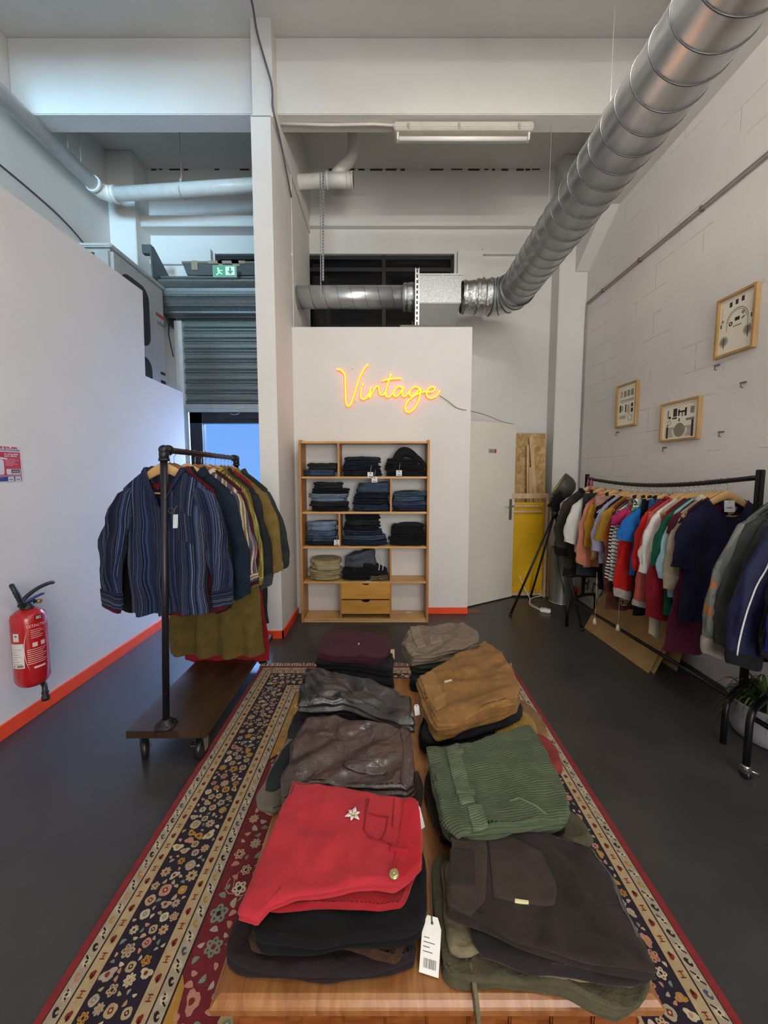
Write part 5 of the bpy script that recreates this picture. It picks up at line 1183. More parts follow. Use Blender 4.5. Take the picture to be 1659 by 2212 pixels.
L = [
 ('shirt', 'navy striped long-sleeved shirt with an open collar, front of the pipe rack', 1.932, NAVY, dict(hw=.215, length=.625, hem=.20, th=.034, sleeve=.61, out=.125, cuff=NAVYH, cufflen=.075, collar=NAVY, neck='v', nw=.088, pocket=NAVY, wave=.016, seed=3, folds=1.3, sw=(.074, .05), outr=.075), 'light', 'light wooden hanger inside the navy striped shirt'),
 ('shirt', 'dark red shirt just behind the navy striped shirt', 2.02, RED_D, dict(hw=.225, length=.66, hem=.21, th=.02, sleeve=.66, out=.17, outr=.03, cuff=RED_D, collar=RED_D, neck='shirt', seed=5), 'brown', 'brown wooden hanger inside the dark red shirt'),
 ('shirt', 'black shirt between the dark red shirt and the blue denim shirt', 2.065, BLKF, dict(hw=.22, length=.66, th=.02, sleeve=.68, out=.12, outr=.03, cuff=BLKF, collar=BLKF, neck='shirt', seed=6), 'brown', 'brown wooden hanger inside the black shirt'),
 ('shirt', 'dark blue denim shirt on the pipe rack', 2.115, DEN, dict(hw=.235, length=.58, th=.024, sleeve=.61, out=.085, cuff=DEN, collar=DEN, neck='shirt', seed=7, placket=DEN), 'light', 'light wooden hanger inside the blue denim shirt'),
 ('shirt', 'coral, cream and grey broad-striped shirt on the pipe rack', 2.215, MULTI, dict(hw=.245, length=.55, th=.034, sleeve=.54, out=.08, cuff=MULTI, collar=MULTI, neck='shirt', seed=8, folds=1.4), 'brown', 'brown wooden hanger inside the coral striped shirt'),
 ('shirt', 'maroon velvet shirt squeezed between two striped shirts', 2.30, MAR, dict(hw=.235, length=.60, th=.022, sleeve=.60, out=.075, seed=9), 'brown', 'brown wooden hanger inside the maroon shirt'),
 ('shirt', 'yellow and brown narrow-striped shirt on the pipe rack', 2.36, YEL_S, dict(hw=.235, length=.58, th=.024, sleeve=.62, out=.075, cuff=YEL_S, collar=YEL_S, neck='shirt', seed=10), 'light', 'light wooden hanger inside the yellow striped shirt'),
 ('coat', 'long olive brown coat, longest of the clothes on the pipe rack', 2.42, OLV, dict(hw=.24, length=1.06, hem=.31, th=.05, sleeve=.62, out=.05, collar=OLV, neck='shirt', seed=12, folds=1.2), 'brown', 'brown wooden hanger inside the long olive coat'),
 ('jacket', 'charcoal denim jacket with pale cuffs on the pipe rack', 2.50, CHA, dict(hw=.25, length=.62, th=.034, sleeve=.66, out=.09, cuff=denim('3a4147', .5), cufflen=.07, collar=CHA, neck='shirt', seed=13), 'light', 'light wooden hanger inside the charcoal denim jacket'),
 ('dress', 'long red dress showing only below the olive coat', 2.60, REDD, dict(hw=.2, length=1.23, hem=.30, th=.03, sleeve=0, seed=14), 'brown', 'brown wooden hanger inside the long red dress'),
 ('jacket', 'mustard corduroy jacket on the pipe rack', 2.66, MUS, dict(hw=.255, length=.60, th=.036, sleeve=.60, out=.115, cuff=MUS, cufflen=.06, collar=MUS, neck='shirt', seed=15, sw=(.08, .06)), 'brown', 'brown wooden hanger inside the mustard jacket'),
 ('coat', 'long black coat between the mustard jacket and the grey green jacket', 2.735, GRN, dict(hw=.245, length=.98, th=.03, sleeve=.62, out=.07, seed=16), 'brown', 'brown wooden hanger inside the long black coat'),
 ('jacket', 'dark grey green jacket, last on the pipe rack', 2.80, DKO, dict(hw=.255, length=.70, th=.034, sleeve=.62, out=.135, cuff=DKO, collar=DKO, neck='shirt', seed=17), 'light', 'light wooden hanger inside the grey green jacket'),
]
for nm_, lab_, y, m, kw, hk_, hl in L:
    kw['out'] = kw.get('out', .06) * (.8 if y > 1.99 else .85)
    t_, p_ = garment(nm_, lab_, nm_, LG, (lx(y) - (.028 if y < 1.96 else .045 if y < 2.09 else .0), y, lz(y)), random.Random(int(y * 1000)).uniform(-.05, .05), m, hname=hl, hanger=hk_, hgroup=LH, **kw)
    if y < 1.96: shirt1, pt1 = t_, p_
# hanger in the open neck plus tag of the front shirt
q = shirt1.matrix_basis @ pt1(.30, .20, True); 
pt_ = thing('price_tag', 'slim white price tag dangling from the navy striped shirt', 'tag', tuple(q), 0, 'price tags')
mb = MB(); fx = Flat((q.x - .008, q.y - .012, q.z - .10), (1, .25, 0), (.12, -.1, 1), mb); fx.rect(0, 0, .022, .07, 0, .0015, 0); cp(mb.build('card', flat('c9cdd4', .5)), pt_)
mb = MB(); mb.tube([(q.x + .0, q.y - .014, q.z - .03), (q.x + .006, q.y - .012, q.z - .005), (q.x + .016, q.y - .008, q.z + .012)], .0015, 5); mb.tube([(q.x - .012 + .014 * cos(a), q.y - .014, q.z - .012 + .014 * sin(a)) for a in [k * PI / 6 for k in range(12)]], .0015, 5, 0, True); cp(mb.build('string', flat('5a5640', .7)), pt_)
# ------------------------------------------------------------------ right rack: colourful tops, from the far post to the near one
RG = 'tops and skirts on the sagging rail'; RH = 'hangers on the sagging rail'
BWS = stripes([(0, 'e6e3de'), (.52, '0f0f12')], 36, 1, .3, irregular=False); BWF = stripes([(0, 'e9e6e2'), (.74, '121215')], 34, 1, .3, irregular=False)
BWP = patterned([(0, '0e0e10'), (.56, '0e0e10'), (.62, 'd9d7d2'), (.68, '16161a')], 14, stretch=(1, 1, .6)); LEO = patterned([(0, '1d1712'), (.46, 'a48a62'), (.56, '2a2018'), (.64, 'd0c3a8')], 34)
FLO = patterned([(0, '20262a'), (.42, '4d8a66'), (.5, 'dfe3df'), (.58, '39424a'), (.66, 'b9c9c0')], 16); GREYR = fabric('b8b0a9', .95)
R = [
 ('jacket', 'dark olive bomber jacket with black cuffs at the far end of the rail', 3.66, fabric('37332a'), dict(hw=.245, length=.72, th=.03, sleeve=.56, out=.07, cuff=fabric('0e0e0f'), cufflen=.075, seed=21, sw=(.085, .066), collar=fabric('121210'), hemband=fabric('1d1c18')), 'light', 'light wooden hanger of the dark olive bomber jacket'),
 ('shirt', 'white short-sleeved top next to the dark olive bomber jacket', 3.50, fabric('dcd8d0', var=.08), dict(hw=.235, length=.46, th=.02, sleeve=.40, out=.085, sw=(.075, .07), seed=22), 'light', 'light wooden hanger of the white short-sleeved top'),
 ('skirt', 'dark slate skirt hanging low at the far end of the rail', 3.44, fabric('2b3138'), dict(hw=.20, length=.66, hem=.235, bottom=True, seed=23), 'clip', 'clip hanger of the dark slate skirt'),
 ('shirt', 'peach long-sleeved blouse on the rail', 3.375, fabric('cf8468', var=.12), dict(hw=.225, length=.56, th=.022, sleeve=.56, out=.065, cuff=fabric('cf8468', var=.12), seed=24, collar=fabric('cf8468', var=.12), neck='shirt'), 'light', 'light wooden hanger of the peach blouse'),
 ('shirt', 'golden yellow top just behind the dusty pink skirt', 3.31, fabric('b98a24', var=.15), dict(hw=.215, length=.48, th=.02, sleeve=.40, out=.045, seed=25), 'light', 'light wooden hanger of the golden yellow top'),
 ('skirt', 'dusty pink corduroy skirt held by black clips', 3.225, corduroy('b0837a', 0, 150), dict(hw=.225, length=.42, hem=.235, bottom=True, seed=26, th=.02), 'clip', 'clip hanger of the dusty pink skirt'),
 ('dress', 'black dress with a white print on the rail', 3.19, BWP, dict(hw=.20, length=.72, th=.024, sleeve=.16, out=.05, seed=27), 'light', 'light wooden hanger of the black printed dress'),
 ('shirt', 'lilac short-sleeved shirt on the rail', 3.145, fabric('aeadcb', var=.12), dict(hw=.225, length=.46, th=.022, sleeve=.40, out=.05, sw=(.066, .06), seed=28), 'light', 'light wooden hanger of the lilac shirt'),
 ('shirt', 'midnight navy short-sleeved top beside the lilac shirt', 3.10, fabric('14162a'), dict(hw=.215, length=.50, th=.02, sleeve=.28, out=.05, seed=29), 'light', 'light wooden hanger of the midnight navy top'),
 ('shirt', 'mustard short-sleeved top beside the striped top', 3.06, fabric('a67f2c', var=.15), dict(hw=.225, length=.44, th=.024, sleeve=.30, out=.07, sw=(.07, .07), seed=30), 'light', 'light wooden hanger of the mustard top'),
 ('shirt', 'rust orange blouse under the mustard top', 3.03, fabric('a0401f', var=.18), dict(hw=.215, length=.52, th=.02, sleeve=.42, out=.045, seed=31), 'light', 'light wooden hanger of the rust blouse'),
 ('dress', 'long reddish brown dress hanging low on the rail', 3.0, patterned([(0, '4a2722'), (.5, '5f332b'), (.7, '3a2321')], 6), dict(hw=.225, length=.80, hem=.235, th=.024, sleeve=.72, out=.045, seed=32), 'light', 'light wooden hanger of the reddish brown dress'),
 ('shirt', 'bold black and white striped top on the rail', 2.96, BWS, dict(hw=.225, length=.58, th=.024, sleeve=.58, out=.06, seed=33, neck='crew', collar=BWS), 'light', 'light wooden hanger of the bold striped top'),
 ('shirt', 'finely black striped white top just in front of the bold striped one', 2.915, BWF, dict(hw=.22, length=.62, th=.02, sleeve=.60, out=.045, seed=34), 'light', 'light wooden hanger of the fine striped top'),
 ('trousers', 'animal print trousers held by clips beside the striped tops', 2.88, LEO, dict(hw=.17, length=.76, hem=.205, bottom=True, seed=35), 'clip', 'clip hanger of the animal print trousers'),
 ('shirt', 'magenta pink cap-sleeved top on the rail', 2.85, fabric('b22a60', var=.14), dict(hw=.225, length=.50, th=.022, sleeve=.14, out=.07, sw=(.06, .07), seed=36), 'light', 'light wooden hanger of the magenta top'),
 ('sweatshirt', 'bright red sweatshirt with pale ribbed cuffs on the rail', 2.81, fabric('c4201d', var=.12), dict(hw=.225, length=.60, th=.028, sleeve=.68, out=.055, cuff=GREYR, cufflen=.065, seed=37, sw=(.075, .062)), 'light', 'light wooden hanger of the bright red sweatshirt'),
 ('skirt', 'green, white and black printed skirt bunched in black clips', 2.775, FLO, dict(hw=.19, length=.18, hem=.24, bottom=True, th=.035, seed=38), 'clip', 'clip hanger of the printed skirt'),
 ('shirt', 'bright blue tee with short flared sleeves on the rail', 2.735, fabric('2068b4', var=.14), dict(hw=.235, length=.46, th=.024, sleeve=.235, out=.115, sw=(.06, .072), seed=39, collar=fabric('2068b4', var=.14)), 'light', 'light wooden hanger of the bright blue tee'),
 ('trousers', 'long black trousers held by clips next to the bright blue tee', 2.70, fabric('0e0f15'), dict(hw=.18, length=.78, hem=.215, bottom=True, seed=40), 'clip', 'clip hanger of the long black trousers'),
 ('skirt', 'short blue denim skirt held by clips on the rail', 2.66, denim('2b5080', .5), dict(hw=.165, length=.30, hem=.195, bottom=True, seed=41), 'clip', 'clip hanger of the blue denim skirt'),
 ('shirt', 'scarlet half-sleeved top on the rail', 2.62, fabric('b81f1b', var=.14), dict(hw=.225, length=.56, th=.026, sleeve=.45, out=.055, sw=(.07, .066), seed=42), 'light', 'light wooden hanger of the scarlet top'),
 ('shirt', 'brick red top half hidden beside the white blouse', 2.585, fabric('8c1d1d', var=.18), dict(hw=.22, length=.58, th=.02, sleeve=.40, out=.04, seed=43, collar=fabric('8c1d1d', var=.18)), 'light', 'light wooden hanger of the brick red top'),
 ('sweater', 'salmon pink sweater with pale cuffs low under the white blouse', 2.55, fabric('c25a55', var=.14), dict(hw=.22, length=.64, th=.026, sleeve=.70, out=.05, cuff=GREYR, cufflen=.04, seed=44, sw=(.075, .07)), 'light', 'light wooden hanger of the salmon sweater'),
 ('shirt', 'white blouse with gathered sleeves on the rail', 2.495, fabric('e6e2dc', var=.06), dict(hw=.235, length=.52, th=.03, sleeve=.44, out=.085, sw=(.066, .058), cuff=fabric('e6e2dc', var=.06), seed=45, folds=1.6), 'light', 'light wooden hanger of the white blouse'),
 ('cardigan', 'cream cardigan with very long narrow sleeves on the rail', 2.455, fabric('c3b39c', var=.1), dict(hw=.215, length=.62, th=.02, sleeve=.88, out=.045, sw=(.05, .034), seed=46), 'light', 'light wooden hanger of the cream cardigan'),
 ('shirt', 'crimson long-sleeved blouse with a drooping hem on the rail', 2.415, fabric('8a1626', var=.16), dict(hw=.235, length=.70, th=.028, sleeve=.72, out=.05, sw=(.068, .085), seed=47), 'light', 'light wooden hanger of the crimson blouse'),
 ('shirt', 'bottle green half-sleeved top on the rail', 2.37, fabric('0f5640', var=.15), dict(hw=.235, length=.66, th=.024, sleeve=.38, out=.075, sw=(.066, .066), seed=48), 'light', 'light wooden hanger of the bottle green top'),
 ('shirt', 'pale blue half-sleeved top beside the bottle green one', 2.34, fabric('a3c3d0', var=.1), dict(hw=.23, length=.55, th=.022, sleeve=.46, out=.06, sw=(.06, .066), seed=49), 'light', 'light wooden hanger of the pale blue top'),
 ('shirt', 'plum short-sleeved top between the pale blue top and the beige shirt', 2.315, fabric('4c1526', var=.18), dict(hw=.23, length=.60, th=.02, sleeve=.17, out=.06, seed=50), 'light', 'light wooden hanger of the plum top'),
 ('shirt', 'beige shirt with a pale collar and turned cuffs on the rail', 2.285, fabric('ab9c86', var=.12), dict(hw=.235, length=.56, th=.026, sleeve=.50, out=.06, cuff=fabric('b8a993', var=.1), cufflen=.09, collar=fabric('c9bda8', var=.08), neck='shirt', seed=51, sw=(.066, .06)), 'light', 'light wooden hanger of the beige shirt'),
 ('dress', 'long burgundy velvet dress, lowest hem near the front of the rail', 2.25, velvet('470f28'), dict(hw=.225, length=.88, hem=.29, th=.028, sleeve=0, seed=52), 'light', 'light wooden hanger of the burgundy velvet dress'),
 ('shirt', 'dark navy knitted top with a wide neck, front of the rail', 2.20, fabric('151634', .95), dict(hw=.24, length=.66, hem=.25, th=.034, sleeve=.36, out=.045, seed=53, sw=(.07, .075), neck='wide', nw=.115), 'light', 'light wooden hanger of the dark navy knitted top'),
]
for nm_, lab_, y, m, kw, hk_, hl in R:
    kw['hw'] = kw['hw'] * (.9 if not kw.get('bottom') else 1); kw['out'] = kw.get('out', .06) * .62
    if y < 3.02: y = 2.30 + (y - 2.20) * .72 / .82
    t_, p_ = garment(nm_, lab_, {'trousers': 'trousers'}.get(nm_, nm_), RG, (railA(y), y, railZ(y)), random.Random(int(y * 999)).uniform(-.06, .06), m, hname=hl, hanger=hk_, hgroup=RH, **kw)
c = Vector((railA(2.3), 2.3, railZ(2.3)))
tg = thing('price_tag', 'square white card tag in the neck of the dark navy knitted top', 'tag', tuple(c), 0, 'price tags')
fx = Flat((c.x - .035, c.y - .026, c.z - .185), (1, 0, 0), (0, .08, 1)); fx.rect(0, 0, .062, .068, 0, .0015, 0); fx.text('vintage', .012, .022, .012, .0019, 1, .034, .0004); fx.disc(.031, .058, .003, .0015, .0019, 1, 10); cp(fx.mb.build('card', [flat('d2d2d4', .5), flat('33333a', .6)]), tg)
# pink straps looped over the far end of the rail
mb = MB(); y = 3.70
for dy, w in ((0.0, .30), (-.05, .18)):
    x = railA(y + dy); z = railZ(y + dy); mb.tube(smooth3([(x - .03, y + dy - .018, z - w), (x - .02, y + dy - .02, z - .06), (x - .005, y + dy - .018, z + .006), (x + .004, y + dy, z + .02), (x + .012, y + dy + .016, z), (x + .02, y + dy + .018, z - w * .7)], 24), .009, 8)
tag(mb.build('strap_top', fabric('a05a6e')), 'pink straps looped over the far end of the sagging rail', 'strap')
# white toggles hanging under the rail
for (px, py, Y, l_, lab_) in ((1284, 1348, 3.02, .42, 'cream toggle on a long cord, dangling left under the rail'), (1334, 1362, 2.90, .40, 'cream toggle on a long cord, dangling over the front cardboard sheet')):
    p = onY(px, py, Y); o = thing('tassel', lab_, 'tassel', tuple(p), 0, 'toggles dangling under the rail')
    mb = MB(); mb.lathe([(0, 0), (.016, .002), (.012, .03), (.005, .05), (0, .052)], p, 14); cp(mb.build('toggle', flat('c9bfa6', .6)), o)
    mb = MB(); mb.tube([p + Vector((0, 0, .05)), p + Vector((.01, .01, .16)), p + Vector((.018, .03, l_))], .002, 5); cp(mb.build('cord', flat('a89a80', .7)), o)
# ------------------------------------------------------------------ near rack: jackets, seen from their sleeves
NG = 'jackets on the near rack'; NH = 'hangers on the near rack'
TIE = patterned([(0, '74766f'), (.44, '5c605c'), (.55, '6f716b'), (.63, 'a3673e'), (.68, '8f8e86'), (.76, 'b07a76')], 5, stretch=(1, 1, .6), dist=.8); GDEN = denim('3f423f', .35); CHR2 = denim('34373a', .3)
PURP = patterned([(0, '4a4850'), (.5, '6d5a6c'), (.6, '45464a')], 8); NAV2 = fabric('14183c', .6); LBL = fabric('7fb0c4'); ROY = fabric('1a1f8c', .7)
N_ = [
 ('shirt', 'grey, orange and pink patchwork shirt, farthest of the jackets on the near rack', 1.835, TIE, dict(hw=.245, length=.60, th=.024, sleeve=.76, out=.19, sway=-.01, cuff=fabric('9a8f84'), cufflen=.09, collar=TIE, neck='shirt', seed=61, sw=(.075, .05))),
 ('jacket', 'washed grey green denim jacket beside the patchwork shirt', 1.80, GDEN, dict(hw=.24, length=.64, th=.024, sleeve=.70, out=.15, cuff=GDEN, collar=GDEN, neck='shirt', seed=62, sw=(.075, .055))),
 ('jacket', 'charcoal buttoned denim jacket on the near rack', 1.765, CHR2, dict(hw=.235, length=.66, th=.026, sleeve=.68, out=.13, cuff=CHR2, collar=CHR2, neck='shirt', seed=63, placket=CHR2)),
 ('shirt', 'muted purple patterned shirt on the near rack', 1.735, PURP, dict(hw=.225, length=.62, th=.02, sleeve=.60, out=.10, collar=PURP, neck='shirt', seed=64)),
 ('jacket', 'navy track jacket with a white piping line down the sleeve', 1.69, NAV2, dict(hw=.235, length=.80, th=.03, sleeve=.74, out=.20, seed=65, sw=(.085, .075), cuff=fabric('101218'), cufflen=.06)),
 ('coat', 'long dark furry coat with a checked hem below the track jacket', 1.655, patterned([(0, '17171b'), (.5, '25252b'), (.62, '3c3a36'), (.7, '1c1c20')], 22), dict(hw=.23, length=.86, th=.03, sleeve=.70, out=.10, seed=66)),
 ('shirt', 'pale turquoise top near the right edge of the picture', 1.60, LBL, dict(hw=.23, length=.55, th=.022, sleeve=.60, out=.11, seed=67)),
 ('jacket', 'royal blue jacket nearest the camera on the near rack', 1.55, ROY, dict(hw=.235, length=.90, th=.03, sleeve=.64, out=.14, seed=68, sw=(.085, .07))),
]
for nm_, lab_, y, m, kw in N_:
    kw['out'] *= .72; kw['outr'] = .02; kw['sleeve'] -= .06
    t_, p_ = garment(nm_, lab_, nm_, NG, (railB(y), y, 1.485), random.Random(int(y * 997)).uniform(-.05, .05), m, hname='light wooden hanger of the ' + lab_.split(' on the')[0].split(',')[0].split(' with')[0].split(' beside')[0].split(' near')[0].split(' below')[0], hgroup=NH, **kw)
    if 'piping' in lab_:
        sv = [ch for ch in t_.children if ch.name.startswith('sleeve')][0].data; P = []
        for j in range(1, 15): P.append(sv.vertices[j * 20 + 13].co + Vector((-.001, -.004, 0)))
        MB().tube(smooth3(P, 40), .0035, 6).build('piping', flat('d9d9d6', .6), t_)
# ================================================================== folded clothes
def folded(name, label, cat, group, P, z0, z1, m, layers=2, puff=.014, wr=.004, seed=1, n=96, rot=0.0, droop=None, wseed=None, wamp=.0, rnd=1, tilt=(0, 0), lay_amp=.5, crease=.0):
    """a folded garment: outline in plan (metres), soft layered edge, creased top"""
    P = [Vector((p[0], p[1], 0)) for p in P]; A = sum(a.x * b.y - b.x * a.y for a, b in zip(P, P[1:] + P[:1]))
    if A < 0: P = P[::-1]
    P = resample(chaikin(P, rnd) if rnd else P, n); c = sum(P, Vector()) / n; P = [p + Vector((noise.noise(p * 16 + Vector((seed, 0, 0))), noise.noise(p * 16 + Vector((0, seed, 5))), 0)) * .0045 for p in P]
    SV = Vector((seed * 2.3, seed * 5.1, 0)); ca, sa = cos(seed * 1.9), sin(seed * 1.9); puff = min(puff, .62 * (z1 - z0) / layers)
    WS = Vector((0, 0, (wseed or seed) * 3.3))
    def wav(x, y): return wamp * noise.noise(Vector((x * 5, y * 5, 0)) + WS) + tilt[0] * (x - c.x) + tilt[1] * (y - c.y)
    def crn(x, y):
        a = noise.noise(Vector((x * 9, y * 9, 0)) + SV); b = noise.noise(Vector((x * 22 + 3 * a, y * 22, 4)) + SV)
        u, v = x * ca - y * sa, x * sa + y * ca; r = noise.noise(Vector((u * 5 + a * .8, v * 17, 9)) + SV); r2 = noise.noise(Vector((u * 9, v * 30 + a * 2, 3)) + SV)
        return wr * (a * 1.2 + b * .5) + crease * (r + .5 * r2) * 1.0
    def dr(p): return 0.0 if droop is None else droop(p)
    def top(x, y): return z1 + wav(x, y) + crn(x, y) - dr((x, y))
    nor = [];
    for i in range(n):
        t = (P[(i + 2) % n] - P[i - 2]).normalized(); nor.append(Vector((t.y, -t.x, 0)))
    mb = MB(); M = layers * 5; R = []
    def uv(p): return ((p.x - c.x), (p.y - c.y))
    for k in range(M + 1):
        q = k / M; b = abs(sin(PI * q * layers)) ** .55; ring = []
        last = 1 if k in (0, M) else 0
        for i in range(n):
            jit = noise.noise(Vector((P[i].x * 8, P[i].y * 8, int(q * layers * .999) * 2.7)) + SV)
            lay = noise.noise(Vector((0, i * .10, int(q * layers * .999) * 5.1)) + SV) * puff * lay_amp
            d = -puff + puff * b * 1.0 + jit * wr * 1.2 + lay - last * puff * .2
            p = P[i] + nor[i] * d; h = z0 + (z1 - z0) * q; w = wav(p.x, p.y)
            ww = noise.noise(Vector((p.x * 11, p.y * 11, q * 2)) + SV) * (z1 - z0) / layers * .22 * sin(PI * min(1, q * 1.0))
            ring.append(mb.vert((p.x, p.y, h + w * (0 if (wseed is None and k == 0) else 1) * (1 if wseed else q) + ww + (crn(p.x, p.y) if k == M else crn(p.x, p.y) * .8 * q * q) - dr((p.x, p.y))), uv(p) if q > .55 else (p.x - c.x, p.y - c.y + (h - z0))))
        R.append(ring)
    E = [P[i] - nor[i] * puff * 1.2 for i in range(n)]
    for s in ([.99, .95, .88, .78, .66, .52, .38, .22, .08] if n < 70 else [.99, .97, .94] + [.90 - .05 * k for k in range(18)]):
        ring = []
        for i in range(n):
            p = c + (E[i] - c) * s; ring.append(mb.vert((p.x, p.y, top(p.x, p.y)), uv(p)))
        R.append(ring)
    for A_, B_ in zip(R, R[1:]):
        for i in range(n): mb.face((A_[i], A_[(i + 1) % n], B_[(i + 1) % n], B_[i]))
    ce = mb.vert((c.x, c.y, top(c.x, c.y)), (0, 0))
    for i in range(n): mb.face((R[-1][i], R[-1][(i + 1) % n], ce))
    mb.face(R[0][::-1])
    t = thing(name, label, cat, (c.x, c.y, z0), 0, group); cp(mb.build('folded_cloth', m), t)
    return t, top
def patch(t, nm, P, top, m, th=.0035, n=48, rnd=0, lift=0.0):
    """a sewn piece lying on a folded garment: waistband, pocket, label"""
    P = [Vector((p[0], p[1], 0)) for p in P]; A = sum(a.x * b.y - b.x * a.y for a, b in zip(P, P[1:] + P[:1]))
    if A < 0: P = P[::-1]
    P = resample(chaikin(P, rnd) if rnd else P, n); c = sum(P, Vector()) / n; mb = MB(); R = []
    for s, h in ((1.0, -.004), (1.0, th * .7), (.985, th), (.85, th), (.65, th), (.4, th), (.15, th)):
        R.append([mb.vert((*(q := c + (p - c) * s)[:2], top(q.x, q.y) + h + lift), (q.x, q.y)) for p in P])
    for A_, B_ in zip(R, R[1:]):
        for i in range(n): mb.face((A_[i], A_[(i + 1) % n], B_[(i + 1) % n], B_[i]))
    ce = mb.vert((c.x, c.y, top(c.x, c.y) + th + lift), (c.x, c.y))
    for i in range(n): mb.face((R[-1][i], R[-1][(i + 1) % n], ce))
    return cp(mb.build(nm, m), t)
def seam(t, P, top, m, r=.0016, nm='stitching', closed=False):
    P = resample([Vector((p[0], p[1], 0)) for p in P], 40, closed); return cp(MB().tube([(p.x, p.y, top(p.x, p.y) + r * .6) for p in P], r, 5, 0, closed).build(nm, m), t)
def pz(L, z): return [tuple(onZ(x, y, z))[:2] for x, y in L]
TG = 'folded trousers on the low table'
def tf(label, px, z0, z1, m, name='folded_trousers', **kw): return folded(name, label, 'trousers', TG, pz(px, z1), z0, z1, m, **kw)
# ---- left column, front stack
tf('dark plum brown trousers at the bottom of the stack under the red pair', [(482, 2052), (512, 1965), (600, 1880), (880, 1930), (905, 2060), (870, 2080), (760, 2098), (600, 2100), (520, 2086)], .421, .455, fabric('241a1e', .95), layers=2, puff=.02, seed=71, crease=.008, wr=.007)
tf('dark brown trousers third from the top under the red pair', [(538, 2010), (640, 1900), (880, 1930), (882, 2020), (866, 2082), (820, 2072), (770, 2042), (700, 2052), (545, 2050)], .455, .476, fabric('3c2617', .95), layers=1, puff=.012, seed=72, wr=.005)
tf('thick black wool trousers directly under the red pair', [(546, 1992), (600, 1880), (690, 1760), (905, 1790), (925, 1880), (921, 2000), (880, 2015), (740, 2030), (600, 2040), (552, 2030)], .476, .512, fabric('0c0c0e', .95), layers=2, puff=.02, seed=73, crease=.008)
RED = velvet('aa2a32', .14)
t_, top = tf('bright red velvet trousers on top of the front left stack', [(560, 1955), (640, 1870), (905, 1860), (880, 1945), (860, 1966), (700, 1958), (590, 1965)], .512, .526, velvet('8f1820', .14), layers=1, puff=.012, seed=74)
COLR = bpy.data.objects[t_.name]
rt, top = folded('folded_trousers', 'x', 'trousers', TG, pz([(632, 1682), (700, 1690), (775, 1703), (905, 1727), (912, 1760), (914, 1860), (885, 1885), (850, 1908), (812, 1900), (740, 1915), (640, 1925), (585, 1950), (556, 1984), (512, 1964), (548, 1880)], .556), .526, .556, RED, layers=2, puff=.012, wr=.0045, seed=75, n=130, rnd=0, crease=.007)
for ch in list(rt.children):                       # the under leg belongs to the same pair
    ch.name = 'front_leg'
    w = ch.matrix_parent_inverse.copy(); ch.parent = t_; ch.matrix_parent_inverse = Matrix.Translation(-Vector(t_.location))
bpy.data.objects.remove(rt); RTH = velvet('a81d27', .12)
patch(t_, 'waistband', pz([(872, 1722), (905, 1728), (912, 1850), (905, 1868), (872, 1898), (850, 1908), (842, 1895), (862, 1800), (868, 1760)], .558), top, RTH, .003, rnd=1)
Z_ = lambda L: pz(L, .56)
patch(t_, 'belt_loop', Z_([(842, 1827), (880, 1829), (880, 1836), (842, 1834)]), top, RTH, .006)
for L_ in ([(797, 1722), (790, 1760), (786, 1790), (800, 1808), (830, 1814), (845, 1816)], [(796, 1757), (840, 1760)], [(838, 1760), (832, 1790), (822, 1810)], [(852, 1722), (848, 1780)], [(793, 1722), (787, 1780)]): seam(t_, Z_(L_), top, velvet('8a141c'), .0022)
p = Z_([(851, 1893)])[0]; mb = MB(); zt = top(*p) + .002; mb.lathe([(0, 0), (.0115, 0), (.0125, .003), (.010, .007), (.006, .006), (0, .008)], (p[0], p[1], zt), 20); cp(mb.build('button', flat('cdbb86', .25, .8)), t_)
seam(t_, Z_([(856, 1868), (853, 1884)]), top, velvet('6a1018'), .002)
p = Z_([(763, 1760)])[0]; zt = top(*p) + .003; fl = thing('flower_pin', 'small white six-petalled flower pin on the red trousers', 'pin', (p[0], p[1], zt)); mb = MB()
for k in range(6):
    a = k * PI / 3 + .3; d = Vector((cos(a), sin(a), 0)); s = Vector((-sin(a), cos(a), 0)); O = Vector((p[0], p[1], zt)); L_ = .021 * (1.15 if k % 2 else .95)
    i = [mb.vert(O + d * .002), mb.vert(O + d * L_ * .5 + s * .0055 + Vector((0, 0, .003))), mb.vert(O + d * L_ + Vector((0, 0, .001))), mb.vert(O + d * L_ * .5 - s * .0055 + Vector((0, 0, .003))), mb.vert(O + d * L_ * .5 + Vector((0, 0, .0005)))]
    mb.face((i[0], i[4], i[1])); mb.face((i[1], i[4], i[2])); mb.face((i[2], i[4], i[3])); mb.face((i[3], i[4], i[0]))
cp(mb.build('petals', flat('ece8df', .5), solid=.0012), fl); mb = MB(); mb.sphere((p[0], p[1], zt + .003), .0035, 8); cp(mb.build('centre', flat('d8c070', .5)), fl)
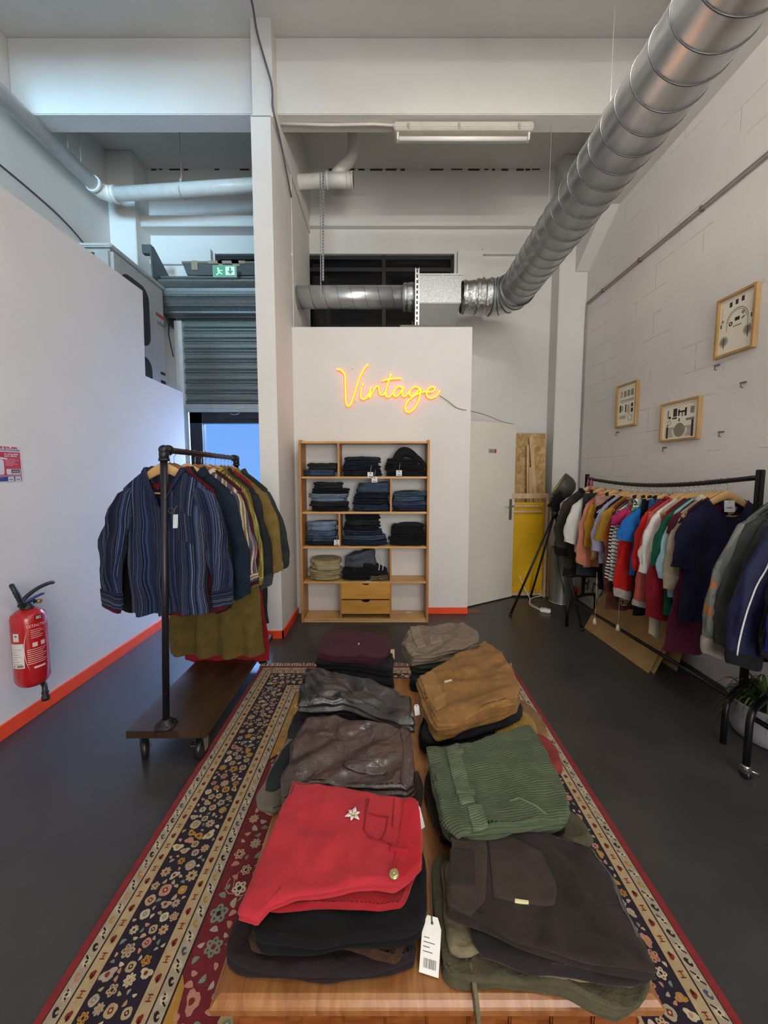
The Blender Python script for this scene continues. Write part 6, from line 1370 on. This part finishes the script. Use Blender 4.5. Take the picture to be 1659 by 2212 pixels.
# ---- left column, second stack: brown leather
tf('grey wool trousers spread under the brown leather pair, legs to the left', [(538, 1742), (590, 1650), (640, 1560), (740, 1580), (700, 1680), (606, 1756)], .421, .438, fabric('6e665b', .95), layers=1, puff=.008, seed=76)
tf('dark slate trousers peeking out left above the grey pair', [(566, 1700), (600, 1630), (660, 1560), (740, 1580), (660, 1650), (600, 1705)], .438, .452, fabric('22282a', .95), layers=1, puff=.007, seed=77)
tf('black leather trousers folded under the brown leather pair', [(640, 1700), (700, 1640), (890, 1650), (898, 1735), (840, 1745), (760, 1735), (700, 1725)], .452, .49, leather('191719', .3), layers=2, puff=.014, seed=78, crease=.006)
LTH = leather('36231f', .24)
t_, top = tf('dark brown leather trousers folded on the second left stack', [(662, 1546), (720, 1544), (800, 1558), (884, 1571), (893, 1610), (898, 1690), (880, 1708), (800, 1702), (710, 1690), (640, 1700), (612, 1715), (608, 1680), (630, 1600)], .49, .535, LTH, layers=3, puff=.018, wr=.008, seed=79, n=130, crease=.013, rnd=0, lay_amp=1.4)
patch(t_, 'waistband', pz([(862, 1568), (884, 1572), (892, 1612), (896, 1690), (878, 1700), (862, 1690), (874, 1620)], .537), top, LTH, .004, rnd=1)
patch(t_, 'pocket_flap', pz([(735, 1648), (760, 1642), (820, 1652), (842, 1664), (820, 1672), (752, 1664)], .537), top, LTH, .006, rnd=1)
tf('taupe cloth flap sticking out right of the leather stack', [(880, 1660), (912, 1665), (914, 1740), (895, 1738)], .423, .437, fabric('3e342c', .95), layers=1, puff=.006, seed=80)
# ---- left column, third stack: black leather
tf('charcoal nylon trousers hanging out left below the black leather pair', [(616, 1592), (635, 1535), (670, 1500), (740, 1520), (700, 1570), (650, 1585)], .421, .448, fabric('1f2325', .6), layers=1, puff=.01, seed=81, crease=.008)
t_, top = tf('soft black trousers with a stud button under the black leather pair', [(652, 1530), (680, 1495), (800, 1500), (890, 1530), (895, 1565), (860, 1568), (760, 1550), (660, 1552)], .448, .495, fabric('0d0d0f', .95), layers=2, puff=.015, seed=82)
p = onZ(783, 1538, .48); mb = MB(); mb.sphere(p + Vector((0, -.004, 0)), .006, 8); cp(mb.build('button', flat('9a958a', .3, .8)), t_)
t_, top = tf('black leather trousers on top of the third left stack', [(660, 1440), (700, 1440), (740, 1452), (850, 1480), (886, 1503), (896, 1560), (860, 1558), (800, 1532), (740, 1515), (680, 1520), (642, 1518), (646, 1480)], .495, .548, leather('1e1c1b', .28), layers=2, puff=.02, wr=.009, seed=83, n=130, crease=.024, rnd=0)
seam(t_, pz([(752, 1482), (765, 1500), (800, 1515)], .55), top, leather('3a3836', .4), .0025)
# ---- left column, far stack: burgundy corduroy
tf('black corduroy trousers at the bottom of the far left stack', [(690, 1440), (720, 1400), (848, 1415), (852, 1470), (838, 1478), (760, 1455), (690, 1446)], .421, .47, fabric('0e0e11', .95), layers=2, puff=.014, seed=84)
tf('black trousers just under the burgundy corduroy pair', [(680, 1428), (700, 1388), (846, 1400), (853, 1440), (842, 1448), (760, 1430), (684, 1432)], .47, .518, fabric('121116', .95), layers=2, puff=.014, seed=85)
BUR = corduroy('3f1020', PI / 2, 160, .2)
t_, top = tf('burgundy corduroy trousers on top of the far left stack', [(706, 1356), (760, 1358), (840, 1372), (842, 1392), (828, 1420), (770, 1416), (690, 1412), (684, 1402)], .518, .56, BUR, layers=3, puff=.014, wr=.008, seed=86, crease=.010, rnd=1, lay_amp=1.4)
p = pz([(775, 1388)], .562)[0]; mb = MB(); mb.sphere((p[0], p[1], top(*p) + .003), (.006, .01, .004), 8); cp(mb.build('pin', flat('e0c98a', .3, .6)), t_)
q = onZ(848, 1413, .50); cd = thing('price_tag', 'small tan card tag beside the burgundy corduroy trousers', 'tag', tuple(q), 0, 'price tags'); mb = MB(); mb.box(q, (.022, .003, .05), 0, Matrix.Rotation(-.35, 3, 'X')); cp(mb.build('card', flat('b59a70', .6)), cd)
# ---- right column, front stack: brown suede
OLI = fabric('4f4a37', .95, .2)
t_, top = tf('olive drawstring trousers at the bottom of the front right stack', [(934, 1838), (990, 1848), (1100, 1900), (1400, 2085), (1402, 2140), (1340, 2180), (1290, 2160), (1200, 2128), (1090, 2112), (1030, 2120), (965, 2100), (952, 2060), (944, 1960)], .421, .452, OLI, layers=3, puff=.015, seed=90, wr=.008, crease=.012, n=110, rnd=1)
q = onZ(1020, 2112, .435); mb = MB(); mb.tube(smooth3([q + Vector((0, .02, .012)), q + Vector((0, -.012, .012)), (q.x + .004, TY0 - .016, TH - .01), (q.x + .006, TY0 - .018, TH - .12), (q.x + .008, TY0 - .012, TH - .3)], 30), .0055, 7); cp(mb.build('drawstring', fabric('6a644d')), t_)
tf('beige cotton trousers showing a plain panel in the front right stack', [(1120, 2040), (1250, 2040), (1385, 2085), (1395, 2125), (1260, 2112), (1140, 2108)], .452, .468, fabric('7c6a50', .95), layers=1, puff=.008, seed=91)
tf('faded olive waistband trousers edging out left below the brown suede pair', [(950, 1850), (1000, 1858), (1080, 1900), (1060, 2040), (1000, 2062), (962, 2040), (958, 1940)], .452, .47, fabric('736a52', .95), layers=1, puff=.008, seed=92)
SUE = velvet('261e1a', .45); SUE2 = velvet('352a24', .45)
t_, top = tf('dark brown suede trousers with a big back pocket on the front right stack', [(985, 1805), (1060, 1788), (1180, 1796), (1284, 1822), (1320, 1880), (1380, 2000), (1420, 2092), (1330, 2082), (1230, 2062), (1140, 2030), (1060, 2000), (1010, 1972), (966, 1958), (970, 1880)], .49, .522, SUE, layers=2, puff=.014, wr=.007, seed=93, n=130, crease=.011, rnd=0)
lt, tp2 = folded('folded_trousers', 'x', 'trousers', TG, pz([(1010, 1960), (1100, 1900), (1300, 1960), (1415, 2090), (1395, 2122), (1290, 2112), (1180, 2098), (1090, 2070), (1030, 2050)], .49), .468, .49, velvet('1f1a19', .25), layers=1, puff=.012, seed=94, crease=.006)
for ch in list(lt.children): ch.name = 'under_leg'; ch.parent = t_; ch.matrix_parent_inverse = Matrix.Translation(-Vector(t_.location))
bpy.data.objects.remove(lt)
ZS = lambda L: pz(L, .524)
patch(t_, 'waistband', ZS([(978, 1806), (1030, 1796), (1050, 1800), (1052, 1850), (1048, 1940), (1018, 1972), (968, 1956), (972, 1880)]), top, SUE2, .003)
patch(t_, 'back_pocket', ZS([(1054, 1802), (1100, 1805), (1168, 1838), (1203, 1905), (1198, 1952), (1130, 1948), (1066, 1936)]), top, SUE2, .0035)
patch(t_, 'leather_patch', ZS([(972, 1840), (1028, 1842), (1028, 1915), (970, 1914)]), top, SUE, .006)
patch(t_, 'belt_loop', ZS([(974, 1814), (1016, 1818), (1016, 1826), (974, 1822)]), top, SUE2, .007)
patch(t_, 'size_label', ZS([(1112, 1940), (1142, 1945), (1142, 1950), (1112, 1946)]), top, flat('d8cf9c', .5), .005)
# ---- right column, second stack: green corduroy
tf('brown corduroy trousers with a button, low on the left under the green pair', [(915, 1690), (930, 1640), (1010, 1650), (1100, 1750), (1080, 1810), (960, 1812), (930, 1760)], .421, .462, corduroy('2a1a12', 0, 90), layers=2, puff=.013, seed=95)
tf('grey olive trousers poking out right behind the brown suede pair', [(1120, 1740), (1228, 1735), (1262, 1770), (1290, 1815), (1220, 1815), (1120, 1800)], .421, .455, fabric('4d4838', .95), layers=1, puff=.012, seed=96)
tf('near black trousers just under the green corduroy pair', [(955, 1720), (1000, 1640), (1180, 1640), (1225, 1740), (1222, 1790), (1120, 1800), (1000, 1806)], .462, .502, fabric('15130f', .95), layers=2, puff=.014, seed=97)
GRC = corduroy('4c5740', PI / 2 - .12, 84, .22)
t_, top = tf('green corduroy trousers with belt loops on the second right stack', [(924, 1615), (972, 1606), (1060, 1590), (1145, 1563), (1168, 1594), (1198, 1656), (1228, 1742), (1220, 1762), (1140, 1778), (1060, 1792), (990, 1802), (960, 1770), (935, 1690)], .502, .552, GRC, layers=4, puff=.016, wr=.008, seed=98, n=130, crease=.013, rnd=0, lay_amp=1.4)
ZG = lambda L: pz(L, .555); GRB = corduroy('5c6850', PI / 2 - .12, 90, .2)
patch(t_, 'waistband', ZG([(962, 1612), (990, 1606), (1004, 1660), (1022, 1722), (1026, 1736), (994, 1740), (978, 1680)]), top, GRB, .006)
patch(t_, 'waistband', ZG([(1008, 1742), (1040, 1738), (1054, 1786), (1022, 1796)]), top, GRB, .004)
for L_ in ([(964, 1624), (1000, 1620), (1001, 1627), (966, 1631)], [(984, 1710), (1024, 1706), (1026, 1714), (986, 1719)]): patch(t_, 'belt_loop', ZG(L_), top, GRB, .011)
seam(t_, ZG([(1100, 1725), (1120, 1722), (1150, 1738), (1180, 1756)]), top, corduroy('6c7c58', 0, 300), .0028)
# ---- right column, third stack: tan corduroy
def drr(p): return .0 if p[0] < .58 else .2 * (p[0] - .58)
tf('mustard yellow corduroy leg drooping right of the black pair', [(1060, 1545), (1122, 1528), (1150, 1540), (1166, 1585), (1150, 1600), (1070, 1592)], .447, .478, corduroy('a07c34', 0, 110), layers=1, puff=.01, seed=99, droop=drr)
tf('light brown corduroy leg drooping over the table edge at the right', [(1060, 1520), (1120, 1500), (1162, 1522), (1190, 1572), (1168, 1588), (1080, 1580)], .423, .447, corduroy('836033', 0, 110), layers=1, puff=.01, seed=100, droop=drr)
tf('brick red trouser leg drooping over the right table edge', [(1080, 1595), (1165, 1578), (1200, 1596), (1222, 1648), (1190, 1660), (1090, 1650)], .448, .49, fabric('7c2e2a', .95), layers=1, puff=.01, seed=101, droop=drr, crease=.008)
tf('bottle green trousers at the bottom of the tan corduroy stack', [(900, 1575), (930, 1520), (1060, 1520), (1080, 1580), (990, 1625), (910, 1620)], .423, .452, fabric('1b2219', .95), layers=1, puff=.012, seed=102)
tf('black denim trousers directly under the tan corduroy pair', [(908, 1560), (960, 1500), (1110, 1480), (1130, 1515), (1128, 1548), (1040, 1578), (940, 1602), (915, 1595)], .452, .505, fabric('16171a', .95), layers=2, puff=.016, seed=103)
TAN = corduroy('8e6534', PI / 2 + .45, 130, .25)
t_, top = tf('tan corduroy trousers with a pale patch on the third right stack', [(903, 1466), (936, 1440), (990, 1412), (1046, 1384), (1080, 1405), (1105, 1440), (1122, 1480), (1118, 1508), (1050, 1530), (985, 1555), (944, 1564), (928, 1540), (912, 1505)], .505, .575, TAN, layers=5, puff=.016, wr=.008, seed=104, n=130, crease=.016, rnd=0, lay_amp=1.6)
ZT = lambda L: pz(L, .578); TN2 = corduroy('99703c', PI / 2 + .45, 130, .2)
patch(t_, 'waistband', ZT([(906, 1462), (935, 1446), (950, 1480), (966, 1520), (942, 1534), (922, 1500)]), top, TN2, .005)
patch(t_, 'logo_patch', ZT([(958, 1468), (974, 1464), (976, 1474), (960, 1478)]), top, flat('b9b49c', .5), .006)
patch(t_, 'belt_loop', ZT([(934, 1508), (964, 1496), (966, 1502), (937, 1514)]), top, TN2, .010)
seam(t_, ZT([(978, 1448), (985, 1460), (1000, 1475)]), top, TN2, .0026)
# ---- right column, far stack: beige
tf('black trousers at the bottom of the far right stack', [(884, 1455), (905, 1412), (1000, 1400), (1015, 1440), (960, 1470), (890, 1476)], .421, .475, fabric('0f1010', .95), layers=2, puff=.014, seed=105)
tf('dark green trousers in the middle of the far right stack', [(882, 1430), (900, 1395), (1005, 1385), (1020, 1415), (960, 1440), (890, 1442)], .475, .512, fabric('262c1e', .95), layers=2, puff=.012, seed=106)
t_, top = tf('washed beige trousers with a waistband on top of the far right stack', [(868, 1388), (884, 1354), (930, 1350), (1000, 1343), (1025, 1358), (1038, 1384), (1000, 1398), (940, 1410), (890, 1416), (876, 1400)], .512, .572, fabric('76685a', .95, .2), layers=4, puff=.016, wr=.009, seed=107, n=130, crease=.015, rnd=0, lay_amp=1.6)
BEI = fabric('837464', .95, .2); ZB = lambda L: pz(L, .575)
patch(t_, 'waistband', ZB([(886, 1356), (905, 1353), (912, 1375), (920, 1395), (902, 1400), (892, 1378)]), top, BEI, .005); patch(t_, 'pocket', ZB([(925, 1372), (950, 1368), (955, 1385), (930, 1389)]), top, BEI, .004)
# ---- tags between the columns
def tag_card(label, O, w, h, rx, rz, lines=True):
    M = Matrix.Rotation(rz, 3, 'Z') @ Matrix.Rotation(rx, 3, 'X'); ex = M @ Vector((1, 0, 0)); ey = M @ Vector((0, 0, 1)); fx = Flat(O, ex, ey); t = thing('price_tag', label, 'tag', tuple(O), 0, 'price tags')
    fx.poly([(-w / 2, 0), (w / 2, 0), (w / 2, h * .8), (w * .28, h), (-w * .28, h), (-w / 2, h * .8)], 0, .0012, 0); fx.disc(0, h * .88, .003, .0012, .0016, 1, 10)
    if lines:
        rn = random.Random(3); x = -w * .3
        while x < w * .3: b = rn.uniform(.0008, .0022); fx.rect(x, h * .10, x + b, h * .26, .0012, .0015, 1); x += b + rn.uniform(.0008, .0018)
        for k in range(4): fx.rect(-w * .38, h * (.36 + .08 * k), -w * .38 + w * (.5, .34, .6, .3)[k], h * (.375 + .08 * k), .0012, .0015, 1)
    cp(fx.mb.build('card', [flat('dcd9d2', .5), flat('55555a', .6)]), t); return t, fx
O = onZ(926, 2106, .424); t_, fx = tag_card('big white barcode price tag standing at the front table edge between stacks', O, .042, .088, -.75, -.25)
mb = MB(); p = fx.P(0, .077, .002); mb.tube(smooth3([p, p + Vector((.0, .01, .02)), p + Vector((.004, .05, .035)), p + Vector((.002, .1, .05))], 16), .0013, 5); cp(mb.build('string', flat('3a3538', .7)), t_)
tag_card('narrow white tag edge beside the red velvet trousers', onZ(912, 1790, .47), .02, .06, -.5, .6, False)
tag_card('small white tag beside the tan corduroy stack', onZ(902, 1545, .50), .022, .04, -.4, .3, False)
# ================================================================== jeans on the shelves
JG = 'folded jeans on the pine shelves'
J = {'dg': ('dark green', fabric('23291e', .95)), 'bl': ('mid blue', denim('36445f', .5)), 'nv': ('dark navy', denim('161b29', .5)), 'bk': ('black', fabric('101116', .95)), 'ch': ('charcoal', denim('22262b', .4)), 'lt': ('pale blue', denim('76879c', .35)), 'sl': ('slate blue', denim('3c4c60', .45)), 'ib': ('indigo', denim('232d45', .55)), 'db': ('deep blue', denim('1c2538', .55)), 'bg': ('beige', fabric('9c8f6c', .95, .15)), 'gr': ('grey', fabric('4a4f5a', .95)), 'st': ('steel blue', denim('4a5c74', .5)), 'ca': ('camouflage', patterned([(0, '6a5a3c'), (.48, '3b3a26'), (.58, '8a7a56')], 14))}
ORD = ['bottom', 'second', 'third', 'fourth', 'fifth', 'sixth', 'seventh']
def jeans(stack, x0, x1, ybot, items, k, wamp=.02, what='jeans', depth=.0):
    z = zs(ybot); n = len(items); rn = random.Random(k * 17); cnt = {}
    zz = z
    for i, (c, hpx, a, b) in enumerate(items):
        nm, m = J[c]; h = hpx * 3.9 / 830 * .985; X0, X1 = xs(x0 + a + rn.uniform(-2, 3)), xs(x1 + b - rn.uniform(-1, 4)); yf = SYF + .012 + rn.uniform(0, .012); yb = SYB - .02; th = rn.uniform(-.06, .06)
        P = [(X0, yf), (X1, yf), (X1, yb), (X0, yb)]; cx, cy = (X0 + X1) / 2, (yf + yb) / 2
        P = [(cx + (x - cx) * cos(th) - (y - cy) * sin(th), cy + (x - cx) * sin(th) + (y - cy) * cos(th)) for x, y in P]
        pos = ORD[i] if i < n - 1 else ('top' if n > 1 else 'only'); 
        q = f'{nm} folded {what}, {pos} of the {stack}' if pos != 'second' else f'{nm} folded {what}, second up in the {stack}'
        if pos in ('third', 'fourth', 'fifth', 'sixth'): q = f'{nm} folded {what}, {pos} up in the {stack}'
        g0 = zz if i == 0 else zz; lo = rn.choice((1, 2, 2))
        folded('folded_jeans', q, 'jeans', JG, P, g0 + .0005, zz + h, m, layers=2 if hpx > 8 else 1, puff=min(.013, h * .5), wr=.0025, seed=k * 13 + i, n=56, wseed=k, wamp=wamp * (.35 + .65 * i / max(1, n - 1)) if i else 0, rnd=1, lay_amp=2.4, crease=.006)
        zz += h
jeans('short stack in the top left cell', 654, 727, 1028.5, [('bl', 14, 0, -2), ('dg', 14, 6, 1)], 1)
jeans('left stack on the top shelf', 738, 826, 1028.5, [('nv', 12, 0, 2), ('nv', 11, 0, 0), ('db', 10, 3, -2), ('ch', 8, 6, -3)], 2)
jeans('right stack on the top shelf', 829, 924, 1028.5, [('bk', 12, 8, 0), ('bk', 12, 0, -6), ('bk', 13, 4, -20)], 3)
jeans('messy left stack on the second shelf', 666, 756, 1104.5, [('bk', 9, 2, 0), ('ch', 10, -1, -6), ('lt', 8, 4, -10), ('lt', 9, 0, -4), ('bk', 11, 6, -6), ('ch', 13, 10, -18)], 4, .010)
jeans('middle stack on the second shelf', 762, 842, 1104.5, [('ib', 13, 2, 0), ('nv', 12, 0, 0), ('nv', 12, 2, -1), ('sl', 22, 6, -1)], 5)
jeans('right hand stack on the second shelf', 849, 924, 1104.5, [('ib', 11, 0, 0), ('bl', 10, 0, 0), ('st', 10, 0, -1), ('sl', 10, 0, 0)], 6, .010)
jeans('left stack on the third shelf', 654, 729, 1179.5, [('nv', 7, 0, 0), ('sl', 12, 0, -2), ('st', 11, 5, -4), ('lt', 20, 5, -3)], 7)
jeans('middle stack on the third shelf', 736, 838, 1179.5, [('db', 11, 0, 0), ('sl', 10, 3, -8), ('ib', 11, 2, -14), ('bk', 10, 4, -18), ('ch', 12, 6, -16), ('bk', 12, 6, -20)], 8)
jeans('right hand stack on the third shelf', 841, 923, 1179.5, [('bk', 10, 0, -2), ('bk', 10, 0, 0), ('bk', 12, 1, 0), ('bk', 12, 4, -3)], 9)
jeans('left pile on the fourth shelf', 660, 734, 1255.5, [('bg', 12, 2, 0), ('bg', 10, 1, 0), ('bg', 22, 4, -4)], 10, what='trousers')
# looser things on the shelves
def loose(label, px, z0, z1, Y0, Y1, m, name='folded_trousers', tilt=(0, 0), seed=1, cat='trousers', **kw):
    return folded(name, label, cat, JG, [(xs(px[0]), Y0), (xs(px[1]), Y0), (xs(px[1]), Y1), (xs(px[0]), Y1)], z0, z1, m, layers=2, puff=.014, wr=.006, seed=seed, n=64, tilt=tilt, crease=.012, **kw)
z4 = zs(1255.5)
loose('camouflage trousers at the bottom of the messy pile on the fourth shelf', (786, 840), z4 + .001, z4 + .045, SYF + .01, SYB - .03, J['ca'][1], seed=201)
loose('black trousers in the messy pile on the fourth shelf', (735, 822), z4 + .001, z4 + .12, SYF + .015, SYB - .03, J['bk'][1], seed=202, tilt=(.10, 0))
t_, top = loose('black sports trousers with white side stripes in the messy pile', (770, 836), z4 + .05, z4 + .155, SYF + .02, SYB - .04, fabric('14151a'), seed=203, tilt=(-.32, .0))
for x in (812, 820):
    mb = MB(); mb.tube(smooth3([onY(x, 1202, SYF + .028), onY(x + 6, 1212, SYF + .016), onY(x + 8, 1222, SYF + .012), onY(x + 6, 1232, SYF + .012)], 16), .005, 7); cp(mb.build('white_stripe', fabric('c9c9cc')), t_)
loose('grey sweatpants slumped on top of the messy pile', (742, 810), z4 + .12, z4 + .27, SYF + .03, SYB - .04, J['gr'][1], seed=204, tilt=(.28, 0))
zt_ = zs(1028.5); 
mb = MB(); P = smooth3([onY(848, 1004, SYF + .09), onY(862, 984, SYF + .09), onY(872, 974, SYF + .09), onY(892, 982, SYF + .09), onY(912, 998, SYF + .09), onY(916, 1012, SYF + .09)], 30)
R_a = [.028 + .022 * sin(PI * min(1, k / 20)) for k in range(30)]
mb.tube(P, .04, 16, rr=R_a); o = mb.build('slung_trousers', fabric('17181d', .95)); tag(o, 'black trousers slung in a roll over the right stack on the top shelf', 'trousers', JG)
for (px, py, lab_) in ((800, 1026, 'left white square price tag hanging at the top shelf edge'), (809, 1036, 'lower white square price tag hanging over the top shelf edge'), (862, 1022, 'white square price tag hanging from the black jeans on the top shelf'), (727.5, 1172, 'white square price tag hanging on the third shelf')):
    p = onY(px, py, SYF - .008); t = thing('price_tag', lab_, 'tag', tuple(p), 0, 'price tags'); fx = Flat(p, (1, 0, 0), (0, 0, 1)); w = .027
    fx.rect(-w, -w, w, w, 0, .002, 0); fx.disc(0, w * .45, .006, .002, .0024, 1, 12); fx.rect(-w * .6, -w * .75, w * .6, -w * .45, .002, .0024, 1); cp(fx.mb.build('card', [flat('d9d9d6', .5), flat('5a5a60', .6)]), t)
    mb = MB(); mb.tube([fx.P(0, w * .6, .003), fx.P(.002, w * 1.6, .006), fx.P(.010, w * 3.4, -.004)], .0018, 5); cp(mb.build('string', flat('a89c88', .7)), t)
p = onY(797, 1253.5, SYF + .02); mb = MB(); mb.bbox((p.x - .03, SYF + .01, SZ[1] + .0005), (p.x + .03, SYF + .05, SZ[1] + .002)); tag(mb.build('paper_label', flat('cfcdc8', .5)), 'small white paper label lying on the fourth shelf', 'label')
p = onY(886, 1314, SYF); mb = MB(); mb.bbox((p.x - .03, SYB - .08, SZ[0] + .0005), (p.x + .025, SYB - .05, SZ[0] + .004)); tag(mb.build('paper_label', flat('cfcdc8', .5)), 'small white paper scrap in the bottom right cell of the shelf', 'label')
# ================================================================== light and camera
def area(name, loc, rot, sx, sy, e, col, spread=PI):
    l = bpy.data.lights.new(name, 'AREA'); l.shape = 'RECTANGLE'; l.size = sx; l.size_y = sy; l.energy = e; l.color = col; l.spread = spread
    o = bpy.data.objects.new(name, l); COL.objects.link(o); o.location = loc; o.rotation_euler = rot; return o
def aim(p, q): return (Vector(q) - Vector(p)).to_track_quat('-Z', 'Y').to_euler()
p = (-2.4, -3.0, 3.9); area('added_blue_fill', p, aim(p, (-3.0, 3.5, 4.7)), 1.0, 1.6, 42, (.40, .72, 1.0), math.radians(42))  # blue lamp added inside the closed front wall to tint the left bay
area('added_front_fill', (1.05, -3.05, 1.9), (PI / 2, 0, 0), 2.4, 3.0, 160, (1.0, .97, .94))  # neutral lamp added behind the camera to brighten the right wall, no window there
p = (-1.75, 6.5, 3.15); area('door_daylight', p, aim(p, (-1.7, 3.0, .3)), 2.2, 1.5, 800, (.30, .50, 1.0))
p = (-.35, 6.3, 1.7); area('street_daylight', p, aim(p, (-2.15, 3.7, 1.2)), 1.5, 2.2, 250, (.38, .56, 1.0))
w = bpy.data.worlds.new('sky'); sc.world = w; w.use_nodes = True; nt = w.node_tree
bg = nt.nodes['Background']; tc = nt.nodes.new('ShaderNodeTexCoord'); sp = nt.nodes.new('ShaderNodeSeparateXYZ'); rp = nt.nodes.new('ShaderNodeValToRGB')
nt.links.new(tc.outputs['Generated'], sp.inputs[0]); nt.links.new(sp.outputs['Z'], rp.inputs['Fac'])
rp.color_ramp.elements[0].color = (.20, .44, .98, 1); rp.color_ramp.elements[1].color = (.10, .30, .90, 1); rp.color_ramp.elements[1].position = .6
nt.links.new(rp.outputs['Color'], bg.inputs['Color']); bg.inputs['Strength'].default_value = 1.0
sc.view_settings.view_transform = 'Standard'; sc.view_settings.look = 'None'; sc.view_settings.gamma = 1.0; sc.view_settings.use_curve_mapping = False; sc.view_settings.exposure = 0.0
cam = bpy.data.cameras.new('camera'); cam.sensor_fit = 'HORIZONTAL'; cam.sensor_width = 36; cam.lens = 36 * F_ / 1659; cam.shift_x = -(CX_ - 829.5) / 1659; cam.shift_y = -(1106 - CY_) / 1659; cam.clip_start = .02
co = bpy.data.objects.new('camera', cam); COL.objects.link(co); co.location = CAMP; co.rotation_euler = (PI / 2 - PIT, 0, 0); sc.camera = co
